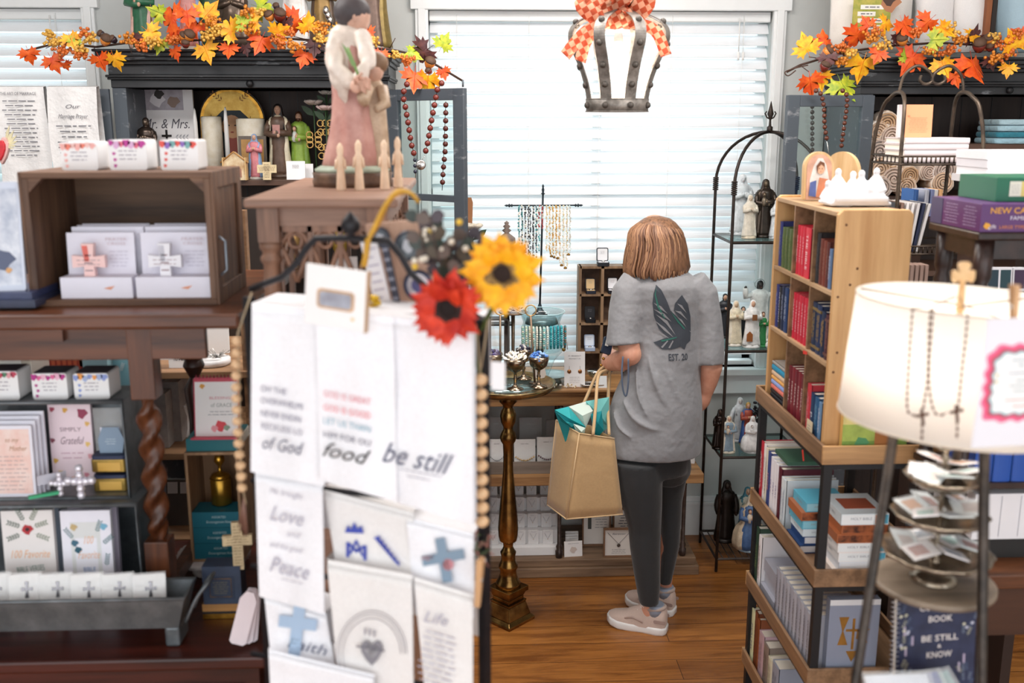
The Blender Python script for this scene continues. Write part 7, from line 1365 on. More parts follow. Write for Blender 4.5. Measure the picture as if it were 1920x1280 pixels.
# hair
HR = mat('#8f674b','woodz',.5,0,'#553a29',3.5,.5)
hf = lambda a,z,t: 1+.005*math.sin(a*17+z*14)+.01*math.sin(a*6+z*19+1)+.005*math.sin(a*31-z*21)
m = ringbody([(405,1224,1240),(409,1208,1256),(416,1198,1266),(428,1189,1276),(445,1182,1284),(465,1178,1288),(485,1174,1291),(498,1173,1293),(508,1178,1289),(513,1190,1280)],YB+.02,HR,hf,56,.92)
m.build('hair', person)
rr = random.Random(9); m = MB()
for i in range(150):
    a = rr.uniform(PI*1.0,PI*2.0); wv_ = rr.uniform(.03,.14); ph_ = rr.uniform(0,1.5); c0 = at(1231+rr.uniform(-10,10),408,YB+.02)
    def rad(py): return {408:12,430:46,455:54,480:58,505:60,516:57}[py]*sc(1231,460,YB)
    pts = [Vector((at(1231,py,YB).x+rad(py)*1.01*math.cos(a+wv_*math.sin(py*.07+ph_)),YB+.02+rad(py)*.93*math.sin(a+wv_*math.sin(py*.07+ph_)),at(1231,py,YB).z)) for py in (408,430,455,480,505,516)]
    pts[-1].z -= rr.uniform(-.006,.01); m.tube(curve3(pts,3),[.003]*15+[.0006],mat(rr.choice(['#9a7254','#7c5740','#aa8262','#654534']),'plain',.5),5)
m.build('hair_strands', person)
m = MB(); m.tube([wrL+Vector((.024*math.cos(t)*.9+.006,.02*math.cos(t),.031*math.sin(t))) for t in [2*PI*i/20 for i in range(20)]],.004,SILVER,7,True); 
for i in range(8): t = 2*PI*i/8; m.ball(wrL+Vector((.03*math.cos(t),.02*math.cos(t),.034*math.sin(t))),.0055,GOLD,7,5)
m.build('bracelet', person)
m = MB(); m.tube([at(1262,506,YB-.02),at(1278,514,YB-.02),at(1284,522,YB-.04)],.0022,GOLD,6); m.build('necklace_clasp', person)
# things she carries
m = MB(TR(*at(1137,648,3.5)) @ RZ(.3) @ RX(-.3) @ FRONT @ RZ(-.35)); m.prism(rrect(.035,.062,.006),.014,mat('#1f2b40','plain',.5)); m.b(-.012,.0,-.004,.03,.014,.017,mat('#c9c9c4')); m.solo('phone_wallet','navy phone wallet in the woman left hand','wallet')
m = MB(); m.tube(curve3([at(1168,668,3.36),at(1166,700,3.345),at(1168,730,3.34),at(1174,742,3.34),at(1178,715,3.34),at(1178,672,3.35)],5),.0035,mat('#4c5a70','cloth'),6,flat=.4); m.solo('wrist_strap','blue fabric wrist strap hanging against the grey tee','strap')
BU = mat('#c19f72','cloth',.9,s=.35,bump=.25); A, B_ = at(1086,812,3.30), at(1152,822,3.34); A2 = at(1043,787,3.43); B2 = A2+(B_-A); a_, b__ = at(1062,973,3.30), at(1168,964,3.34); a2, b2 = at(1026,946,3.435), None; b2 = a2+(b__-a_)
r = T('burlap_bag','tan burlap tote bag with rope handles and turquoise tissue hanging from her arm','bag',((a_+b2)/2))
m = MB(); n = 8; vs = []; fs = []
def wall_(P00,P10,P01,P11,nrm):
    i0 = len(vs)
    for j in range(n+1):
        for i in range(n+1):
            u, v = i/n, j/n; p = (P00*(1-u)+P10*u)*(1-v)+(P01*(1-u)+P11*u)*v; vs.append(p+nrm*(.008*math.sin(PI*u)*math.sin(PI*v)))
    for j in range(n):
        for i in range(n): fs.append((i0+j*(n+1)+i,i0+j*(n+1)+i+1,i0+(j+1)*(n+1)+i+1,i0+(j+1)*(n+1)+i))
wall_(a_,b__,A,B_,Vector((0,-1,0))); wall_(a2,a_,A2,A,Vector((-.9,-.2,0))); wall_(b__,b2,B_,B2,Vector((1,0,0))); wall_(b2,a2,B2,A2,Vector((0,1,0))); wall_(a2,b2,a_,b__,Vector((0,0,-.3)))
m.add(vs,fs,BU,True); o = m.build('pouch', r); w = o.modifiers.new('thickness','SOLIDIFY'); w.thickness = .003
m = MB()
for p,q in ((A,a_),(A,B_),(a_,b__),(A2,A),(a2,a_),(A2,a2)): m.tube([p,(p+q)/2,q],.0024,mat('#d3b488','cloth',.9),6)
m.build('seams', r)
tp = wrL+Vector((-.008,-.02,-.018)); HRP = mat('#c9a87c','cloth',.9,s=.4)
for pa,pb in ((at(1112,815,3.305),at(1124,812,3.31)),(at(1092,762,3.43),at(1104,770,3.43))):
    m = MB(); 
    if pa.y < 3.35: m.tube(curve3([pa,at(1117,760,3.36),at(1122,705,3.44),tp,tp+Vector((.012,.02,.0)),at(1140,760,3.42),at(1142,815,3.34)],6),.0058,HRP,8)
    else: m.tube(curve3([pa,at(1104,735,3.45),at(1120,700,3.48),tp+Vector((-.004,.03,.006)),tp+Vector((.014,.04,0)),at(1140,750,3.5),at(1142,790,3.47)],6),.0058,HRP,8)
    m.build('handle', r)
TQ = mat('#35b9bd','transl',.7,t=.3); TWH = mat('#dfeee6','transl',.7,t=.3); sheets = [([(1040,768),(1066,762),(1098,800),(1082,794),(1060,786)],TQ,3.36),([(1040,770),(1060,787),(1082,795),(1072,800),(1052,790)],mat('#249ba3','transl',.7,t=.3),3.34),([(1066,762),(1100,752),(1112,770),(1098,802),(1078,790)],TWH,3.38),([(1098,752),(1142,744),(1142,800),(1118,790),(1106,772)],mat('#7fd2cf','transl',.7,t=.3),3.40),([(1108,776),(1128,770),(1132,806),(1112,808)],mat('#1fa0aa','transl',.7,t=.3),3.36),([(1075,794),(1098,802),(1096,812),(1086,812)],TWH,3.32)]
for i,(pts,mm,Y) in enumerate(sheets):
    m = MB(); rr = random.Random(i); c = sum((at(a,b_2,Y) for a,b_2 in pts),Vector())/len(pts)+Vector((0,-.025,0)); P_ = [at(a,b_2,Y+rr.uniform(-.02,.03)) for a,b_2 in pts]; D_ = [Vector((A.x+.02+.03*k/len(pts),3.37+rr.uniform(-.02,.03),A.z-.03)) for k in range(len(pts))]
    m.add(P_+[c],[(k,(k+1)%len(pts),len(pts)) for k in range(len(pts))],mm,False); m.add([P_[0],P_[-1],P_[len(pts)//2],Vector((c.x,c.y+.04,A.z-.05))],[(0,3,1),(0,2,3)],mm,False); m.build('tissue_sheet', r)
# ============================================================ right-hand bookcase (black frame, wooden trays)
BX = .885; BYn, BYf = 2.34, 2.92; BXr = at(1776,845,BYn).x; PINE = mat('#c79a68','woodx',.5,0,'#96704a',.8); PINEY = mat('#9e7a5a','woody',.5,0,'#6c5139',.8); PINEZ = mat('#dcb07a','woodz',.5,0,'#bd8d58',.6)
zt = [at(1567,835,BYn).z, at(1548,1066,BYn).z, at(1527,1252,BYn).z]; zt.append(zt[2]-.27); LH = .048
r = T('bookcase','black metal framed bookcase with wooden tray shelves right of the aisle','bookcase',((BX+BXr)/2,(BYn+BYf)/2,0)); s_ = .012
for x_ in (BX,BXr-2*s_):
    for y_ in (BYn+.0,BYf-2*s_): MB().b(x_+.001,x_+2*s_-.001,y_+.001,y_+2*s_-.001,0,zt[0]-.03,BLACK).build('post', r)
for i,z in enumerate(zt):
    m = MB(); t = .009; zz = z; a,b_,c,d = BX-.008,BXr+.004,BYn-.008,BYf+.008
    m.b(a,b_,c,c+t,zz-LH,zz,PINE if i == 0 else PINEY); m.b(a,b_,d-t,d,zz-LH,zz,PINE); m.b(a,a+t,c+t,d-t,zz-LH,zz,PINEY); m.b(b_-t,b_,c+t,d-t,zz-LH,zz,PINEY); m.b(a+t,b_-t,c+t,d-t,zz-LH,zz-LH+.012,PINEY); m.build('tray_shelf', r, bevel=.0015)
    m = MB(); m.b(BX,BXr,BYn,BYn+.012,zz-LH-.016,zz-LH-.001,BLACK); m.b(BX,BX+.012,BYn+.012,BYf,zz-LH-.016,zz-LH-.001,BLACK); m.build('crossbar', r)
# cubby rack on top
KX, KXr = BX+.004, at(1697,600,2.37).x; KY0, KY1 = 2.37, 2.875; K0 = zt[0]-LH+.013; K3 = at(1600,398,KY0).z; K2 = at(1582,549,KY0).z; K1 = at(1570,683,KY0).z; zk = [K0,K1,K2,K3]
r = T('cubby_bookshelf','pine cubby bookshelf of three by three compartments standing on the bookcase','bookshelf',((KX+KXr)/2,2.62,K0)); th = .011
m = MB(TR(0,KY0,0)); MBp = m.prism([(KX,K0),(KXr,K0),(KXr,K3-.006),(KXr-.012,K3+.006),(KX+.012,K3+.006),(KX,K3-.006)],.016,PINEZ,Matrix(((1,0,0,0),(0,0,1,0),(0,1,0,0),(0,0,0,1)))); m.build('side_panel', r, bevel=.002)
m = MB(TR(0,KY1-.016,0)); m.prism([(KX,K0),(KXr,K0),(KXr,K3-.006),(KXr-.012,K3+.006),(KX+.012,K3+.006),(KX,K3-.006)],.016,PINEZ,Matrix(((1,0,0,0),(0,0,1,0),(0,1,0,0),(0,0,0,1)))); m.build('side_panel', r, bevel=.002)
for i,z in enumerate(zk): MB().b(KX,KXr-.01,KY0+.016,KY1-.016,z-(th if i else 0),z+(0 if i else th),mat('#c2a07a','woody',.5,0,'#9a7a58',.8)).build('shelf_board', r, bevel=.001)
kc = (KY1-KY0-.032)/3
for i in (1,2): y = KY0+.016+kc*i; MB().b(KX+.002,KXr-.01,y-.005,y+.005,K0+th,K3-th,PINEY).build('divider', r)
MB().b(KXr-.01,KXr,KY0+.016,KY1-.016,K0,K3,PINEY).build('back_panel', r)
m = MB()
for x_,z_ in ((KX+.012,K2-.01),(KX+.02,K1+.03),(KX+.014,K1-.02),(KX+.055,K2+.06),(KX+.04,K2+.02),(KX+.02,K3-.03)): m.lathe([(.0035,0),(.003,.0008)],mat('#6a4426'),8,M=TR(x_,KY0,z_) @ RX(PI/2))
m.build('knots', r)
def stand_books(specs, y_far, z, x, group, where, depth=.12, maxh=.14):      # (colour, thick, height, label, title, band, lean)
    y = y_far
    for i,(col,th_,hh,lab,title,band,tc) in enumerate(specs):
        y -= th_/2+.0006; book(lab+' '+where,(x,y,z),th_,hh,depth,col,(0,0,-PI/2),title,tc,group,band); y -= th_/2
    return y
cy = lambda c: KY0+.016+kc*(3-c)-.007      # far edge of column c (0 = far)
hh_ = K3-K2-th-.012; x_ = KX+.012; W_ = ['top left compartment','top middle compartment','top right compartment','middle left compartment','centre compartment','middle right compartment']
stand_books([('#2c3470',.026,.128,'dark blue hymnal nearest the glazed door, in the',None,None,'#8a90c0'),('#4d5f33',.03,.115,'leftmost of three green ribbed books in the',None,None,'#7a8a4c'),('#45572e',.03,.117,'middle green ribbed book in the',None,None,'#7a8a4c'),('#4d5f33',.03,.116,'rightmost of three green ribbed books in the',None,None,'#7a8a4c')],cy(0),K2,x_,'books in the pine cubbies',W_[0])
stand_books([('#c5243a',.022,.134,'first red book in the','CATHOLIC',None,'#f3c9cf'),('#cb2a3e',.022,.134,'second red book in the','CATHOLIC',None,'#f3c9cf'),('#c5243a',.022,.134,'third red book in the','CATHOLIC',None,'#f3c9cf'),('#d23344',.04,.134,'wide red book with star and white lettering in the','THE BIBLE',None,'#f6dfe2')],cy(1),K2,x_,'books in the pine cubbies',W_[1])
stand_books([('#26252a',.026,.13,'black book in the',None,None,'#5a5a60'),('#6d3227',.024,.118,'first brown leather book in the',None,None,'#8a5a48'),('#7a3a2c',.022,.116,'second brown leather book in the',None,None,'#9a6a55'),('#5c2a26',.02,.114,'third darker brown book in the',None,None,'#8a5a48'),('#5f7ba2',.02,.1,'grey blue book in the',None,None,'#c9d4e4')],cy(2),K2,x_,'books in the pine cubbies',W_[2])
stand_books([('#2b3474',.026,.125,'royal blue book in the',None,None,'#8f9ad0'),('#20232e',.026,.122,'black titled book in the','DEVOTION',None,'#c9ccd8'),('#1d2a48',.026,.128,'navy book with emblem in the',None,None,'#9aa6c0'),('#27406e',.03,.128,'mid blue book in the',None,None,'#b9c6de')],cy(0),K1,x_,'books in the pine cubbies',W_[3])
stand_books([('#c4223a',.023,.128,'red catechism, first from the left in the','CATECHISM',None,'#f1c4ca') if i == 0 else ('#bf2038' if i % 2 else '#ca2a40',.023,.128,'red catechism, %s in the' % ['','second from the left','third from the left','fourth from the left','fifth from the left','rightmost'][i],'CATECHISM',None,'#f1c4ca') for i in range(6)],cy(1),K1,x_,'books in the pine cubbies',W_[4])
stand_books([('#22304c',.034,.13,'large navy gilt book in the',None,'#b0925a','#b0925a'),('#27365a',.034,.128,'second large navy gilt book in the',None,'#b0925a','#b0925a'),('#1f2c48',.03,.118,'navy book with gold emblem in the',None,None,'#c9a050'),('#4c1f2b',.03,.115,'maroon book in the',None,'#8a5a50','#9a6a60')],cy(2),K1,x_,'books in the pine cubbies',W_[5])
stand_books([('#7c2630' if i % 2 else '#6d1f2b',.026,.145,'maroon missal, %s in the' % ['first from the left','second from the left','third from the left','fourth from the left','fifth from the left'][i],'MISSAL',None,'#e6c9c4') for i in range(5)],cy(1),K0+th,x_,'books in the pine cubbies','bottom middle compartment')
stand_books([('#c83a48',.03,.135,'bright red book in the',None,None,'#e89aa0'),('#1f3a5e',.032,.118,'navy book with white letter P in the','P',None,'#e8ecf2'),('#2d5c86',.03,.115,'mid blue book in the',None,None,'#7ab0d0'),('#6f93b8',.02,.11,'pale blue book in the',None,None,'#e9eef4')],cy(2),K0+th,x_,'books in the pine cubbies','bottom right compartment')
y = cy(0); z = K0+th
for i,(c,t_,lab) in enumerate((('#23252c',.012,'lowest black notebook'),('#2a2c33',.012,'second black notebook'),('#1f2026',.012,'third black notebook'),('#e07a6c',.014,'coral edged notebook'),('#8fa6e0',.014,'periwinkle notebook'),('#e0a860',.012,'orange yellow notebook'),('#d8b89a',.014,'beige notebook'),('#2a92b8',.018,'turquoise notebook'),('#9a9590',.01,'topmost grey notebook'))):
    r = book(lab+' in the flat stack, bottom left compartment',(x_+.002*(i%3),y-.004,z),t_,.13,.11,c,(0,0,0),None,None,'flat stack of notebooks'); r.rotation_euler = (Matrix.Rotation(-PI/2,3,'Z') @ Matrix.Rotation(PI/2,3,'Y')).to_euler(); r.location = (x_,y-.004,z+t_/2); z += t_+.0005
m = MB(TR(KX-.002,KY0+.1,K0+th)); m.b(0,.002,-.02,.02,0,.05,mat('#d8c8a8')); m.scrawl(-.014,.014,.01,.04,4,GREYINK,Matrix(((0,0,-1,-.0008),(-1,0,0,0),(0,1,0,0),(0,0,0,1))),.3); m.solo('shelf_card','small cream card leaning before the navy book with letter P','card')
for i,(yy,z_) in enumerate(((KY0+.17,K1-.012),(KY0+.13,K0-.03))):
    m = MB(); m.prism([(0,0),(.03,.004),(.03,.012),(0,.01)],.001,mat('#d8382c'),TR(KX-.006,yy,z_) @ RZ(-PI/2) @ FRONT @ RZ(-1.2*i)); m.solo('red_ribbon',['red ribbon marker sticking out between the red catechisms and missals','red ribbon marker hanging on the pine tray edge'][i],'ribbon')
panel('grey_board','mauve grey board standing edge out behind the pine cubby','board',1438,578,1462,745,2.897,mat('#7c7480'),.012,0,0,lambda mb,w,h: mb.b(-w/2,w/2,h*.985,h,0,.0008,CARD),zbase=K0)
# on top of the cubby
def madonna(mb,w,h):
    pl_ = lambda pts,c,z: mb.prism([(x*w,y*h) for x,y in pts],.0006,mat(c,'mottle',.5),None,z)
    pl_([(x/w*1.0,y/h) for x,y in arch(w*.84,h*.94)],'#d8a58c',.0); pl_([(-.3,.06),(.3,.06),(.34,.4),(.22,.72),(.1,.86),(-.06,.86),(-.2,.7),(-.32,.4)],'#e6dcd4',.001)
    pl_([(-.34,.08),(-.1,.05),(-.1,.4),(-.3,.36)],'#5a6aa8',.0022); pl_([(-.1,.05),(.32,.06),(.3,.42),(.0,.46)],'#d98a66',.0022)
    pl_([(.03+.13*math.cos(t),.63+.1*math.sin(t)) for t in [2*PI*i/14 for i in range(14)]],'#e3b08e',.003); pl_([(-.08,.56),(-.12,.7),(0,.8),(.14,.76),(.18,.6),(.15,.68),(.04,.74),(-.05,.68)],'#7a4a2e',.004)
    for s_ in (-1,1): mb.ball(((.03+s_*.045)*w,.645*h,.0042),.0012,INK,6,4)
    mb.ball((.03*w,.585*h,.0042),.0014,mat('#b8504a'),6,4,(1.6,.6,.3))
M_,w_,h_ = face(1504,284,1562,388,2.72,.06,.1,K3+.004); r = T('arched_madonna_plaque','arched wooden plaque of a veiled madonna on the pine cubby shelf','plaque',M_.translation); MB(M_).prism(arch(w_,h_),.016,mat('#d9b98c','woodz',.5,0,'#c19a68'),TR(0,0,-.016)).build('panel', r, bevel=.001); q = MB(M_ @ TR(0,0,.0005)); madonna(q,w_,h_); q.build('painting', r)
M_,w_,h_ = face(1548,284,1588,388,2.80,.05,-1.1,K3+.004); MB(M_).prism(arch(w_*.95,h_),.014,mat('#d9b98c','woodz',.5,0,'#c19a68'),TR(0,0,-.016)).solo('arched_plaque','second arched plaque seen from its wooden side behind the white group','plaque')
PL = mat('#dfe0e4','mottle',.6,0,'#e3e4e8',1.,.3); yS = 2.55; r = T('white_plaster_group','white plaster group of figures around a table on top of the pine cubby','sculpture',(at(1600,388,yS).x,yS,K3+.004)); q = MB()
rr = random.Random(12)
for hx,hy,w in ((1553,345,13),(1572,323,15),(1600,328,13),(1616,326,14),(1644,322,16),(1640,352,14),(1582,352,12),(1618,352,13)):
    c = at(hx,hy,yS+rr.uniform(-.02,.03)); u = sc(hx,hy,yS); q.ball(c,6.5*u,PL,12,9,(1,1,1.25)); q.tube([c-Vector((0,0,.006)),c-Vector((0,0,.02)),Vector((c.x,c.y,at(hx,372,yS).z))],[4*u,w*.8*u,w*1.25*u],PL,12); q.tube([c-Vector((w*.6*u,0,.022)),c-Vector((w*.9*u,.012,.045)),c-Vector((0,.02,.05))],[4*u,4.5*u,3*u],PL,8); q.tube([c-Vector((-w*.6*u,0,.022)),c-Vector((-w*.9*u,.012,.045)),c-Vector((0,.022,.048))],[4*u,4.5*u,3*u],PL,8)
a = at(1545,388,yS); b_ = at(1658,388,yS); q.b(a.x,b_.x,yS-.045,yS+.05,K3+.004,K3+.014,PL); q.b(a.x+.01,b_.x-.01,yS-.05,yS+.03,K3+.014,at(1600,366,yS).z,PL); remesh(q.build('group', r),.0035,2)
# bookcase levels
X0 = BX+.012; z2 = zt[1]-LH+.0125
stand_books([('#c23040',.03,.2,'farthest red book with white label',None,None,'#f3eaea'),('#f0ecea',.022,.2,'white spined book next to the red one,',None,None,'#8a3040'),('#e4dcc8',.02,.195,'cream spined book,',None,None,'#6a5a4a'),('#3a4a86',.032,.19,'royal blue book with coral square,','HOPE',None,'#f0a898'),('#ece9ef',.024,.185,'first white violet lettered book','PRAY',None,'#6a5a9a'),('#ece9ef',.024,.183,'second white violet lettered book','PRAY',None,'#6a5a9a'),('#ece9ef',.024,.181,'third white violet lettered book','PRAY',None,'#6a5a9a'),('#5a1f2e',.03,.178,'dark maroon book,',None,None,'#9a6a70'),('#dfe6ea',.02,.16,'pale book with blue foot,',None,None,'#2a5a8a'),('#d8e2e8',.02,.16,'thin pale book before the stack,',None,None,'#2a5a8a')],BYf-.02,z2,X0,'books on the upper tray','on the bookcase upper tray',.15)
m = MB(); m.b(X0+.004,X0+.15,BYf-.26,BYf-.14,z2+.2005,z2+.212,mat('#3a5f4a')); m.solo('green_folder','dark green folder lying across the book tops on the upper tray','folder')
def flat_stack(x0,x1,y0,y1,z,items,grp,where):
    for i,(c,t_,lab,side,kind) in enumerate(items):
        j = .002*((i*7)%4); r = T('boxed_bible' if kind else 'book',lab+' '+where,'book',((x0+x1)/2+j,(y0+y1)/2,z),group=grp); hx, hy = (x1-x0)/2-j, (y1-y0)/2-j*.5
        m = MB(); k = .0025; cm = mat(c,'plain',.45); m.b(-hx,hx,-hy,hy,0,k,cm); m.b(-hx,hx,-hy,hy,t_-k,t_,cm); m.b(-hx,-hx+k,-hy,hy,k,t_-k,cm)
        if kind:
            m.b(-hx+k,hx,-hy,-hy+k,k,t_-k,mat(side,'plain' if kind == 1 else 'mottle',.45,0,'#3a1c12' if kind == 2 else None)); m.b(-hx,hx,hy-k,hy,k,t_-k,cm); F_ = TR(0,-hy-.0003,t_/2) @ FRONT
            if kind == 1: m.text('HOLY BIBLE',t_*.34,mat('#9aa0a8'),F_ @ TR(-hx*.15,t_*.05,0),0,0,hx*.9); m.b(hx*.62,hx*.98,-t_*.4,t_*.4,-.0002,.0002,mat('#5ab0cc'),F_); m.b(hx*.42,hx*.6,-t_*.4,t_*.4,-.0002,.0002,mat('#e0a890'),F_); m.text('HOLY BIBLE',t_*.34,mat('#9aa0a8'),TR(-hx-.0003,0,t_/2) @ RZ(-PI/2) @ FRONT,0,0,hy*.8)
            elif kind == 2: [sprig(m,(-.8+.4*q_)*hx,0,t_*.7,.3+q_,mat('#e0a878'),3) for q_ in range(0)]
        m.build('cover', r, True)
        if kind != 9: MB().b(-hx+k+.0005,hx-.003,-hy+.003,hy-.003,k,t_-k,PAGES if kind != 0 else mat('#efeef0')).build('pages', r, True)
        z += t_+.0004
    return z
xa, xb = at(1568,1000,2.36).x, at(1655,1000,2.36).x
flat_stack(max(xa,X0),xb+.01,2.352,2.50,z2,[('#efe4dc',.02,'cream book at the bottom',None,0),('#e9edf4',.026,'white book with navy cover edge, second up',None,0),('#f2efee',.026,'white and aqua boxed bible, third up','#eef2f4',1),('#eeeae8',.026,'white and aqua boxed bible, fourth up','#eef2f4',1),('#b0663e',.024,'brown patterned box, fifth up','#b5653a',2),('#b0663e',.024,'brown patterned box, sixth up','#b5653a',2),('#dfe9ee',.03,'white and aqua boxed bible on top','#eef2f4',1)],'stack at the near end of the upper tray','of the near stack on the upper tray')
m = MB(); m.b(xa+.03,xb-.01,2.39,2.46,z2+.1785,z2+.1795,mat('#a5553c')); m.solo('red_card','flat rust red card lying on the near stack of boxed bibles','card')
flat_stack(X0,X0+.13,2.51,2.625,z2,[('#24406e',.024,'navy book at the bottom',None,0),('#2a4a80',.024,'blue book second up',None,0),('#d8e6ee',.022,'white and blue box third up','#dfeaf0',1),('#5fb4cf',.024,'aqua boxed bible fourth up','#8fd0e2',1),('#b0663e',.024,'brown patterned box fifth up','#b5653a',2),('#5fb4cf',.026,'aqua boxed bible on top','#9fd6e6',1)],'stack second from the near end','of the second stack on the bookcase upper tray')
z3 = zt[2]-LH+.0125
stand_books([('#2f4a3c',.03,.2,'dark green gilt book, farthest','NATURE',None,'#8aa060'),('#efedf0',.03,.185,'white book beside the green one',None,None,'#6a3040')],BYf-.02,z3,X0,'books on the middle tray','on the bookcase middle tray',.15)
flat_stack(X0,X0+.15,BYf-.225,BYf-.085,z3,[('#a9abb8',.04,'bottom pale grey study bible',None,0),('#b2b4c0',.04,'second pale grey study bible',None,0),('#a9abb8',.04,'top pale grey study bible',None,0)],'flat grey bibles','in the flat pile on the bookcase middle tray')
stand_books([('#b7b9c4' if i % 2 else '#a9abb8',.03,.165,'pale grey study bible, %s of the upright row' % ['first','second','third','fourth','fifth','sixth','seventh','eighth','ninth','tenth'][i],'COMMUNITY BIBLE',None,'#4a4a55') for i in range(10)],BYf-.235,z3,X0,'upright grey bibles','on the bookcase middle tray',.15)
def emblem(mb,w,h):
    g_2 = mat('#c09048','mottle',.35,.7); mb.prism([(x*w+.0,y*h) for x,y in ((-.3,.42),(-.1,.42),(-.2,.6),(-.1,.78),(-.3,.78),(-.22,.6))],.001,g_2); mb.prism([(x,y+h*.36) for x,y in crossshape(w*.3,h*.4,w*.05)],.001,g_2); mb.prism([(x*w,y*h) for x,y in ((.06,.5),(.3,.44),(.22,.58),(.34,.62),(.08,.62))],.001,g_2); mb.prism([(x*w,y*h) for x,y in ((-.12,.34),(0,.2),(.12,.34))],.001,g_2); mb.b(-w/2,w/2,h*.93,h,0,.0008,mat('#d9d9dc'))
panel('grey_bible','grey bible with gold emblem, its cover facing the near end of the middle tray','book',1546,1124,1640,1268,2.352,mat('#8c93a6','plain',.5),.026,0,0,emblem,zbase=z3)
z4 = zt[3]-LH+.0125
stand_books([('#dfe0b4',.036,.19,'pale yellow book, farthest','PSALMS',None,'#4a5a8a'),('#7a3f22',.03,.2,'brown leather book',None,None,'#5a2a16'),('#8a4a28',.02,.19,'thin tan leather book',None,None,'#5a2a16'),('#c3a4ac',.05,.16,'dusty pink book',None,None,'#9a7a84'),('#8c7d74',.05,.15,'taupe book',None,None,'#6a5d56'),('#d9d4bc',.04,.13,'pale cream book',None,None,'#a9a48c'),('#9aa0b0',.06,.14,'grey blue book',None,None,'#7a8090')],BYf-.02,z4,X0,'books on the lowest tray','on the bookcase lowest tray',.15)
def sunny(mb,w,h):
    for k_,c in enumerate(('#f2a868','#f6c878','#e8d88a','#a8bc58','#7a9a40')): mb.b(-w*.5,w*.5,h*(.86-.2*k_)-h*.06 if k_ < 4 else 0,h*(1-.2*k_),0,.0004+.0001*k_,mat(c,'mottle',.6))
    blob(mb,-w*.2,h*.18,w*.1,mat('#4a8a5a')); mb.b(-.0,w*.3,h*.14,h*.34,.001,.0016,mat('#a0642e')); blob(mb,-w*.28,h*.8,w*.14,mat('#f08a5a'))
panel('sunny_book','orange and green landscape book on the top tray under the lamp shade','book',1578,702,1700,832,2.348,mat('#e9c070'),.018,.02,0,sunny,zbase=zt[0]-LH+.013)
panel('dark_gilt_book','dark gilt book barely showing under the lamp shade on the top tray','book',1682,800,1768,836,2.349,mat('#2a241e'),.02,.0,0,lambda mb,w,h:[mb.b(-w*.4+w*.28*i,-w*.25+w*.28*i,h*.5,h*.75,0,.0006,GOLD) for i in range(3)],zbase=zt[0]-LH+.013)
# ============================================================ right hutch by the wall
dz = at(1760,177,HY).z-hz(165); gx0 = at(1612,200,HY).x; SR = at(1880,270,HY).z
hutch('charcoal painted hutch at the right edge stocked with rolled cloths and shirts',gx0,gx0+1.15,0,dz,'charcoal hutches',[SR,SR-.2,SR-.5,.75])
HT2 = hz(95)+dz+.001; D0 = at(1476,178,3.66); D1 = at(1638,180,3.72)
hutch_door('open glazed hutch door right of the window with bead loops over it',(D0.x,D0.y),0,(D1.x,D1.y),.8,D0.z,True)
def strand(root, pts, Y, rad, m_, step): P_ = curve3([at(a,b,Y) for a,b in pts],5); q = MB(); q.tube(P_,.001,BLACK,4); q.build('cord', root); beadparts(root,P_,rad,m_,step)
BR = mat('#6a3a2a','mottle',.22,0,'#3f2018'); r = T('bead_loop','loop of small brown wooden beads over the right hutch door','rosary',at(1560,172,3.62)); u = sc(1560,250,3.62)
strand(r,[(1530,170),(1540,178),(1545,205),(1546,235),(1550,260)],3.62,4.4*u,BR,10.4*u); strand(r,[(1580,170),(1588,180),(1587,205),(1582,240),(1577,278)],3.62,4.4*u,BR,10.4*u); strand(r,[(1523,200),(1523,240),(1523,285)],3.74,4.2*u,mat('#4a3834','mottle',.3),10.2*u)
q = MB(); q.tube([at(1550,262,3.62),at(1556,300,3.62)],.002,SILVER,5); q.tube([at(1583,228,3.62),at(1580,262,3.62)],.002,SILVER,5); q.build('chain', r)
garland('leaf_garland','autumn leaf garland along the right hutch top above the glazed door','autumn garlands',
 [(1475,135),(1500,122),(1540,110),(1600,95),(1680,85),(1760,80),(1840,85),(1925,90)],
 [(1515,97,46,'Y'),(1545,82,36,'O'),(1518,145,-48,'O'),(1540,138,-40,'Y'),(1576,152,-56,'G'),(1612,58,52,'O'),(1620,112,-54,'Y'),(1650,95,34,'O'),(1655,42,36,'Y'),(1692,40,44,'O'),(1716,100,56,'O'),(1745,36,42,'O'),(1762,48,42,'Y'),(1745,75,38,'G'),(1765,114,-42,'Y'),(1822,112,-64,'O'),(1822,80,42,'B'),(1790,138,-34,'O'),(1905,90,48,'Y'),(1892,122,-30,'Y'),(1680,62,38,'B'),(1552,102,34,'B'),(1830,64,34,'Y'),(1700,110,26,'G'),(1630,50,30,'O'),(1915,70,30,'O'),(1860,108,34,'B'),(1590,88,30,'B')],
 [(1577,88,16),(1594,97,18),(1635,70,18),(1655,85,20),(1578,115,14),(1717,62,16),(1745,95,16),(1780,95,18),(1785,60,18),(1800,74,16),(1880,80,20),(1870,108,20),(1892,102,18),(1910,66,16),(1862,70,14),(1640,60,14)],
 [(1553,97,22,'o'),(1547,124,20,'d'),(1562,112,14,'d'),(1692,75,20,'o'),(1836,85,24,'d'),(1853,74,18,'o'),(1856,88,16,'d')],3.78)
q = MB(); q.tube(curve3([at(1515,122,3.76),at(1490,128,3.76),at(1472,135,3.76),at(1478,142,3.76),at(1492,132,3.76)],5),.0022,mat('#4a3024'),6); q.solo('wire_hook','twisted wire hook at the left end of the right garland','wire')
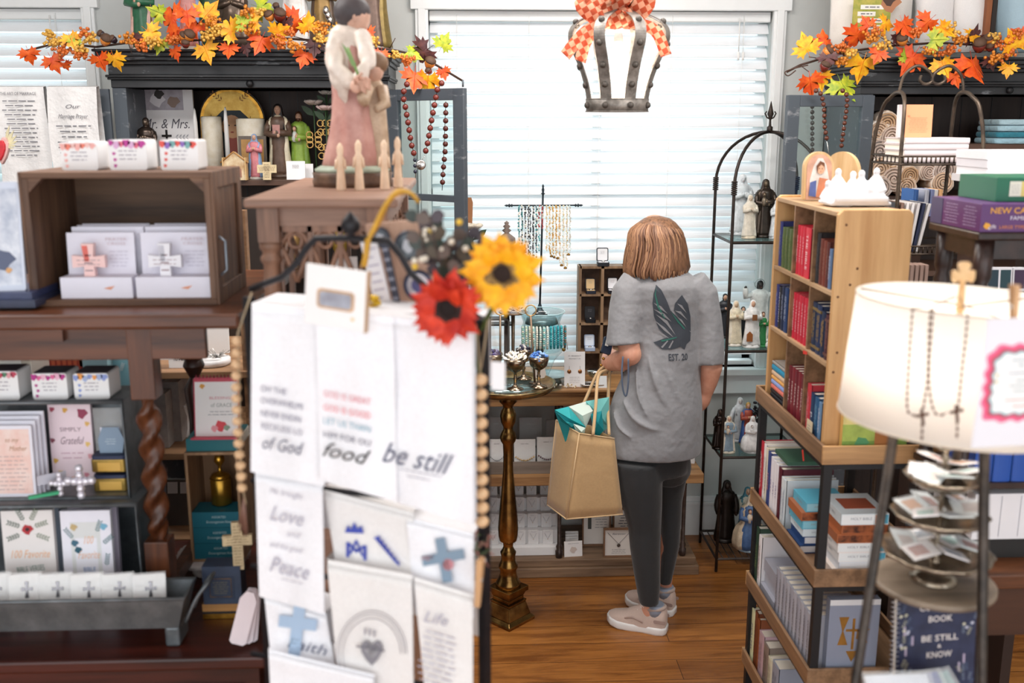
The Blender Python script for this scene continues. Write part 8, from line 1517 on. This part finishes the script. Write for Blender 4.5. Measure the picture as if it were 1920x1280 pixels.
# garments displayed on top
def garment(name, label, pts, Y, m_, deco=None, grp='garments on the right hutch'):
    P_ = [at(a,b,Y) for a,b in pts]; n = len(P_); c = sum(P_,Vector())/n; q = MB(); rr = random.Random(int(pts[0][0])); n2 = []
    fr_ = [p+Vector((0,rr.uniform(-.012,.012),0)) for p in P_]; mid = [c+(p-c)*.55+Vector((0,-.03+rr.uniform(-.01,.01),0)) for p in P_]
    q.add(fr_+mid+[c+Vector((0,-.035,0))]+[p+Vector((0,.03,0)) for p in P_],[(i,(i+1)%n,n+(i+1)%n,n+i) for i in range(n)]+[(n+i,n+(i+1)%n,2*n) for i in range(n)]+[(i,2*n+1+i,2*n+1+(i+1)%n,(i+1)%n) for i in range(n)]+[tuple(reversed([2*n+1+i for i in range(n)]))],m_,True)
    if deco: deco(q)
    return q.solo(name,label,'shirt',grp)
CR_ = mat('#efe9e2','cloth',.9); 
def tee(q):
    M = TR(*at(1632,40,3.92)) @ FRONT; u = sc(1632,40,3.92); q.b(-36*u,36*u,-14*u,44*u,.006,.0075,mat('#c3b45a','mottle',.8,0,'#8f9a44'),M)
    blob(q,34*u,34*u,18*u,mat('#b57a56'),z=.008,M=M); blob(q,32*u,40*u,12*u,mat('#4a3228'),z=.0085,M=M)
    for i,(x,w) in enumerate(((0,44),(-10,34),(2,56),(6,34))): q.b((x-w/2)*u,(x+w/2)*u,(26-12*i-5)*u,(26-12*i+3)*u,.0076,.0082,mat('#efece2'),M); q.scrawl((x-w/2+3)*u,(x+w/2-3)*u,(26-12*i-4)*u,(26-12*i+2)*u,1,GREYINK,M @ TR(0,0,.0086),.5)
garment('printed_tee','cream tee with a green and gold printed panel at the top right',[(1566,-90),(1720,-90),(1712,20),(1706,80),(1700,HT2 and 98),(1572,98),(1560,70)],4.0,CR_,tee)
garment('white_shirt','plain white shirt hanging beside the printed tee',[(1716,-90),(1800,-90),(1796,30),(1788,98),(1712,98),(1722,20)],4.02,mat('#ece8e6','cloth',.9))
garment('white_sweater','off white sweater left of the brown frame on the right hutch',[(1798,-90),(1858,-90),(1850,60),(1846,98),(1786,98),(1792,40)],3.98,mat('#f0ecea','cloth',.9))
garment('blue_garment','pale blue garment right of the brown frame on the right hutch',[(1874,-90),(1945,-90),(1945,98),(1872,98)],4.02,mat('#b9d3e0','cloth',.9)); 
q = MB(); PB(q,1852,-100,1862,95,3.93,.03,mat('#9a5a34','woodz')); PB(q,1863,-100,1872,95,3.94,.03,mat('#2b211c')); q.solo('brown_frame','edge of a brown wooden frame between the sweater and the blue garment','frame')
# cloth rolls
def roll(label, px, py, Y, rad, L, ang, col, c2, zb=None):
    c = at(px,py,Y); q = MB(TR(*c) @ RZ(ang)); m_ = mat(col,'mottle',.9,0,c2,1.5,.6); sp = []
    q.lathe([(.001,-.002),(rad*.2,-.0),(rad*.24,.006),(rad*.45,.0),(rad*.5,.007),(rad*.75,.0),(rad*.8,.006),(rad,.0),(rad*1.02,.02),(rad*.98,L),(.001,L)],m_,20,M=RX(-PI/2),fold=lambda a,z,t: 1+.05*math.sin(a*3)+.03*math.sin(a*7)); q.tube([(rad*(.08+.82*k/60)*math.cos(k*.38),-.004,rad*(.08+.82*k/60)*math.sin(k*.38)) for k in range(61)],rad*.09,mat(c2,'mottle',.9),5); q.solo('cloth_roll',label,'rolled cloth','rolled cloths in the right hutch')
rc = ['#eae0d4','#efe8de','#e6dacb','#ece6e2']
sp = [(1664,232,24,'top cream roll left of the orange book'),(1648,248,22,'cream roll against the open door, second from top'),(1672,258,24,'wide cream roll behind the orange book'),(1650,284,26,'cream roll with tan print in the middle of the pile'),(1672,302,24,'rose tinted roll behind the iron leg'),(1650,318,24,'cream roll at the left, below the tan printed one'),(1676,336,26,'scrolled cream roll at the pile bottom right'),(1652,352,22,'lowest cream roll beside the plaster group'),(1706,330,20,'small orange flecked roll under the iron shelf'),(1700,350,20,'lowest orange flecked roll under the iron shelf'),(1742,322,18,'tan and white roll under the white books'),(1772,320,24,'white roll with coloured bird print'),(1812,318,22,'white roll at the right end under the iron shelf'),(1768,342,22,'white roll with red and green print, bottom')]
for i,(px,py,rd,lab) in enumerate(sp): roll(lab,px,py,3.88-.004*i,rd*sc(px,py,3.88)*.95,.2,.1*((i%3)-1),rc[i%4],['#c9a27c','#d8b89c','#d9c0b0','#c8b4a8'][i%4])
for i in range(4):
    q = MB(); a = at(1874+i*3,256-i*12,3.9); m_ = mat(['#9ec3d2','#2f7f92','#a9cbd8','#b4d2dd'][i],'cloth',.9,bump=.6); z_ = SR+i*.024; q.prism(rrect(.24,.2,.03),.022,m_,TR(a.x+.1,3.98,z_)); 
    o = q.solo('folded_shirt','folded %s shirt, %s of the stack in the right hutch' % (['pale blue','teal','light blue','sky blue'][i],['lowest','second','third','topmost'][i]),'folded shirt','folded blue shirts',.008)
# white boxes of bibles
for i in range(3): q = MB(); PB(q,1851,283+16*i,1990,299+16*i,2.75,.18,mat('#f0eef2' if i % 2 == 0 else '#e6e4ea')); q.solo('white_book','white paged book, %s of the stack at the right edge' % ['top','middle','bottom'][i],'book','white books at the right edge')
q = MB(); PB(q,1848,331,1990,345,2.74,.2,mat('#d8d4d6')); p0 = at(1848,345,2.74); q.b(p0.x+.02,p0.x+.05,2.78,2.9,0,p0.z,mat('#4a2f22','woodz')); q.b(p0.x+.2,p0.x+.23,2.78,2.9,0,p0.z,mat('#4a2f22','woodz')); q.solo('white_ledge','white ledge on dark legs under the stack of white books','stand')
# ============================================================ iron etagere with scroll top
ET = mat('#5f5144','mottle',.4,.6,'#3a302a'); EY0, EY1 = 2.97, 3.20; r = T('iron_etagere','tall iron etagere with scrolled top holding pale books','etagere',(at(1760,300,3.05).x,3.085,0)); ex0, ex1 = at(1688,320,EY0).x, at(1843,320,EY0).x; ez = at(1757,173,3.085).z
for x_,sg in ((ex0,1),(ex1,-1)):
    P_ = curve3([Vector((x_,EY0,0)),Vector((x_,EY0,1.2)),Vector((x_,EY0+.005,at(1700,320,EY0).z)),Vector((x_+sg*.01,EY0+.03,ez-.06)),Vector((x_+sg*.022,EY0+.07,ez-.012)),Vector((x_+sg*.026,3.085,ez)),Vector((x_+sg*.022,EY1-.07,ez-.012)),Vector((x_+sg*.01,EY1-.03,ez-.06)),Vector((x_,EY1-.005,at(1700,320,EY0).z)),Vector((x_,EY1,1.2)),Vector((x_,EY1,0))],6); MB().tube(P_,.0062,ET,8).build('side_arch', r)
    q = MB(); xs = x_+sg*.026; cxm = (ex0+ex1)/2; w = abs(cxm-xs); q.tube(curve3([Vector((xs,3.085,ez)),Vector((xs+sg*w*.12,3.085,ez+.05)),Vector((xs+sg*w*.5,3.085,ez+.078)),Vector((xs+sg*w*.9,3.085,ez+.06)),Vector((xs+sg*w*1.0,3.085,ez+.035)),Vector((xs+sg*w*.82,3.085,ez+.024)),Vector((xs+sg*w*.62,3.085,ez+.034)),Vector((xs+sg*w*.64,3.085,ez+.05))],7),.0048,ET,8); q.build('scroll', r)
for zz in (at(1757,306,EY0).z, at(1757,474,EY0).z, .8, .25):
    q = MB(); q.b(ex0,ex1,EY0,EY1,zz-.006,zz-.001,ET)
    for a,b_ in (((ex0,EY0),(ex1,EY0)),((ex1,EY0),(ex1,EY1)),((ex1,EY1),(ex0,EY1)),((ex0,EY1),(ex0,EY0))):
        for h_ in (-.004,.02): q.tube([(*a,zz+h_),(*b_,zz+h_)],.003,ET,6)
    for k in range(18): x = ex0+(ex1-ex0)*(k+.5)/18; q.tube([(x,EY0,zz),(x,EY0,zz+.02)],.0026,ET,5)
    for k in range(8): y = EY0+(EY1-EY0)*(k+.5)/8; q.tube([(ex0,y,zz),(ex0,y,zz+.02)],.0022,ET,5)
    q.build('lace_shelf', r)
e1 = at(1757,306,EY0).z; hb = (at(1757,258,3.01).z-e1)/4; q0, q1_ = at(1692,280,3.01).x, at(1812,280,3.01).x
for i in range(4): book('pale pink edged book, %s of the flat stack on the iron etagere' % ['bottom','second','third','top'][i],((q0+q1_)/2,3.0,e1),hb-.001,q1_-q0,.15,'#f1e3e4',(0,PI/2,0),None,None,'pale books on the etagere').location = (q0+.002*(i%2),3.0,e1+hb*(i+.5))
def orange(mb,w,h): mb.b(-w*.3,w/2,0,h,0,.0005,mat('#f2a276','plain',.6,0,None)); mb.text('W',h*.1,mat('#a05a3a'),TR(-w*.2,h*.64,.0012),0,0,w*.08); mb.scrawl(-w*.2,w*.38,h*.14,h*.62,10,mat('#b06a4a'),TR(0,0,.0011),.22)
panel('orange_book','orange backed book standing upright on the pale book stack','book',1682,196,1746,258,3.04,mat('#e9dcdc'),.012,.05,0,orange,zbase=e1+hb*4)
e2 = at(1757,474,EY0).z
for i in range(7): book('upright book with white pages, %s on the etagere lower shelf' % ['first from the left','second','third','fourth','fifth','sixth','seventh and rightmost'][i],(ex0+.012+.0125*i,EY0+.03,e2),.011,.15,.13,['#2a2a30','#8a6a5a','#ece6e2','#e6e0de','#ddd6d4','#2a2f4a','#e9e4e2'][i],(0,.03*i,0),None,None,'upright books on the etagere',None,'#efe8e2','book',True)
for i,(c,x_) in enumerate((('#3f6fb8',0),('#d9dbe8',.03),('#8f9ac8',.045),('#ece6e4',.055),('#e9b27a',.068))): book('%s book in the row behind the purple box' % ['bright blue','white','periwinkle','cream','orange'][i],(at(1712,365,3.25).x+.02+x_*1.2,3.27,at(1712,400,3.27).z-.01),.014,at(1712,350,3.27).z-at(1712,400,3.27).z,.1,c,(0,0,0),None,None,'row behind the purple box')
q = MB(); a = at(1710,402,3.25); q.b(a.x,a.x+.3,3.24,3.45,a.z-.02-.002,a.z-.012,mat('#4a2f22','woodx')); q.b(a.x+.02,a.x+.05,3.27,3.3,0,a.z-.022,mat('#4a2f22')); q.b(a.x+.25,a.x+.28,3.27,3.3,0,a.z-.022,mat('#4a2f22')); q.solo('narrow_stand','narrow brown stand carrying the row behind the purple box','stand')
# ============================================================ dark side table with purple and green boxes
SY0, SY1 = 2.08, 2.32; sx0 = at(1836,440,SY0).x; sx1 = sx0+.34; DT = mat('#3b2722','mottle',.35,0,'#231613'); sz = at(1838,436,SY0).z; lz = at(1890,1048,SY0).z; sh = at(1890,908,SY0).z
r = T('turned_leg_side_table','small dark table with turned legs at the right edge carrying coloured boxes','table',((sx0+sx1)/2,2.23,lz)); MB().b(sx0,sx1,SY0,SY1,sz-.018,sz,DT).build('tabletop', r, bevel=.004); MB().b(sx0+.02,sx1-.02,SY0+.02,SY1-.02,sz-.06,sz-.018,DT).build('apron', r)
for x_ in (sx0+.03,sx1-.03):
    for y_ in (SY0+.03,SY1-.03): MB().lathe([(.014,lz),(.018,lz+.03),(.012,lz+.06),(.018,sh-.03),(.02,sh),(.012,sh+.04),(.018,sh+.2),(.014,sz-.16),(.02,sz-.13),(.014,sz-.115),(.02,sz-.1),(.02,sz-.018)],DT,14,(x_,y_,0)).build('leg', r)
MB().b(sx0+.01,sx1-.01,SY0+.01,SY1-.01,sh-.014,sh,DT).build('lower_shelf', r)
PU = mat('#5a2a6a','plain',.3); r = T('purple_book_box','wide purple boxed bible set with gold lettering on the dark side table','box',((sx0+sx1)/2,2.22,sz)); pt = at(1838,383,SY0).z; MB().b(sx0+.002,sx1,SY0+.004,SY1-.004,sz+.0005,pt,PU).build('box', r, bevel=.001)
q = MB(TR(0,SY0+.0032,0) @ FRONT); hh = pt-sz; cx = at(1892,410,SY0).x; YG = mat('#e8a83c'); q.text('NEW CATHOLIC BIBLE',hh*.3,YG,TR(cx+.06,sz+hh*.76,0),0,.01,.2); q.text('FAMILY EDITION',hh*.2,mat('#e8e0ee'),TR(cx+.055,sz+hh*.5,0),0,0,.1); q.text('LARGE TYPE',hh*.17,mat('#e08a4a'),TR(cx+.01,sz+hh*.18,0),0,0,.055); blob(q,at(1852,420,SY0).x,sz+hh*.24,.007,YG); q.text('gift',hh*.2,mat('#f0e6f0'),TR(at(1862,421,SY0).x,sz+hh*.2,.0003),0,0,.018); q.build('front_lettering', r)
q = MB(Matrix(((0,0,-1,sx0+.0012),(-1,0,0,0),(0,1,0,0),(0,0,0,1)))); q.b(-SY1+.004,-SY1+.06,sz+.0005,pt,-.0004,.0002,mat('#4a4468')); q.build('side_band', r); q = MB(q.M); q.scrawl(-SY1+.07,-SY1+.14,sz+hh*.12,sz+hh*.9,7,mat('#b9a9c9'),TR(0,0,.0004),.3); q.scrawl(-SY1+.16,-SY0-.02,sz+hh*.12,sz+hh*.9,7,mat('#b9a9c9'),TR(0,0,.0004),.3); q.build('side_lettering', r)
gx = at(1868,378,2.14).x; gt = at(1868,333,2.14).z; r = T('green_book_box','green box with white label on top of the purple box','box',(gx+.14,2.25,pt)); MB().b(gx-.002,gx+.28,2.14,SY1-.01,pt+.0005,gt,mat('#0f6a4a','plain',.3)).build('box', r, bevel=.001); q = MB(TR(0,2.1394,0) @ FRONT); q.b(at(1892,360,2.14).x,at(1925,360,2.14).x,pt+.012,gt-.008,0,.0004,mat('#ecebd8')); q.b(at(1914,360,2.14).x,at(1925,360,2.14).x,pt+.012,gt-.008,.0004,.0008,mat('#e6d27a')); q.scrawl(at(1894,360,2.14).x,at(1912,360,2.14).x,pt+.018,gt-.014,5,GREYINK,TR(0,0,.0009),.2); q.build('label', r)
for i in range(3): book('bright blue book with white emblem, %s on the side table shelf' % ['first from the left','second','third'][i],(sx0+.035+.044*i+.04,SY0+.02,sh+.0005),.042,.15,.12,'#1f4fa6',(0,0,0),'H',"#e9eef8",'bright blue books',None,'#efe8da','book',False)
q = MB(); PB(q,1826,925,1990,1010,2.12,.2,mat('#eae8ec')); [q.tube([(at(1840+36*j,960,2.12).x,2.119,at(1840,1006,2.12).z),(at(1840+36*j,960,2.12).x,2.119,at(1840,930,2.12).z)],.001,mat('#b0b0b8'),4) for j in range(4)]; q.solo('white_bible_boxes','white boxed bible set with faint tracery on the wooden table','box',None,.001)
q = MB(); PB(q,1848,1010,1990,1044,2.13,.2,mat('#22201f')); q.solo('black_bible_box','black bible box underneath the white boxed set','box')
r = T('rustic_table','rustic dark wooden table at the right edge under the dark side table','table',(sx0+.3,2.3,0)); ZT = min(lz,at(1890,1045,2.13).z)-.0005; MB().b(sx0-.02,sx0+.8,2.04,2.328,ZT-.035,ZT,mat('#7a4a2c','woodx',.45,0,'#45240f')).build('tabletop', r, bevel=.004); 
MB().b(sx0+.01,sx0+.78,2.06,2.31,ZT-.16,ZT-.035,mat('#4a2c1c','woodx')).build('apron', r)
for x_ in (sx0+.0,sx0+.72):
    for y_ in (2.06,2.265): MB().b(x_,x_+.05,y_,y_+.05,0,ZT-.16,mat('#3a2116','woodz')).build('leg', r)
# magazines and boxed sets glimpsed above the lamp
q = MB(); a = at(1696,505,2.5); 
for i in range(4): panel('booklet_spine','pale booklet spine, %s in the row above the lamp shade' % ['first','second','third','fourth'][i],'booklet',1703+i*9,497,1709+i*9,560,2.64,mat('#a08478'),.05,0,0,None,'booklets above the lamp shade')
for i,(x,c) in enumerate(((1853,'#1c3440'),(1876,'#1d3c44'),(1902,'#3a2440'))): panel('boxed_card_set','white framed %s card set, %s above the shade' % (['slate','teal','plum'][i],['left','middle','right'][i]),'card set',x-4,502,x+20,545,2.64,mat('#d8d6da'),.03,.1,0,(lambda cc: lambda mb,w,h: mb.b(-w*.4,w*.4,h*.1,h*.9,0,.0008,mat(cc)))(c),'card sets above the shade')
q = MB(); a = at(1700,560,2.7); x9 = BXr+.012; q.b(x9,x9+.42,2.6,2.73,a.z-.02,a.z,mat('#3a2a24','woodx')); q.b(x9,x9+.03,2.62,2.72,0,a.z-.02,mat('#3a2a24')); q.b(x9+.36,x9+.39,2.62,2.72,0,a.z-.02,mat('#3a2a24')); q.solo('display_ledge','dark display ledge behind the lamp shade holding booklets','stand')
# ============================================================ tripod lamp
LYc = 1.56; lc = at(1812,560,LYc); LX = lc.x; zT = lc.z; zBm = at(1806,783,LYc).z; u = sc(1812,560,LYc); RT = 196*u; RB = 201*sc(1806,783,LYc)
r = T('tripod_lamp','tripod floor lamp with large ivory drum shade and a round wooden shelf','lamp',(LX,LYc,0)); TL = RY(R(2.2)); SHM = mat('#f5f1ec','transl',.8,t=.5)
q = MB(TR(LX,LYc,zT) @ TL @ TR(0,0,-(zT-zBm))); Hs = zT-zBm; n = 72; vs = []
for z,rd in ((0,RB),(Hs,RT),(Hs,RT-.002),(0,RB-.002)): vs += [(rd*math.cos(2*PI*i/n),rd*math.sin(2*PI*i/n),z) for i in range(n)]
q.add(vs,[(k*n+i,k*n+(i+1)%n,((k+1)%4)*n+(i+1)%n,((k+1)%4)*n+i) for k in range(4) for i in range(n)],SHM,True)
o = q.build('lamp_shade', r)
q = MB(TR(LX,LYc,zT) @ TL); 
for z,rd in ((-.001,RT),(-Hs,RB)): q.tube([(rd*math.cos(2*PI*i/n),rd*math.sin(2*PI*i/n),z) for i in range(n)],.0016,mat('#e3d6c4'),6,True)
for k in range(3): q.tube([(0,0,-.012),(RT*math.cos(2*PI*k/3+.4),RT*math.sin(2*PI*k/3+.4),-.004)],.0016,mat('#8a7a68',metal=.5),6)
q.build('rim_wire', r)
q = MB(); q.ball((LX,LYc,zT-.1),.028,mat('#fff0d8','emit',e=9),14,10); q.lathe([(.014,-.17),(.014,-.13),(.018,-.125)],GOLD,12,(LX,LYc,zT)); q.build('bulb', r)
for dx_ in (-.05,.05):
    pl = bpy.data.lights.new('lamp_bulb_light','POINT'); pl.energy = 1.5; pl.color = (1,.93,.86); pl.shadow_soft_size = .03; po = bpy.data.objects.new('lamp_bulb_light',pl); po.location = (LX+dx_,LYc,zT-.1); COL.objects.link(po)
hub = Vector((LX,LYc,zBm-.0)); q = MB(); q.tube([(LX,LYc,zT-.17),(LX,LYc,zBm-.02)],.006,ET,8); q.lathe([(.02,-.03),(.03,-.01),(.02,.01)],ET,14,hub); q.build('stem', r)
for a0,b0,Ya,Yb in (((1676,812),(1604,1279),1.53,1.47),((1846,838),(1840,1279),1.5,1.46),((1800,830),(1690,1279),1.62,1.9)):
    P0, P1 = at(*a0,Ya), at(*b0,Yb); k = P0.z/(P0.z-P1.z); P2 = P0+(P1-P0)*k; q = MB(); q.tube([hub+(P0-hub)*.0,P0,P2],[.007,.0085,.0085],mat('#4a4039','mottle',.4,.5,'#2b2521'),10); q.build('leg', r)
shz = at(1750,1086,1.6).z; sc0 = at(1750,1086,1.6); q = MB(); q.lathe([(.1,-.012),(.104,-.009),(.104,-.001),(.1,0),(.001,0)],mat('#8d7d6c','woodx',.45,0,'#64574a',1.),56,(sc0.x,1.6,shz)); q.build('round_shelf', r)
# cross finial, rosaries, sign on the shade
M = TR(*at(1797,592,1.5)) @ FRONT; uu_ = sc(1797,540,1.5); cr_m = mat('#dcb98a','mottle',.45,0,'#c79a64'); q = MB(M); q.prism([(x*uu_,y*uu_) for x,y in ((-5,0),(5,0),(6,30),(4,62),(5,70),(16,64),(21,70),(21,86),(16,88),(6,82),(12,98),(7,103),(-7,103),(-12,98),(-6,82),(-16,88),(-21,86),(-21,70),(-16,64),(-5,70),(-4,62),(-6,30))],.006,cr_m); q.ball((0,14*uu_,.003),.007,cr_m,10,8); q.solo('wooden_cross','light wooden flared cross standing above the lamp shade rim','cross')
CH = mat('#6a4634','mottle',.35); front = lambda px,py: (lambda d: H and Vector((d.x,d.y,d.z)))(shade_hit(px,py))
def shade_hit(px, py):      # point on the front of the shade cone, a hair in front
    d = ray(px,py); best = None
    for i in range(400):
        Y = 1.2+.4*i/400; p = Vector((0,0,H))+d*(Y/d.y); t = (zT-p.z)/Hs; rad = RT+(RB-RT)*min(max(t,0),1.0)+.004+abs(math.sin(R(2.2)))*0
        c = Vector((LX+(-(zT-p.z))*0,LYc,0))
        if math.hypot(p.x-LX,p.y-LYc) <= rad+.003: return p
    return at(px,py,LYc-RT)
for lab,paths,cru in (('left brown rosary draped down the front of the lamp shade',[[(1711,582),(1708,620),(1704,680),(1701,740),(1702,770),(1712,778),(1722,779)],[(1745,583),(1742,620),(1740,680),(1738,720),(1732,760),(1729,780)],[(1729,785),(1729,805),(1728,826)]],(1727,781)),
                      ('right brown rosary looped over the front of the lamp shade',[[(1749,583),(1745,640),(1742,690),(1744,740),(1752,772),(1764,778),(1776,773)],[(1814,592),(1810,640),(1804,690),(1799,740),(1796,768)],[(1794,780),(1795,800),(1794,822)]],(1791,774))):
    r5 = T('lamp_rosary',lab,'rosary',shade_hit(*cru),group='rosaries on the lamp')
    for P_ in paths:
        pp = curve3([shade_hit(*c) for c in P_],5); q = MB(); q.tube(pp,.0007,CH,4); q.build('chain', r5); beadparts(r5,pp,.0024,CH,.0098,'bead',1,8,6)
    q = MB(TR(*(shade_hit(*cru)+Vector((0,-.004,0)))) @ FRONT @ RZ(.2)); q.prism([(x,y-.012) for x,y in crossshape(.02,.026,.004)],.002,mat('#5a3a2a','mottle',.3,.4)); q.build('crucifix', r5)
q = MB(); q.tube(curve3([shade_hit(1712,584)+Vector((0,.004,.004)),at(1750,570,1.44),at(1790,555,1.49)],6),.0008,CH,4); q.tube(curve3([shade_hit(1814,594)+Vector((0,.004,.004)),at(1806,570,1.46),at(1799,555,1.49)],6),.0008,CH,4); q.tube(curve3([shade_hit(1746,586)+Vector((0,.004,.004)),at(1770,566,1.46),at(1794,556,1.49)],6),.0008,CH,4); q.solo('thin_chain','thin brown chain strung from the rosaries to the cross finial','chain')
M = TR(*at(1906,835,1.28)) @ RZ(.12) @ RX(.03) @ FRONT; us = sc(1900,720,1.3); W_, H_ = 186*us, 246*us; q = MB(M @ TR(0,0,0)); q.b(-W_/2,W_/2,0,H_,-.001,0,mat('#e9e6ec','plain',.7)); th_ = [2*PI*i/120 for i in range(120)]
def wavy(w,h,k,cx=.012,cy=.5): 
    out = []
    for t in th_:
        c_, s_ = math.cos(t), math.sin(t); e = (abs(c_)**6+abs(s_)**6)**(-1/6); wv = 1+.035*math.sin(t*18); out.append((W_*cx+w/2*c_*e*wv, H_*cy+h/2*s_*e*wv))
    return out
for w,h,c,z in ((W_*.92,H_*.6,'#e86f96',.0002),(W_*.84,H_*.54,'#e0405a',.0006),(W_*.78,H_*.5,'#3f8f9a',.001),(W_*.74,H_*.47,'#f3f1f0',.0014)): q.prism(wavy(w,h,z),.0003,mat(c),None,z)
for t_,y,k,c,ws in (('SOMETHING FOR',.68,.035,'#8aa8b0',.4),('everyone',.64,.03,'#8aa8b0',.3),('Blessings every day',.58,.028,'#8a9aa8',.5),('faith gifts',.52,.025,'#7a9a9a',.3),('books and bibles',.48,.025,'#7a9a9a',.4),('cards and more',.44,.025,'#7a9a9a',.36),('come & browse often',.37,.028,'#e08a7a',.5),('and be glad',.32,.028,'#e08a7a',.3)): q.scrawl(-W_*ws/2,W_*ws/2,H_*(y-k*.4),H_*(y+k*.4),1,mat(c),TR(W_*.02,0,.0019),.6)
for y in (.57,.52): blob(q,-W_*.33,H_*y,W_*.015,mat('#e8b84a'),z=.0019)
q.solo('framed_notice','white notice with wavy pink border clipped to the lamp shade','sign')
pin('wooden clothespin holding the notice to the lamp shade rim',0,TR(*at(1901,580,1.29)) @ RZ(.1) @ FRONT @ RZ(.08),.95)
# tiered silver stand with packets
r = T('tiered_silver_stand','three tier silver dish stand on the round lamp shelf full of packets','tiered stand',(sc0.x,1.6,shz)); SV = mat('#a89c8c','mottle',.25,.9,'#7a6c5c'); cxp = sc0.x
tiers = [(at(1745,1045,1.6).z,.093,1660),(at(1757,975,1.6).z,.08,1683),(at(1768,905,1.6).z,.064,1705)]
q = MB(); q.lathe([(.04,0),(.042,.004),(.03,.012),(.012,.02),(.016,tiers[0][0]-shz-.012),(.008,tiers[0][0]-shz),(.004,tiers[0][0]-shz+.01),(.004,tiers[2][0]-shz+.04),(.008,tiers[2][0]-shz+.045),(.003,tiers[2][0]-shz+.06)],SV,20,(cxp,1.6,shz)); q.tube([(cxp+.016*math.cos(t),1.6,tiers[2][0]+.075+.016*math.sin(t)) for t in [2*PI*i/16 for i in range(16)]],.0025,SV,6,True); q.build('stem', r)
for z,rd,_ in tiers: 
    q = MB(); q.lathe([(.01,-.012),(rd*.6,-.008),(rd*.95,.008),(rd*1.02,.014),(rd*.98,.016),(rd*.6,-.003),(.01,-.006)],SV,40,(cxp,1.6,z),fold=lambda a,zz,t: 1+.03*math.sin(a*12)*(1 if .3 < t < .8 else 0)); q.build('dish', r)
rr = random.Random(21); nm = ['front left','front right','right','back','left','centre']
for ti,(z,rd,_) in enumerate(tiers):
    for k in range(6):
        a = 2*PI*k/6+.6+ti; q = MB(TR(cxp+rd*.55*math.cos(a),1.6+rd*.55*math.sin(a),z+.018+.003*k) @ RZ(rr.uniform(0,3)) @ RX(rr.uniform(-.3,.3)) @ RY(rr.uniform(-.3,.3))); s1_ = .026
        q.b(-s1_,s1_,-s1_*.8,s1_*.8,0,.002,mat(rr.choice(['#e9e2e0','#ece8ea','#dfe6e6']))); q.b(-s1_*.7,s1_*.4,-s1_*.5,s1_*.5,.002,.0026,mat(rr.choice(['#a86a5a','#9fc4bf','#d9a070','#c9b8b0','#7a8a9a']))); q.b(-s1_*1.1,s1_*1.1,-s1_*.9,s1_*.9,.0032,.0036,FILM)
        q.solo('card_packet','small card packet at the %s of the %s silver dish' % (['right back','back','left back','left','front','right front'][k],['lowest','middle','top'][ti]),'packet','card packets in the tiered stand')
# coloring book below, with spiral
cz0 = at(1745,1305,1.62).z; r = T('lower_rack','dark lower rack under the round lamp shelf holding the coloring book','rack',(cxp,1.64,0)); MB().b(cxp-.085,cxp+.11,1.56,1.7,cz0-.015,cz0,DT).build('platform', r); 
for x_ in (cxp-.07,cxp+.09): MB().b(x_-.008,x_+.008,1.68,1.7,0,cz0-.015,DT).build('leg', r)
NVB = mat('#2a3150','mottle',.5,0,'#1f2540')
M_,w_,h_ = face(1672,1120,1830,1305,1.63,.1,.12,cz0); r = T('coloring_book','navy spiral bound devotional coloring book under the round shelf','book',M_.translation); m = MB(M_); m.b(-w_/2,w_/2,0,h_,-.008,-.001,PAGES); m.b(-w_/2,w_/2,0,h_,-.001,0,NVB); LT = mat('#e6dcd8')
for t_,y,k,ws in (('DEVOTIONAL',.955,.07,.5),('COLORING',.855,.085,.52),('BOOK',.74,.085,.3),('BE STILL',.55,.085,.46),('&',.47,.05,.05),('KNOW',.385,.085,.32)): m.text(t_,h_*k,LT,TR(w_*.04,h_*y,E_),0,.012,w_*ws)
rr = random.Random(31)
for i in range(26):
    x = rr.choice((-1,1))*rr.uniform(.33,.47); sprig(m,x*w_+.0,rr.uniform(.0,.95)*h_*.96,w_*.1,rr.uniform(.8,2.3),mat(rr.choice(['#5c6a88','#7f8aa0','#b8b4a0'])),4)
for i in range(16): blob(m,rr.choice((-1,1))*rr.uniform(.34,.46)*w_,rr.uniform(.45,.95)*h_,w_*.018,mat(rr.choice(['#d8d2b8','#c9c8d8'])),7,.0012)
for x,y in ((-.3,.5),(-.38,.4),(.36,.28),(.3,.2),(-.4,.6)): m.b(x*w_-w_*.012,x*w_+w_*.012,y*h_-h_*.0,y*h_+h_*.09,0,.0008,mat('#b9a9c0'))
m.build('cover', r); m = MB(M_)
for i in range(20): m.tube([(-w_/2+.004,h_*(.03+.047*i),.002),(-w_/2-.005,h_*(.03+.047*i)+.001,.002),(-w_/2-.006,h_*(.03+.047*i),-.009),(-w_/2+.004,h_*(.03+.047*i),-.01)],.0011,mat('#c9c9d0',rough=.3,metal=.8),5)
m.build('spiral', r)
for i in range(3): m = MB(TR(*at(1700+34*i,1318,1.5+.02*i)) @ RZ(.2*i) @ RX(-.9) @ FRONT); m.b(-.06,.05,-.02,.05,-.006,0,mat(['#dfe3ec','#7a86b8','#8fb0b0'][i])); m.b(-.066,.058,-.024,.056,.001,.0016,FILM); m.solo('wrapped_packet',['cellophane wrapped white packet in front of the coloring book','cellophane wrapped blue packet below the coloring book','cellophane wrapped green packet at the bottom right of the rack'][i],'packet','wrapped packets under the lamp')
